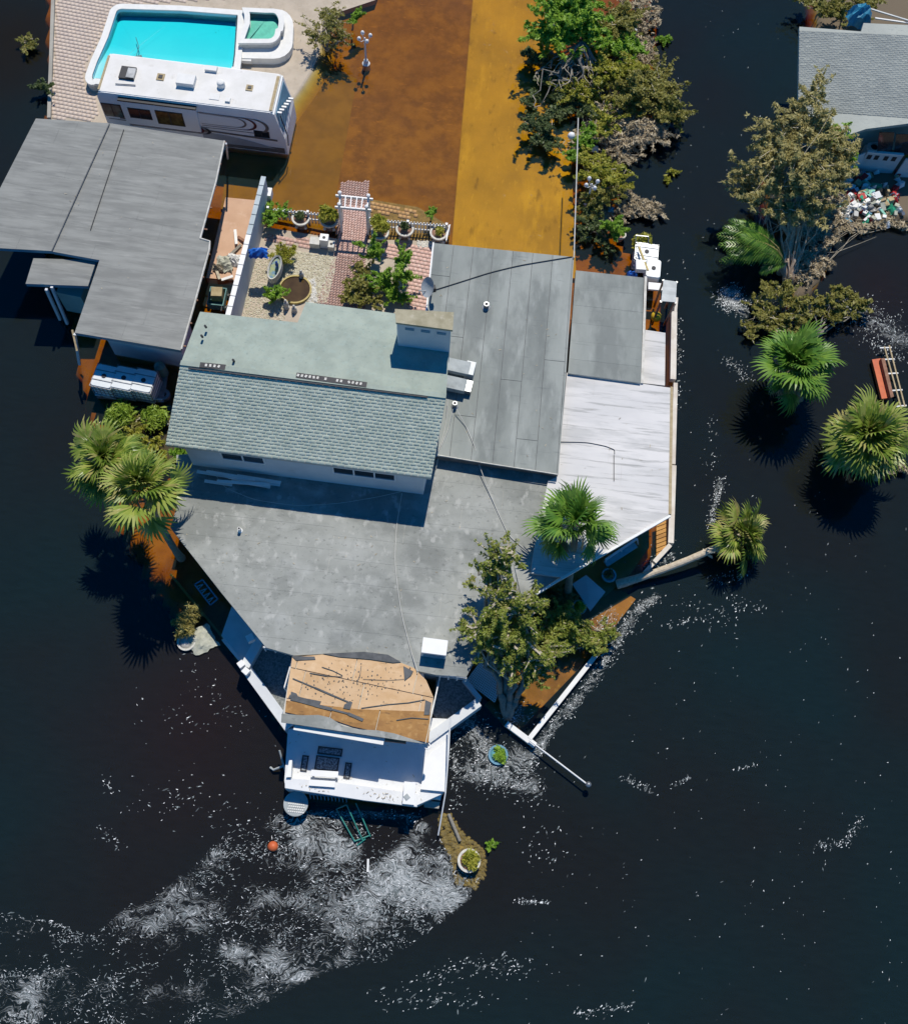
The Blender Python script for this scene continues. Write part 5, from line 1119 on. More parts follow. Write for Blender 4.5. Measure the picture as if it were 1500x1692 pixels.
MB().bar(F1, B1, .06, .1).build('beam', 'white_clean', ar); MB().bar(F2, B2, .06, .1).build('beam', 'white_clean', ar)
# urns
def urn(u, v, label, plantmat=None, n=300, ps=.35, ph=.3, size=.12):
    z = .62; c = P(u, v, z); t = thing('garden_urn', Vector((c.x, c.y, 0)), label, 'planter', 'round stone urns along the picket fence'); o = Vector((c.x, c.y, 0))
    MB().lathe(o, [(.30, -.3), (.26, .0), (.17, .08), (.15, .2), (.26, .32), (.36, .45), (.38, .56)], 18).build('bowl', 'terracotta', t, smooth=True)
    MB().ring(o, .46, .36, .53, .63, 26).build('rim', 'white_stone', t); MB().lathe(o, [(.36, .5), (.36, .55)], 18).build('soil', 'soil', t)
    for k in range(4):
        a = .8+k*math.pi/2; MB().lathe(o+Vector((.33*math.cos(a), .33*math.sin(a), .05)), [(.05, 0), (.09, .08), (.06, .18)], 8).build('scroll_foot', 'white_stone', t)
    if plantmat:
        g = random.Random(int(u)); a, b = subclumps(o+Vector((0, 0, .6+ph)), (ps, ps, ph), 9, g); V, F, T = leaf_cards(a, b, n, size, int(u), long=2.6); npmesh('foliage', V, F, plantmat, t, o, T)
urn(497, 360, 'round white-rimmed urn with sparse stalks, first right of the leafy corner bush', 'leaf_dark', 140, .25, .15)
urn(544, 363, 'round urn overflowing with bright leaves just left of the arbour', 'leaf_yellow', 800, .42, .4, .16)
urn(628, 383, 'round urn with a yellow-green bush just right of the arbour', 'leaf_yellow', 1100, .5, .45, .15)
urn(669, 378, 'round white-rimmed urn with a small spiky plant, midway right of the arbour', 'leaf_dark', 150, .22, .2)
urn(725, 384, 'round white-rimmed urn with yellow stalks at the fence end by the roof corner', 'leaf_yellow', 120, .2, .12)
plant('shrub', (450, 372, 0), [(450, 358, .7, .55, .5, .45), (468, 350, .5, .4, .35, .3), (440, 340, .5, .3, .5, .3)], 'leaf_bright', 2000, .12, 'leafy green bush in the corner between the white wall and the picket fence', 'shrub')
plant('shrub', (712, 362, 0), [(712, 352, .7, .22, .3, .35)], 'leaf_bright', 350, .1, 'small wispy green plant standing behind the picket fence near its right end', 'shrub')
G_ = 'garden bushes by the shingled roof'
plant('shrub', (617, 432, 0), [(616, 416, .9, .55, .5, .85)], 'leaf_bright', 1700, .08, 'feathery round bush nearest the arbour on the brick path', 'shrub', G_, long=3)
plant('shrub', (662, 462, 0), [(664, 430, 1.1, .5, .5, .7), (660, 452, 1.2, .62, .55, .9)], 'leaf_bright', 2300, .08, 'tall feathery bush in the middle of the garden bed', 'shrub', G_, long=3)
plant('shrub', (602, 485, 0), [(592, 468, .6, .7, .6, .5), (582, 486, .5, .7, .55, .45), (605, 495, .5, .7, .5, .45), (597, 447, .6, .5, .45, .45)], 'leaf_olive', 2400, .11, 'bronze-green shrub against the shingled roof edge', 'shrub', G_)
plant('shrub', (635, 480, 0), [(630, 465, .7, .7, .6, .5), (645, 480, .5, .6, .5, .4)], 'leaf_bright', 1600, .12, 'light green broad-leaved bush in the garden bed centre', 'shrub', G_)
plant('shrub', (662, 500, 0), [(661, 493, .4, .55, .4, .35)], 'leaf_bright', 1200, .09, 'low bright green bush nearest the chimney', 'shrub', G_)
plant('shrub', (452, 500, 0), [(454, 488, .6, .42, .4, .4), (462, 480, .7, .3, .3, .3)], 'leaf_bright', 1300, .12, 'green bush between the white wall and the round pond', 'shrub')
plant('grass_clump', (470, 432, 0), [(468, 425, .5, .55, .5, .4)], 'leaf_yellow', 900, .07, 'tall thin reed clump beside the blue tarp', 'reeds', trunk=False, twigs=40, long=6)
# pond
pc = P(488, 480, .02); pond = thing('garden_pond', pc, 'round brown garden pond with a yellowish rim', 'pond')
MB().ring(pc, .82, .74, .0, .14, 30).build('pond_rim', 'bamboo', pond); mat('pond_brown', (.09, .055, .02), (.06, .035, .012), 1.5, .08, .5); MB().lathe(pc, [(.74, .0), (.74, .09)], 30).build('pond_surface', 'pond_brown', pond)
# shrine
sh = thing('garden_shrine', P(455, 462, .02), 'upright white-edged oval shrine niche beside the pond', 'garden ornament'); sc_ = P(455, 447, .5)
mat('niche', (.45, .48, .2), (.15, .3, .45), 5, .6)
qd = MB(); qv = []
for k in range(20):
    a = k*math.pi/10; r1_, r2_ = (.24, .62); x_, y_ = r1_*math.cos(a), r2_*math.sin(a); qv.append((x_, y_))
cen = sc_; tilt = lambda x_, y_, d: cen+Vector((x_+y_*.15, y_*.85, .28*y_+.25+d))
vs = [tilt(x_, y_, 0) for x_, y_ in qv]+[tilt(x_*1.35, y_*1.12, .05) for x_, y_ in qv]+[tilt(x_*1.4, y_*1.14, -.35) for x_, y_ in qv]
MB().add(vs, [(k, (k+1) % 20, 20+(k+1) % 20, 20+k) for k in range(20)]+[(20+k, 20+(k+1) % 20, 40+(k+1) % 20, 40+k) for k in range(20)]).build('shell_rim', 'white_stone', sh)
MB().add([tilt(x_, y_, -.06) for x_, y_ in qv], [tuple(range(20))]).build('niche', 'niche', sh)
MB().lathe(tilt(.1, .1, -.05), [(.07, 0), (.09, .2), (.05, .32), (.06, .4), (.02, .45)], 10).build('figure', 'blue_bin', sh)
def figure_stone(u, v, label, h=.6, m='white_stone'):
    o = P(u, v, .03); t = thing('garden_statue', o, label, 'statue', 'small white garden statues')
    MB().lathe(o, [(.14, 0), (.15, .08), (.10, .1), (.13, h*.35), (.11, h*.6), (.05, h*.76)], 12).build('robe', m, t, smooth=True)
    MB().lathe(o+Vector((0, 0, h*.76)), [(.03, 0), (.065, .05), (.06, .11), (.02, .15)], 10).build('head', m, t, smooth=True)
figure_stone(499, 458, 'small white robed statue on the north edge of the round pond'); figure_stone(474, 508, 'pale statue south of the pond, left one of two', .7); figure_stone(487, 514, 'pale statue south of the pond, right one of two', .5)
gs = thing('stone_bench', P(535, 408, .03), 'white stone garden seat with a carved block, left of the brick path', 'garden seat'); o = P(535, 408, .03)
MB().box(o+Vector((-.42, .05, .2)), (.5, .45, .4)).build('block', 'white_stone', gs); MB().box(o+Vector((.05, .12, .33)), (.42, .4, .66)).build('block', 'white_clean', gs); MB().box(o+Vector((.42, -.05, .2)), (.3, .4, .4)).build('block', 'white_stone', gs)
MB().lathe(o+Vector((.05, .1, .66)), [(.08, .0), (.08, .012)], 10).build('hole', 'dark_trim', gs); MB().lathe(o+Vector((.42, -.05, .4)), [(.07, .0), (.07, .012)], 10).build('hole', 'dark_trim', gs)
# white privacy wall
wl_ = thing('privacy_wall', P(415, 420, 0), 'long white garden wall running north from the shingled roof', 'wall')
A, B = P(436, 291, 2.0), P(376, 524, 2.0); MB().bar(A-Vector((0, 0, 1.3)), B-Vector((0, 0, 1.3)), .16, 2.5).build('wall', 'white_wall', wl_)
for i in range(14): 
    a, b = A.lerp(B, i/14+.003), A.lerp(B, (i+1)/14-.003); MB().bar(a-Vector((0, 0, .02)), b-Vector((0, 0, .02)), .24, .07).build('cap_stone', 'white_clean' if i > 5 else 'gray_blue_wall', wl_)
tr_ = MB().box(P(446, 322, .6), (.22, .5, .5)).build('meter_box', 'white_clean'); tag(tr_, 'small white box on the water beside the north end of the garden wall', 'box')
def crumple(name, u, v, z, sx, sy, h, m, label, cat, seed=1, n=9, drop=0, rz=0, group=None, parent=None, amp=1):
    g = random.Random(seed); vs = []; c = P(u, v, z); cr, sr = math.cos(rz), math.sin(rz)
    for i in range(n):
        for j in range(n):
            x, y = (i/(n-1)-.5), (j/(n-1)-.5); e = max(abs(x), abs(y))*2; zz = h*(1-e**2)+g.uniform(-.5, .5)*h*.6*amp-drop*max(0, e-.3)
            X, Y = x*sx*(1+g.uniform(-.12, .12)), y*sy*(1+g.uniform(-.12, .12)); vs.append(c+Vector((X*cr-Y*sr, X*sr+Y*cr, max(zz, -drop))))
    b = MB().add(vs, [(i*n+j, (i+1)*n+j, (i+1)*n+j+1, i*n+j+1) for i in range(n-1) for j in range(n-1)]); o = b.build(name, m, parent)
    md = o.modifiers.new('t', 'SOLIDIFY'); md.thickness = .02
    if parent is None: tag(o, label, cat, group)
    return o
crumple('blue_tarp', 426, 414, 2.0, .9, .55, .12, 'tarp_blue', 'bright blue tarp draped over the white garden wall', 'tarp', 4, drop=.35, rz=.2, amp=1.6)
# patio west of the wall
pa = MB().prism(PP([(373, 326), (425, 331), (408, 405), (393, 464), (341, 459)], .06), .5).build('patio', 'pink_concrete'); tag(pa, kind='structure')
for i, (u, v, dx, dy, m) in enumerate(((390, 392, .2, -.75, 'white_paint'), (388, 415, -.4, -.7, 'bark_gray'), (400, 396, .4, -.25, 'rust'), (376, 460, .45, .2, 'white_clean'), (360, 452, .3, -.6, 'twig'))):
    a = P(u, v, .15); tag(MB().bar(a-Vector((dx, dy, 0))*.6, a+Vector((dx, dy, .12))*.6, .14, .04).build('board', m), ('white board lying on the pink patio, topmost', 'grey pole leaning on the cloth heap on the patio', 'short brown crate board against the white wall', 'white box lid at the south end of the patio', 'thin stick at the lower left of the patio')[i], 'board')
for i, (u, v, sx, sy, m, L_) in enumerate(((372, 437, .9, .9, 'cloth', 'crumpled grey-green cloth heap on the pink patio'), (388, 430, .8, .7, 'white_paint', 'crumpled white sheet at the foot of the garden wall'), (362, 444, .6, .4, 'twig', 'torn brown netting at the left of the cloth heap'))):
    crumple('cloth_heap', u, v, .08, sx, sy, .3, m, L_, 'cloth', 20+i)
ct_ = thing('garden_cart', P(363, 505, 0), 'teal garden cart with a cardboard box between the two houses', 'cart'); o = P(363, 503, 0)
b = MB().box(o+Vector((0, 0, .35)), (.8, 1.0, .08)); b.box(o+Vector((-.38, 0, .55)), (.05, 1.0, .4)); b.box(o+Vector((.38, 0, .55)), (.05, 1.0, .4)); b.box(o+Vector((0, .48, .55)), (.7, .05, .4)); b.box(o+Vector((0, -.48, .55)), (.7, .05, .4)); b.build('tray', 'cart_teal', ct_)
MB().box(o+Vector((0, .1, .75)), (.55, .5, .5), .1).build('carton', 'cardboard', ct_); MB().tube([o+Vector((.3, -.4, .6)), o+Vector((.45, -1.0, 1.1))], .025, 6).build('handle', 'steel', ct_)
for sx in (-.42, .42):
    for sy in (-.35, .35):
        MB().tube([o+Vector((sx-.04, sy, .2)), o+Vector((sx+.04, sy, .2))], .2, 12).build('wheel', 'rv_black', ct_)

# ------------------------------------------------------------------ tanks, lamp posts and loose things
def tote(u, v, z, rz, label, group='white water tanks in cages', size=(1.0, 1.2, 1.0), cage=True):
    t = thing('water_tank', P(u, v, z), label, 'water tank', group, rz); sx, sy, h = size; ORG[t] = Vector()
    def loc(mb, nm, m):
        me_o = mb.build(nm, m, t, org=Vector()); me_o.location = (0, 0, 0); return me_o
    b = MB(); rr = .12; pts = []
    for cx_, cy_, a0_ in ((sx/2-rr, sy/2-rr, 0), (-sx/2+rr, sy/2-rr, 90), (-sx/2+rr, -sy/2+rr, 180), (sx/2-rr, -sy/2+rr, 270)):
        for k in range(4): a = rad(a0_+30*k); pts.append((cx_+rr*math.cos(a), cy_+rr*math.sin(a)))
    n = len(pts); vs = [Vector((x_*s, y_*s, z_)) for z_, s in ((.12, .96), (.18, .985), (h-.08, .985), (h, .93)) for x_, y_ in pts]
    b.add(vs, [tuple(range(n))[::-1], tuple(range(3*n, 4*n))]+[(k*n+i, k*n+(i+1) % n, (k+1)*n+(i+1) % n, (k+1)*n+i) for k in range(3) for i in range(n)]); loc(b, 'tank', 'tote_plastic')
    loc(MB().lathe((0, 0, h), [(.11, 0), (.11, .03), (.05, .035)], 12), 'cap', 'dark_trim')
    if cage:
        c_ = MB()
        for zz in (.2, .45, .7, h-.05): c_.bar((-sx/2, -sy/2, zz), (sx/2, -sy/2, zz), .025, .025); c_.bar((-sx/2, sy/2, zz), (sx/2, sy/2, zz), .025, .025); c_.bar((-sx/2, -sy/2, zz), (-sx/2, sy/2, zz), .025, .025); c_.bar((sx/2, -sy/2, zz), (sx/2, sy/2, zz), .025, .025)
        for k in range(6):
            x_ = -sx/2+sx*k/5; c_.bar((x_, -sy/2, .1), (x_, -sy/2, h), .022, .022); c_.bar((x_, sy/2, .1), (x_, sy/2, h), .022, .022)
        for y_ in (-.25, .25): c_.bar((-sx/2, y_, h+.02), (sx/2, y_, h+.02), .03, .03)
        loc(c_, 'cage', 'steel'); loc(MB().box((0, 0, .03), (sx, sy, .14)), 'pallet', 'alu')
    return t
tote(182, 638, .25, -.1, 'caged white water tank below the neighbour wall, leftmost of three'); tote(214, 641, .25, -.1, 'caged white water tank below the neighbour wall, middle of three'); tote(246, 645, .25, -.1, 'caged white water tank below the neighbour wall, rightmost of three')
fr2 = thing('tank_trailer', P(215, 650, 0), 'low metal trailer bed carrying the three caged tanks', 'trailer'); o0 = P(162, 655, .1); o1 = P(272, 663, .1)
MB().prism([o0+Vector((0, -.1, .1)), o1+Vector((0, -.1, .1)), o1+Vector((-.1, 1.4, .1)), o0+Vector((-.1, 1.4, .1))], .12).build('bed', 'steel', fr2)
for k in range(6): p = o0.lerp(o1, (k+.5)/6)-Vector((0, .1, 0)); MB().bar(p, p+Vector((0, 0, .4)), .05, .05).build('stake', 'steel', fr2)
MB().bar(o0+Vector((0, -.1, .35)), o1+Vector((0, -.1, .35)), .06, .06).build('side_rail', 'alu', fr2)
wh = P(272, 655, .0)
tag(MB().ring(wh, .3, .14, .0, .22, 20).build('tyre', 'steel'), 'grey tyre lying beside the tank trailer', 'tyre')
tag(MB().lathe(P(270, 618, .1), [(.05, 0), (.28, .05), (.26, .8), (.1, .95), (.02, 1.0)], 14).build('gas_cylinder', 'cart_teal'), 'grey-green cylinder standing beside the rightmost caged tank', 'gas cylinder')
tote(1062, 433, .1, -.03, 'larger white tank northeast of the east roof, under the bamboo pole', 'white tanks at the roof corner', (1.15, 1.0, .9), True); tote(1073, 460, .1, -.03, 'smaller white tank between the bamboo-topped tank and the corrugated shed', 'white tanks at the roof corner', (.75, 1.1, .9), False)
tag(MB().box(P(1058, 440, 1.2), (.5, .55, .3), .05).build('white_box', 'tote_plastic'), 'grey-white box sitting between the two tanks at the roof corner', 'box')
tag(MB().bar(P(1055, 408, 1.25), P(1070, 447, 1.35), .09, .07).build('bamboo_pole', 'bamboo'), 'yellow bamboo pole lying across the white tank', 'pole')
tf = thing('trellis_frame', P(1059, 405, .3), 'grey metal frame with green vine above the white tank', 'trellis')
b = MB(); q = [P(1050, 389, 1.2), P(1071, 391, 1.2), P(1071, 403, 1.0), P(1050, 401, 1.0)]
for i in range(4): b.bar(q[i], q[(i+1) % 4], .04, .04)
b.bar(q[2], P(1072, 436, .9), .035, .035); b.build('frame', 'steel', tf)
V, F, T = leaf_cards([tuple(P(1060, 400, .8)), tuple(P(1066, 396, .9)), tuple(P(1053, 408, .7))], [(.4, .3, .2), (.3, .3, .2), (.25, .25, .2)], 700, .12, 5); npmesh('vine', V, F, 'leaf_yellow', tf, ORG[tf], T)
crumple('blue_bag', 1044, 455, .4, .5, .35, .3, 'tarp_blue', 'small blue plastic bag at the edge of the east roof', 'bag', 8)
# corrugated shed over the seawall
cs_ = thing('corrugated_shelter', P(1103, 500, 0), 'small shelter with a grey corrugated roof at the north end of the seawall', 'shelter')
q = PP([(1096, 462), (1118, 465), (1116, 499), (1092, 497)], 1.9)
for k in range(6):
    t0, t1 = k/6+.008, (k+1)/6-.008; MB().prism([q[0].lerp(q[3], t0), q[1].lerp(q[2], t0), q[1].lerp(q[2], t1)-Vector((0, 0, .03)), q[0].lerp(q[3], t1)-Vector((0, 0, .03))], .04).build('roof_sheet', 'alu', cs_)
for p in q: MB().bar(Vector((p.x, p.y, -.4))+(sum(q, Vector())/4-p)*.1*Vector((1, 1, 0)).length, p-Vector((0, 0, .05)), .09, .09).build('post', 'steel', cs_)
tag(MB().box(P(1082, 474, .8), (.7, .4, .12), .02).build('white_box', 'white_clean'), 'white flat box between the tanks and the corrugated shelter', 'box')
tag(MB().lathe(P(1082, 527, .0), [(.1, 0), (.24, .1), (.26, .3), (.15, .42), (.03, .45)], 16).build('yellow_float', 'yellow', smooth=True), 'round yellow float in the water beside the east roof', 'float')
# seawall
sw = thing('seawall', P(1108, 700, 0), 'pale seawall cap running down the east side of the house', 'seawall')
def wseg(pts, wd, z, h=1.2, m='seawall_cap', parent=sw, name='cap'):
    for a, b in zip(pts[:-1], pts[1:]):
        MB().bar(P(*a, z-h/2), P(*b, z-h/2), wd, h).build(name, m, parent)
wseg([(1113, 502), (1111, 525)], .14, .3); wseg([(1109, 525), (1107, 636)], .28, .32); wseg([(1111, 642), (1107, 775)], .2, .3); wseg([(1107.5, 777), (1103, 904)], .26, .3); wseg([(1102, 907), (1076, 935)], .2, .3)
wseg([(1074, 938), (1060, 952)], .16, .22); wseg([(1086, 872), (1088, 868)], .1, .1)
bd = thing('wooden_walk', P(1092, 885, 0), 'orange-brown plank walk between the porch and the seawall', 'boardwalk')
for k in range(9):
    v0 = 857+k*7; MB().prism(PP([(1084, v0+.6), (1100, v0-5.4), (1100, v0+.4), (1084, v0+6.4)], .15), .05).build('plank', 'orange_deck', bd)
# lamp posts
def lamp(u, v, z, label, h=1.85, heads=4):
    B = P(u, v, z); t = thing('street_lamp', B, label, 'lamp post', 'white garden lamp posts')
    MB().lathe(B, [(.22, -.4), (.22, .05), (.14, .12), (.12, .3), (.06, .36), (.045, h-.2), (.07, h-.15), (.03, h)], 12).build('post', 'white_paint', t)
    for k in range(heads):
        a = .5+k*2*math.pi/heads; d = Vector((math.cos(a), math.sin(a), 0)); c = B+Vector((0, 0, h-.15)) if k < heads-0 else B
        MB().tube([c, c+d*.2+Vector((0, 0, -.06)), c+d*.32+Vector((0, 0, .06))], .018, 6).build('arm', 'white_paint', t)
        MB().lathe(c+d*.32+Vector((0, 0, .06)), [(.04, 0), (.1, .06), (.11, .14), (.07, .22), (.02, .25)], 10).build('globe', 'white_clean', t, smooth=True)
lamp(605, 106, -.05, 'white four-headed lamp post standing in the brown water beside the pool'); lamp(968, 342, 0, 'white lamp post half hidden in the yellow-green shrubs of the strip')
tag(MB().lathe(P(943, 228, 1.0), [(.05, 0), (.16, .05), (.2, .16), (.16, .28), (.04, .34)], 14).build('globe_lamp', 'white_clean', smooth=True), 'single round white lamp globe at the left edge of the shrub strip', 'lamp')
tag(MB().tube([P(1040, 62, .2), P(1048, 50, .25)], .2, 14).build('drum', 'tote_plastic'), 'grey-white drum lying among the shrubs near the top of the strip', 'drum')
crumple('white_bag', 975, 246, .3, .9, .4, .2, 'white_paint', 'white plastic sheeting caught in the dead brush', 'bag', 31)
crumple('blue_bag', 1009, 347, .3, .3, .3, .2, 'tarp_teal', 'small pale blue bag in the shrubs above the flower pot', 'bag', 32)
# dock seat
ds = thing('dock_bench', P(1470, 625, .1), 'floating orange bench with a pale slatted metal frame, right edge', 'bench')
MB().prism(PP([(1440, 594), (1454, 592), (1470, 657), (1456, 659)], .3), .2).build('seat', 'orange_paint', ds)
MB().prism(PP([(1455, 592), (1461, 592), (1476, 655), (1471, 657)], .55), .3).build('backrest', 'rust', ds)
fm = MB()
A0, A1, A2, A3 = P(1460, 573, .35), P(1468, 571, .35), P(1494, 673, .35), P(1488, 676, .35)
fm.bar(A0, A3, .07, .07).bar(A1, A2, .07, .07)
fm.build('side_rail', 'tan_board', ds)
for t in (.03, .22, .45, .72, .97): MB().bar(A0.lerp(A3, t)-Vector((.25, 0, 0)), A1.lerp(A2, t)+Vector((.1, 0, 0)), .07, .06).build('crossbar', 'coping', ds)
# ------------------------------------------------------------------ south-east water side
def pot(u, v, z, r, label, rim='white_stone', body='terracotta', leaf='leaf_yellow', n=300, h=.5, group='round planters in the water', pr=None):
    o = P(u, v, z); t = thing('round_planter', o, label, 'planter', group)
    MB().lathe(o-Vector((0, 0, h)), [(r*.6, 0), (r*.85, h*.5), (r*.93, h-.06)], 20).build('bowl', body, t, smooth=True)
    MB().ring(o, r, r*.78, -.1, .0, 28).build('rim', rim, t); MB().lathe(o, [(r*.8, -.14), (r*.8, -.09)], 20).build('soil', 'soil', t)
    if n:
        a, b = subclumps(o+Vector((0, 0, .02)), (r*.8, r*.8, .15), 8, random.Random(int(v))); V, F, T = leaf_cards(a, b, n, .09, int(v), long=3); npmesh('foliage', V, F, leaf, t, o, T)
pot(775, 1422, .3, .47, 'round pale planter full of yellow moss on the tip of the rock shoal', leaf='leaf_yellow', n=500)
pot(823, 1247, .12, .42, 'round blue-rimmed planter afloat near the end of the white beam', rim='lead_blue', body='teal_pot', leaf='leaf_bright', n=260)
pot(1006, 950, .4, .33, 'round blue pot in the shade near the foot of the toppled palm', rim='teal_pot', body='teal_pot', leaf='leaf_dark', n=60)
pot(957, 1003, .3, .32, 'round blue pot beside the tilted dark board under the upright palm', rim='teal_pot', body='teal_pot', leaf='leaf_bright', n=260)
pot(308, 1060, .15, .4, 'half-sunk white planter with a torn sheet, southwest of the house', rim='white_stone', body='white_stone', leaf='leaf_olive', n=0)
crumple('torn_sheet', 334, 1057, .08, 1.1, 1.1, .12, 'cloth', 'torn grey sheet hanging from the half-sunk planter', 'sheet', 41, rz=.6)
tb_ = thing('tilted_board', P(972, 972, .1), 'large dark square board tilted in the water under the upright palm', 'board'); MB().prism([P(945, 965, .25), P(968, 950, .35), P(1000, 978, .2), P(975, 1010, .1)], .06).build('panel', 'gray_blue_wall', tb_)
bn = thing('porch_bench', P(1020, 915, 0), 'pale blue porch bench in the shade beneath the white roof edge', 'bench')
MB().bar(P(1000, 925, .75), P(1052, 890, .75), .1, .05).build('top_rail', 'tote_plastic', bn); MB().bar(P(1000, 932, .45), P(1050, 900, .45), .3, .05).build('seat', 'teal_pot', bn)
for a in ((1000, 925), (1026, 908), (1052, 890)): MB().bar(P(*a, .75), P(a[0]+2, a[1]+10, -.1), .06, .06).build('leg', 'tote_plastic', bn)
lp = thing('lattice_panel', P(800, 1125, .6), 'white diamond lattice panel at the foot of the juniper', 'lattice')
q = [P(772, 1122, .75), P(806, 1088, .95), P(832, 1112, .7), P(817, 1158, .45), P(790, 1148, .55)]
q = [P(771, 1125, .6), P(800, 1086, .9), P(834, 1108, .8), P(817, 1160, .4)]
fm = MB(); nl = 15
for i in range(nl+1):
    t = i/nl; fm.bar(q[0].lerp(q[1], t), q[3].lerp(q[2], t), .045, .01); fm.bar(q[0].lerp(q[3], t)+Vector((0, 0, .012)), q[1].lerp(q[2], t)+Vector((0, 0, .012)), .045, .01)
fm.build('lattice', 'white_clean', lp)
we = thing('white_beam', P(930, 1150, 0), 'long white beam on the sunken garden edge, running up to the right', 'beam')
MB().bar(P(984, 1083, .2), P(874, 1221, .2), .2, .25).build('beam', 'white_paint', we)
we = thing('white_beam', P(860, 1217, 0), 'short blue-white beam meeting the long one at the south corner', 'beam'); MB().bar(P(836, 1196, .2), P(884, 1232, .2), .24, .22).build('beam', 'white_paint', we)
fp = thing('flag_pole', P(925, 1262, .2), 'long thin white pole with a ball end reaching out over dark water', 'pole')
MB().tube([P(874, 1223, .45), P(970, 1296, .5)], .035, 8).build('pole', 'white_clean', fp); MB().lathe(P(971, 1297, .4), [(.03, 0), (.12, .06), (.13, .15), (.08, .22), (.02, .25)], 12).build('ball', 'steel', fp, smooth=True)
tag(MB().prism(PP([(905, 1045), (1010, 965), (1050, 990), (985, 1075), (850, 1215), (800, 1165), (860, 1110)], -.14), .3).build('brick_walk', 'drive_top'), kind='structure')
tag(MB().tube([P(744, 1185, 1.9), P(741, 1245, 1.6), P(736, 1310, 1.2), P(724, 1380, .3)], .03, 6).build('white_pipe', 'white_clean'), 'thin white pipe hanging down past the stairs into the water', 'pipe')
tag(MB().tube([P(462, 1240, .8), P(468, 1262, .5), P(474, 1280, .2)], .04, 6).build('bent_rail', 'duct'), 'bent pale rail hanging off the west corner of the sun deck', 'rail')
tag(MB().tube([P(470, 1265, .4), P(452, 1272, .2), P(447, 1268, .1)], .05, 6).build('broken_pipe', 'duct'), 'short broken pale pipe in the water west of the sun deck', 'pipe')
# table, rail and frame south of the deck
rt = thing('round_table', P(489, 1328, 0), 'round blue-grey table against the southwest corner of the sun deck', 'table'); o = P(489, 1328, .55)
MB().lathe(o, [(.48, -.04), (.5, -.02), (.5, 0), (.47, .01)], 30).build('tabletop', 'duct', rt); MB().lathe(o-Vector((0, 0, 1)), [(.2, 0), (.05, .1), (.05, .95)], 10).build('leg', 'steel', rt)
sl_ = MB()
for i in range(8):
    for j in range(4):
        sl_.box(o+Vector((-.27+.085*i+.03*(j % 2), -.02-.1*j, .03)), (.06, .05, .02), .6)
sl_.build('sun_stripes', 'coping', rt)  # sunlight through a lattice, painted as pale pieces on the tabletop
dr_ = thing('deck_railing', P(540, 1318, .3), 'blue slatted railing hanging below the south edge of the sun deck', 'railing')
A, B = P(512, 1312, .75), P(572, 1318, .75); MB().bar(A, B, .05, .05).build('top_rail', 'lead_blue', dr_)
for i in range(11): p = A.lerp(B, i/10); MB().bar(p, p-Vector((0, .12, .65)), .035, .035).build('baluster', 'lead_blue', dr_)
gf = thing('garden_swing', P(585, 1365, .1), 'toppled green metal swing frame lying in the water south of the deck', 'frame')
b = MB(); Q4 = [P(556, 1337, .15), P(569, 1331, .35), P(600, 1387, .1), P(588, 1390, .05)]
for a_, b_ in (((556, 1337, .2), (586, 1390, .1)), ((573, 1330, .6), (600, 1390, .12)), ((588, 1327, .4), (612, 1382, .12)), ((556, 1337, .2), (572, 1330, .5)), ((586, 1390, .1), (612, 1380, .1)), ((590, 1397, .05), (604, 1386, .1))): b.tube([P(*a_), P(*b_)], .028, 6)
b.build('frame_tubes', 'green_metal', gf)
# floor mats and seats on the sun deck
for (u0, v0, u1, v1, L_) in ((521, 1250, 560, 1274, 'large square dark mosaic mat in the middle of the seating group on the sun deck'), (525, 1235, 566, 1248, 'wide mosaic mat above the large square one on the sun deck'), (498, 1248, 509, 1275, 'narrow mosaic mat left of the large one on the sun deck'), (569, 1260, 580, 1287, 'narrow mosaic mat right of the large one on the sun deck')):
    c = P((u0+u1)/2, (v0+v1)/2, deckz+.02); sx, sy = (P(u1, v0, deckz)-P(u0, v0, deckz)).length, (P(u0, v1, deckz)-P(u0, v0, deckz)).length
    t = thing('floor_mat', c, L_, 'mat', 'patterned floor mats on the sun deck', -.01); ORG[t] = Vector()
    def lc(mb, nm, m, par=t): q_ = mb.build(nm, m, par, org=Vector()); q_.location = (0, 0, 0); return q_
    lc(MB().box((0, 0, .01), (sx, sy, .02)), 'mat', 'mosaic')
    b = MB(); b.box((0, sy/2-.03, .025), (sx, .05, .012)); b.box((0, -sy/2+.03, .025), (sx, .05, .012)); b.box((sx/2-.03, 0, .025), (.05, sy-.12, .012)); b.box((-sx/2+.03, 0, .025), (.05, sy-.12, .012)); lc(b, 'border', 'dark_trim')
for (u0, v0, u1, v1, z, L_) in ((514, 1273, 559, 1281, .42, 'white bench across the foot of the large mosaic mat'), (511, 1289, 554, 1297, .45, 'white bench standing against the south parapet')):
    t = thing('deck_bench', P((u0+u1)/2, (v0+v1)/2, deckz), L_, 'bench', 'white benches on the sun deck')
    A, B = P(u0, (v0+v1)/2, deckz+z), P(u1, (v0+v1)/2+3, deckz+z); MB().bar(A, B, .24, .07).build('seat', 'white_clean', t)
    for s in (.08, .92): p = A.lerp(B, s); MB().bar(p-Vector((0, 0, z)), p-Vector((0, 0, .04)), .08, .2).build('leg', 'white_clean', t)
tag(MB().lathe(P(452, 1399, -.12), [(.1, 0), (.2, .06), (.21, .2), (.1, .28), (.02, .3)], 16).build('orange_float', 'orange_paint', smooth=True), 'round orange-brown float in the dark water southwest of the deck', 'float')
tag(MB().box(P(608, 1430, .02), (.08, .5, .06), .1).build('floating_board', 'white_paint'), 'small white stick floating in the glittering water', 'board')
gr_ = thing('metal_grate', P(340, 980, -.05), 'blue-grey rectangular grate in the shaded water west of the flat roof', 'grate')
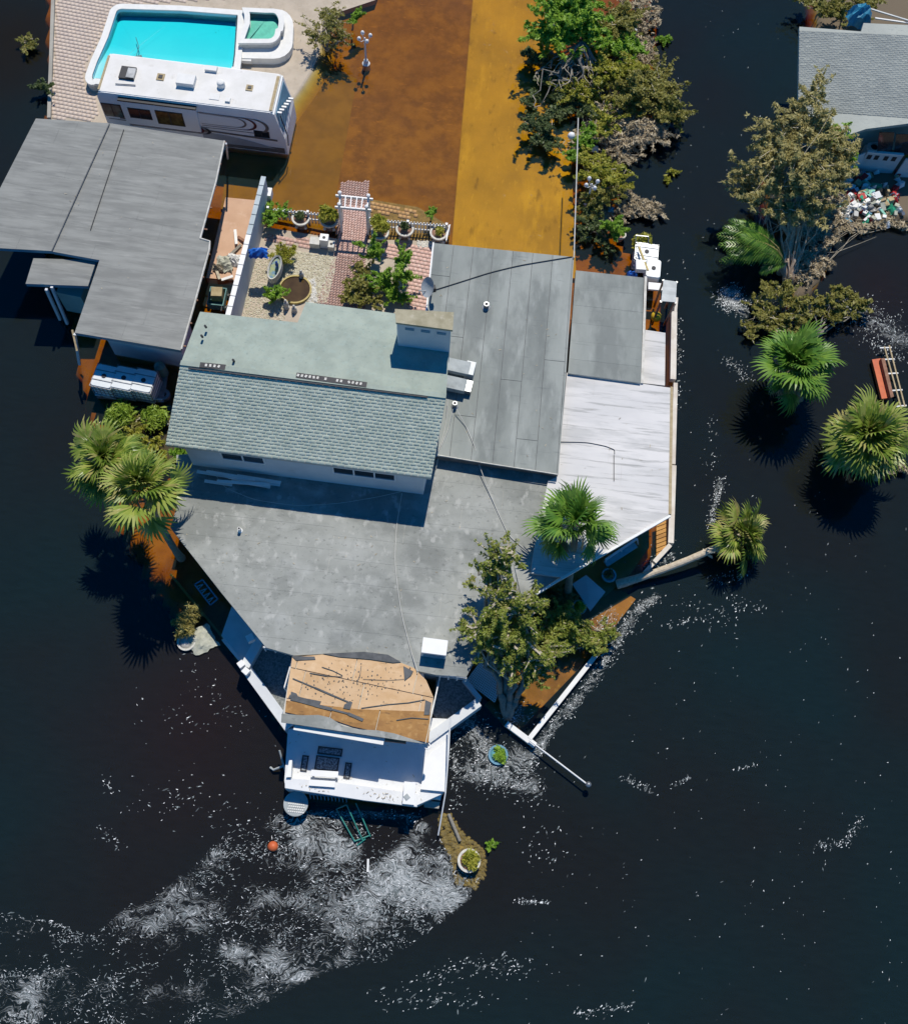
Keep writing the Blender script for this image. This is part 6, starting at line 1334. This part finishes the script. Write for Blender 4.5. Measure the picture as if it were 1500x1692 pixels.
q = [P(329, 960, .0), P(340, 963, .0), P(358, 993, .0), P(346, 1000, .0)]; q = [P(322, 966, 0), P(335, 958, 0), P(360, 990, 0), P(348, 1000, 0)]
b = MB()
for i in range(4): b.bar(q[i], q[(i+1) % 4], .06, .05)
b.build('frame', 'lead_blue', gr_)
b = MB()
for i in range(1, 9): b.bar(q[0].lerp(q[3], i/9), q[1].lerp(q[2], (i+(.6 if i % 2 else -.6))/9), .04, .03)
b.build('bars', 'teal_pot', gr_)
# shoal rocks
pebbles([(725, 1350), (742, 1342), (765, 1378), (800, 1405), (804, 1440), (785, 1470), (752, 1460), (745, 1420), (730, 1390)], 900, -.12, .03, .12, 'soil_rock', None, 12, 'shoal_stones')
tag(MB().tube([P(741, 1345, .02), P(760, 1390, .03)], .07, 8).build('driftwood', 'bark_gray'), 'grey driftwood log along the rock shoal', 'log')
plant('floating_branch', (810, 1398, .02), [(812, 1396, .1, .22, .15, .08)], 'leaf_bright', 120, .12, 'little green sprig on a stick beside the rock shoal', 'branch', trunk=False, twigs=3)
# ------------------------------------------------------------------ right bank: gate, rubbish, tarp
gt = thing('white_gate', P(1455, 290, 0), 'white panelled gate with four small dark openings at the right edge', 'gate')
A, B = P(1432, 251, 1.5), P(1492, 256, 1.5); MB().bar(A-Vector((0, 0, .75)), B-Vector((0, 0, .75)), .08, 1.5).build('panel', 'white_wall', gt)
dn = Vector((0, -1, 0))
for t in (.12, .32, .58, .80): p = A.lerp(B, t)-Vector((0, .06, .3)); MB().box(p, (.22, .02, .3)).build('opening', 'dark_trim', gt)
MB().bar(A+Vector((0, 0, .03)), B+Vector((0, 0, .03)), .14, .06).build('top_rail', 'white_clean', gt)
A, B = P(1496, 262, 1.5), P(1540, 266, 1.5); MB().bar(A-Vector((0, 0, .75)), B-Vector((0, 0, .75)), .08, 1.5).build('panel', 'white_wall', gt)
MB().bar(P(1388, 276, .8), P(1425, 262, 1.0), .06, 1.0).build('panel', 'white_wall', gt)
ac = thing('cooling_unit', P(1440, 252, .1), 'white round-topped cooling unit with a dark fan opening beside the gate', 'cooling unit'); o = P(1441, 248, .6)
MB().box(o+Vector((0, 0, -.3)), (.9, .9, .9)).build('casing', 'white_clean', ac); MB().ring(o+Vector((0, 0, .16)), .4, .22, 0, .12, 22).build('fan_ring', 'white_clean', ac); MB().lathe(o+Vector((0, 0, .16)), [(.22, 0), (.22, .03)], 18).build('fan_opening', 'rv_black', ac)
crumple('teal_tarp', 1422, 24, 2.6, 1.3, 1.1, .6, 'tarp_teal', 'crumpled teal-blue tarp over the roof edge at the top right', 'tarp', 51, drop=.5)
tag(MB().bar(P(1445, 30, 1.8), P(1500, 38, 1.8), .08, .06).build('pole', 'white_paint'), 'white pole behind the pale shingled roof, lower of two', 'pole'); tag(MB().bar(P(1438, 15, 1.8), P(1500, 34, 1.9), .08, .06).build('pole', 'alu'), 'grey pole behind the pale shingled roof, upper of two', 'pole')
g = random.Random(9)
cols_ = ['white_paint', 'white_clean', 'white_paint', 'white_clean', 'tote_plastic', 'tote_plastic', 'cloth', 'tan_board', 'mint', 'green_bin', 'red', 'steel', 'cloth', 'tan_board', 'lead_blue', 'cardboard', 'rv_black', 'steel']
nm_ = {'white_paint': 'white', 'white_clean': 'white', 'tote_plastic': 'pale', 'mint': 'mint green', 'green_bin': 'dark green', 'red': 'red', 'blue_bin': 'blue', 'cloth': 'grey', 'tan_board': 'tan', 'lead_blue': 'slate blue', 'cardboard': 'brown', 'rv_black': 'black', 'steel': 'metal'}
GR = 'rubbish heaped on the right bank'
fixed = [(1401, 332, .75, .6, 'white_paint', 1), (1401, 353, .6, .45, 'white_paint', 1), (1378, 343, .5, .35, 'mint', 0), (1385, 357, .3, .3, 'white_clean', 0), (1434, 318, .6, .45, 'mint', 0), (1447, 308, .55, .2, 'green_bin', 0), (1432, 362, 1.0, .3, 'green_bin', 1), (1446, 324, .35, .45, 'white_clean', 0), (1419, 297, .4, .35, 'red', 1), (1478, 312, .4, .35, 'red', 1), (1428, 340, .7, .5, 'tote_plastic', 1), (1382, 285, .5, .3, 'cloth', 0), (1470, 345, .6, .5, 'green_bin', 1), (1398, 305, .6, .6, 'cloth', 1), (1432, 292, .3, .3, 'white_clean', 0)]
for i in range(190):
    u, v = g.gauss(1430, 30), g.gauss(325, 22)
    if not (1375 < u < 1498 and 285 < v < 372): continue
    fixed.append((u, v, g.uniform(.15, .45), g.uniform(.12, .35), g.choice(cols_), g.random() < .5))
where0 = lambda u, v: ('by the gate' if v < 308 else 'low on the bank' if v > 342 else 'mid heap')+(', west end' if u < 1405 else ', east end' if u > 1460 else ', central')
SEEN = set()
def where(u, v):
    row = ('hard against the gate' if v < 300 else 'in the upper part' if v < 315 else 'in the middle' if v < 330 else 'in the lower part' if v < 347 else 'at the water edge')
    c = ('far west' if u < 1395 else 'west' if u < 1415 else 'centre-west' if u < 1430 else 'centre-east' if u < 1447 else 'east' if u < 1465 else 'far east')
    return f'{row}, {c} side'
for i, (u, v, sx, sy, m, soft) in enumerate(fixed):
    kind_ = ('flattened bag' if sx > .35 else 'small crumpled bag') if soft else ('big box' if sx > .4 else 'container' if sx/sy < 1.6 else 'long container')
    lab = f'{nm_[m]} {kind_} of the rubbish heap, {where(u, v)}'
    if lab in SEEN: continue
    SEEN.add(lab)
    z = .15+.25*math.exp(-((u-1430)/40)**2-((v-325)/25)**2)
    if soft: crumple('rubbish_bag', u, v, z, sx, sy, .22, m, lab, 'bag', 60+i, n=6, rz=g.random()*3, group=GR)
    else:
        b = MB().box(P(u, v, z+.1), (sx, sy, g.uniform(.12, .3)), g.random()*3, g.uniform(-.4, .4)); tag(b.build('rubbish_container', m), lab, 'container', GR)

# ------------------------------------------------------------------ litter blown onto roofs and deck
def litter(px, z, n, m, seed, name='leaf_litter', smin=.012, smax=.04, parent=house, cl=.35):
    g = np.random.RandomState(seed); poly = PP(px, z); xs = [p.x for p in poly]; ys = [p.y for p in poly]; V, F = [], []; k = 0; tries = 0
    while k < n and tries < n*60:
        tries += 1; x, y = g.uniform(min(xs), max(xs)), g.uniform(min(ys), max(ys))
        if not pin(Vector((x, y, 0)), poly) or noise.noise(Vector((x*cl*2, y*cl*2, seed))) < g.uniform(-.25, .5): continue
        a = g.uniform(0, 6.3); s_ = g.uniform(smin, smax); l_ = s_*g.uniform(1, 4); c_, q_ = math.cos(a), math.sin(a); n0 = len(V); k += 1
        V += [(x-c_*l_/2-q_*s_/3, y-q_*l_/2+c_*s_/3, z+.035), (x-c_*l_/2+q_*s_/3, y-q_*l_/2-c_*s_/3, z+.03), (x+c_*l_/2+q_*s_/4, y+q_*l_/2-c_*s_/4, z+.045), (x+c_*l_/2-q_*s_/4, y+q_*l_/2+c_*s_/4, z+.035)]; F.append((n0, n0+1, n0+2, n0+3))
    tag(npmesh(name, V, F, m, parent, ORG[parent], tone=g.rand(len(F))), kind='stuff')
litter([(300, 850), (760, 800), (900, 800), (870, 980), (770, 1110), (450, 1065), (300, 880)], ZS, 70, 'leaf_dead', 21)
litter([(720, 410), (940, 430), (920, 770), (740, 740)], ZE, 40, 'leaf_dead', 22)
litter([(940, 630), (1100, 650), (1095, 845), (930, 940), (890, 930)], ZW+.02, 35, 'leaf_dead', 23)
litter([(480, 1210), (735, 1195), (730, 1300), (690, 1325), (476, 1298)], deckz, 60, 'leaf_dead', 24)
litter([(480, 1288), (560, 1296), (686, 1316), (684, 1328), (600, 1318), (476, 1300)], deckz+.35, 60, 'leaf_dead', 25)
litter([(60, 200), (365, 236), (325, 395), (295, 570), (130, 545), (165, 430), (95, 410)], ZN+.06, 30, 'leaf_dead', 26, parent=nb)
litter([(150, 10), (86, 190), (150, 195), (135, 130), (180, 10), (500, 0), (520, 60), (490, 140), (400, 130), (500, 90)], .06, 150, 'leaf_dead', 27, parent=pd)
litter([(970, 180), (770, 60), (790, 0), (890, 0), (900, 240), (940, 400), (760, 400)], .0, 60, 'leaf_dead', 28, parent=dr)
# ------------------------------------------------------------------ sun glitter painted as pale flecks and film, with some froth
def pinpoly(U, V_, poly): return inside(U, V_, poly)
def glint_foam():
    g = np.random.RandomState(4); pts = []
    main = [(470, 1345), (600, 1360), (700, 1350), (738, 1385), (750, 1430), (796, 1455), (770, 1490), (700, 1548), (640, 1588), (560, 1600), (500, 1625), (400, 1680), (300, 1700), (-30, 1700), (-30, 1505), (60, 1510), (150, 1545), (200, 1500), (250, 1480), (330, 1420), (400, 1350)]
    n = 260000; U = g.uniform(-20, 800, n); V_ = g.uniform(1330, 1700, n); k = pinpoly(U, V_, main); U, V_ = U[k], V_[k]
    def fb(u, v, s, o=0):
        return noise.noise(Vector((u*s+o, v*s*1.35, o)))
    keep = []
    def flow(x, y):
        q = Vector((x*.22, y*.22, 1.7)); a = noise.noise(q)*3.4+noise.noise(q*3.1)*1.6
        return .35+a
    for u, v in zip(U, V_):
        w1, w2 = fb(u, v, .006, 3)*70, fb(u, v, .006, 9)*70
        r = fb(u+w1, v+w2, .016)+.6*fb(u+w1*1.5, v+w2*1.5, .045, 5)
        rid = 1-abs(fb(u+w1, v+w2, .03, 11))*2.4
        core = math.exp(-((u-640)/150)**2-((v-1490)/75)**2)
        d = .015+.8*max(0, r*.95+.08)*max(0, rid)+.42*core*(rid*.7+.3)
        if v < 1400: d *= .6
        if g.rand() < d*.34: keep.append((u, v, core, d))
    RV, RF, RT = [], [], []
    for u, v, c, d in keep:
        if g.rand() < .8: pts.append((u, v, g.uniform(.006, .017)*(1.7 if g.rand() < .05 else 1), c)); continue
        p = P(u, v, 0); x, y = p.x, p.y; k = g.randint(1, 6); st_ = g.uniform(.022, .045); wd_ = g.uniform(.005, .012)*(1.8 if g.rand() < .1 else 1); tn = min(1, g.rand()**2.2*.85+.16*min(1, d)); z = .010+g.rand()*.012
        n0 = len(RV); f0_ = flow(x, y); a0_ = f0_+g.normal()*.75
        for q in range(k+1):
            a = a0_+g.normal()*.30+.5*(flow(x, y)-f0_); w_ = wd_*math.sin(math.pi*(q+.5)/(k+1))*g.uniform(.6, 1.3); RV += [(x-math.sin(a)*w_, y+math.cos(a)*w_, z), (x+math.sin(a)*w_, y-math.cos(a)*w_, z)]
            x += math.cos(a)*st_; y += math.sin(a)*st_
        for q in range(k): RF.append((n0+2*q, n0+2*q+1, n0+2*q+3, n0+2*q+2)); RT.append(tn*g.uniform(.7, 1.1))
    tag(npmesh('glint_streaks', RV, RF, 'glint_foam', tone=np.clip(RT, 0, 1)), kind='stuff')  # glints drawn as pale strips along the flow
    lines = [([(1085, 985), (1050, 1010), (1010, 1075), (960, 1150), (920, 1190), (870, 1270)], 8, 900), ([(1190, 790), (1182, 830), (1172, 870)], 5, 260), ([(1215, 480), (1200, 500), (1215, 505)], 10, 350), ([(1195, 480), (1230, 515)], 12, 500), ([(1200, 590), (1240, 630)], 7, 130), ([(1120, 520), (1125, 640), (1122, 680)], 6, 110), ([(1170, 690), (1180, 720), (1175, 790)], 7, 60), ([(770, 1190), (800, 1240), (830, 1280), (860, 1250)], 20, 480), ([(760, 1270), (880, 1300)], 18, 420), ([(1060, 940), (1110, 920)], 9, 200), ([(1010, 1010), (985, 1050), (960, 1060)], 12, 260), ([(855, 1165), (870, 1190), (830, 1180)], 10, 220), ([(1400, 500), (1440, 530), (1490, 560)], 26, 520), ([(1425, 560), (1500, 600)], 9, 120),
             ([(1345, 1400), (1400, 1390), (1420, 1350)], 6, 130), ([(1030, 1285), (1075, 1305)], 5, 90), ([(1105, 1300), (1140, 1285)], 3, 40), ([(1210, 1272), (1248, 1264)], 2.5, 30), ([(850, 1490), (910, 1490)], 4, 90), ([(700, 1620), (780, 1590), (850, 1605)], 12, 160), ([(840, 1580), (870, 1610)], 12, 60), ([(950, 1675), (1040, 1662)], 6, 110), ([(620, 1640), (720, 1655), (800, 1650)], 14, 130), ([(1120, 990), (1190, 1030), (1220, 1010)], 14, 90), ([(1200, 985), (1240, 1010), (1265, 990)], 10, 60), ([(1095, 1035), (1140, 1025)], 5, 40), ([(1170, 960), (1230, 950)], 8, 90), ([(170, 1280), (185, 1310)], 5, 30), ([(170, 1370), (200, 1400)], 8, 30), ([(230, 1180), (340, 1200), (440, 1180)], 30, 90), ([(230, 1330), (330, 1310), (440, 1380)], 34, 150), ([(300, 1090), (380, 1170)], 18, 50), ([(480, 1350), (600, 1345), (690, 1345)], 8, 240), ([(750, 1200), (745, 1300), (760, 1340)], 10, 140), ([(880, 1300), (920, 1420), (860, 1400)], 20, 90), ([(1340, 1480), (1280, 1500)], 30, 15)]
    for pl_, wd, n in lines:
        seg = [(a, b, math.hypot(b[0]-a[0], b[1]-a[1])) for a, b in zip(pl_[:-1], pl_[1:])]; tot = sum(s[2] for s in seg)
        for a, b, L in seg:
            for _ in range(int(1.0*n*L/tot)):
                t = g.rand(); cl = .45+.55*(noise.noise(Vector((a[0]+t*L*.07, a[1]*.1, 2))) > -.1)
                if g.rand() > cl: continue
                pts.append((a[0]+(b[0]-a[0])*t+g.normal()*wd, a[1]+(b[1]-a[1])*t+g.normal()*wd*.7, g.uniform(.007, .026), 0))
    for _ in range(420): pts.append((g.uniform(860, 1500), g.uniform(700, 1692), g.uniform(.008, .02), 0))
    for _ in range(60): pts.append((g.uniform(1090, 1310), g.uniform(0, 480), g.uniform(.01, .022), 0))
    # film of painted sun glints and froth: density per vertex, swirls in the material
    st = .14; xs = np.arange(-27, 27, st); ys = np.arange(-7, 37, st); X, Y = np.meshgrid(xs, ys); D = np.zeros(X.shape)
    mp_ = PP(main, 0); k = inside(X, Y, mp_)
    for i_, j_ in zip(*np.nonzero(k)):
        x, y = X[i_, j_], Y[i_, j_]; r_ = noise.noise(Vector((x*.33+noise.noise(Vector((x*.2, y*.2, 4)))*1.6, y*.5, 3)))+.5*noise.noise(Vector((x*1.1, y*1.4, 7)))
        pc_ = P(640, 1490); co = math.exp(-((x-pc_.x)/4.2)**2-((y-pc_.y)/2.1)**2); D[i_, j_] = max(0, min(1, min(1, .47+r_*.85+.34*co)))
    for pl_, wd, n_ in lines:
        w_ = wd/38*1.5; amp = min(1, n_/(60+wd*22)); Q_ = PP(pl_, 0)
        for a, b in zip(Q_[:-1], Q_[1:]):
            dx, dy = b.x-a.x, b.y-a.y; t = np.clip(((X-a.x)*dx+(Y-a.y)*dy)/(dx*dx+dy*dy), 0, 1); d2 = (X-a.x-t*dx)**2+(Y-a.y-t*dy)**2; D = np.maximum(D, amp*.8*np.exp(-d2/(w_*w_)))
    for _ in range(3): D = (D*2+np.roll(D, 1, 0)+np.roll(D, -1, 0)+np.roll(D, 1, 1)+np.roll(D, -1, 1))/6
    dkp = PP([(466, 1195), (745, 1185), (745, 1336), (690, 1345), (466, 1318)], 0)
    D[inside(X, Y, dkp)] = 0
    nx, ny = len(xs), len(ys); I = (np.arange(ny-1)[:, None]*nx+np.arange(nx-1)[None]).reshape(-1); Fq = np.stack([I, I+1, I+1+nx, I+nx], 1); Df = D.ravel(); keepf = Df[Fq].max(1) > .03; Fq = Fq[keepf]
    us, inv = np.unique(Fq, return_inverse=True); Fq = inv.reshape(Fq.shape); V = np.stack([X.ravel()[us], Y.ravel()[us], np.full(len(us), .007)], 1)
    m = bpy.data.materials.new('glint_foam_film'); m.use_nodes = True; MATS['glint_foam_film'] = m; nn_ = m.node_tree.nodes; l = m.node_tree.links; bs = nn_['Principled BSDF']; out = nn_['Material Output']
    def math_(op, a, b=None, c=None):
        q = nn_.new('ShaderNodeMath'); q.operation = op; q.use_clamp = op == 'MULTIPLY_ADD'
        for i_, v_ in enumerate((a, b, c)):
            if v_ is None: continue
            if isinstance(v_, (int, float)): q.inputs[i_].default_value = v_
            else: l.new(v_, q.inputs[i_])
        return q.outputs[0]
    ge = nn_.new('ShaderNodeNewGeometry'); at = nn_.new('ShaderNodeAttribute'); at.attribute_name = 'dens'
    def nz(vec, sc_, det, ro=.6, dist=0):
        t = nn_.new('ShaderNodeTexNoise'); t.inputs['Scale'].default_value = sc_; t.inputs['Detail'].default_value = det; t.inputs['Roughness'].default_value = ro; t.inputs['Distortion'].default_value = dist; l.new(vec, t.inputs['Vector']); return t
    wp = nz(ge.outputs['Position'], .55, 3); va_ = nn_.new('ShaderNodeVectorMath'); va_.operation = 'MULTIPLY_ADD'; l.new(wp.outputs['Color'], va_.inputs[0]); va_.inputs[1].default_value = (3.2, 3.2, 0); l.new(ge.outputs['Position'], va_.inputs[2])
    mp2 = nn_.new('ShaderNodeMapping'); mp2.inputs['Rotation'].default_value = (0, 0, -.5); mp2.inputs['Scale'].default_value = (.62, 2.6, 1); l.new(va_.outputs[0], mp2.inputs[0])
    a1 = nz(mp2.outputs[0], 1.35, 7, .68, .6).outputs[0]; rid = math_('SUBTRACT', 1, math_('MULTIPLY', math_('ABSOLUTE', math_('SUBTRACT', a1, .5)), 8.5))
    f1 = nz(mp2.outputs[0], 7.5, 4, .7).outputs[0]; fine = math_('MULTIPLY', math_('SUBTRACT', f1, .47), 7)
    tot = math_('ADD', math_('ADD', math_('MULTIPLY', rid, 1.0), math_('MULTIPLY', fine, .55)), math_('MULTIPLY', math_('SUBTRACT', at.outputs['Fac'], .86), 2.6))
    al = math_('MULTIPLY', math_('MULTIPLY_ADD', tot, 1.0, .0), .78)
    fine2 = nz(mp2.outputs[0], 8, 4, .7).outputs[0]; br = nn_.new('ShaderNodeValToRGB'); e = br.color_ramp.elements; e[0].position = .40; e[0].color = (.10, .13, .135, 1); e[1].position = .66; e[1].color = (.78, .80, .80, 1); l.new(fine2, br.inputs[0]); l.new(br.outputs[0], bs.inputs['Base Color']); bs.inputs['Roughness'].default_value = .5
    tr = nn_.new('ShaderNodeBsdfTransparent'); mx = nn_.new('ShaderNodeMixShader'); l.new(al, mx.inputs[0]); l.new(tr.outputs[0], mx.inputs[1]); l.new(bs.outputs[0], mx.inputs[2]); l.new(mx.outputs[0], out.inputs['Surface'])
    o = npmesh('glint_foam_film', V, Fq, 'glint_foam_film'); at_ = o.data.attributes.new('dens', 'FLOAT', 'POINT'); at_.data.foreach_set('value', Df[us].astype(np.float32)); tag(o, kind='stuff')
    blk = [[(470, 1200), (742, 1190), (742, 1338), (470, 1338)], [(758, 1405), (793, 1405), (793, 1440), (758, 1440)]]
    for sel, m, nm, lab in ((0, 'glint_foam', 'glint_foam', 'x'), (1, 'glint_foam_thin', 'thin_glint_foam', 'y')):  # bright and dim glint flecks, their brightness held in the colour tone
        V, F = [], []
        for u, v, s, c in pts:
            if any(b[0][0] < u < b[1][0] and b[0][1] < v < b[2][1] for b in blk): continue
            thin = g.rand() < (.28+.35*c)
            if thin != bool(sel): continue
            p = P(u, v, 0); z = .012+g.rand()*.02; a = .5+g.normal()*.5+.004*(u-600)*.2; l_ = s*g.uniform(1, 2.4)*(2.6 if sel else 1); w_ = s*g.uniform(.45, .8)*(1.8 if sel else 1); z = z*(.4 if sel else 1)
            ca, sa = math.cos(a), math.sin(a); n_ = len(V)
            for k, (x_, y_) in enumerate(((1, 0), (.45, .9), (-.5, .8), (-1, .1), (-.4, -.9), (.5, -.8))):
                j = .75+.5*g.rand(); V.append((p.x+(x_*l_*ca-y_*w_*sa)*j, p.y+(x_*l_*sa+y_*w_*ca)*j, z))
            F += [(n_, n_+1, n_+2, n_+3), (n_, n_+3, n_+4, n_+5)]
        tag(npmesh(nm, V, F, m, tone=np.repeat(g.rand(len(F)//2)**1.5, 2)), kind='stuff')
        print(nm, len(F))
glint_foam()
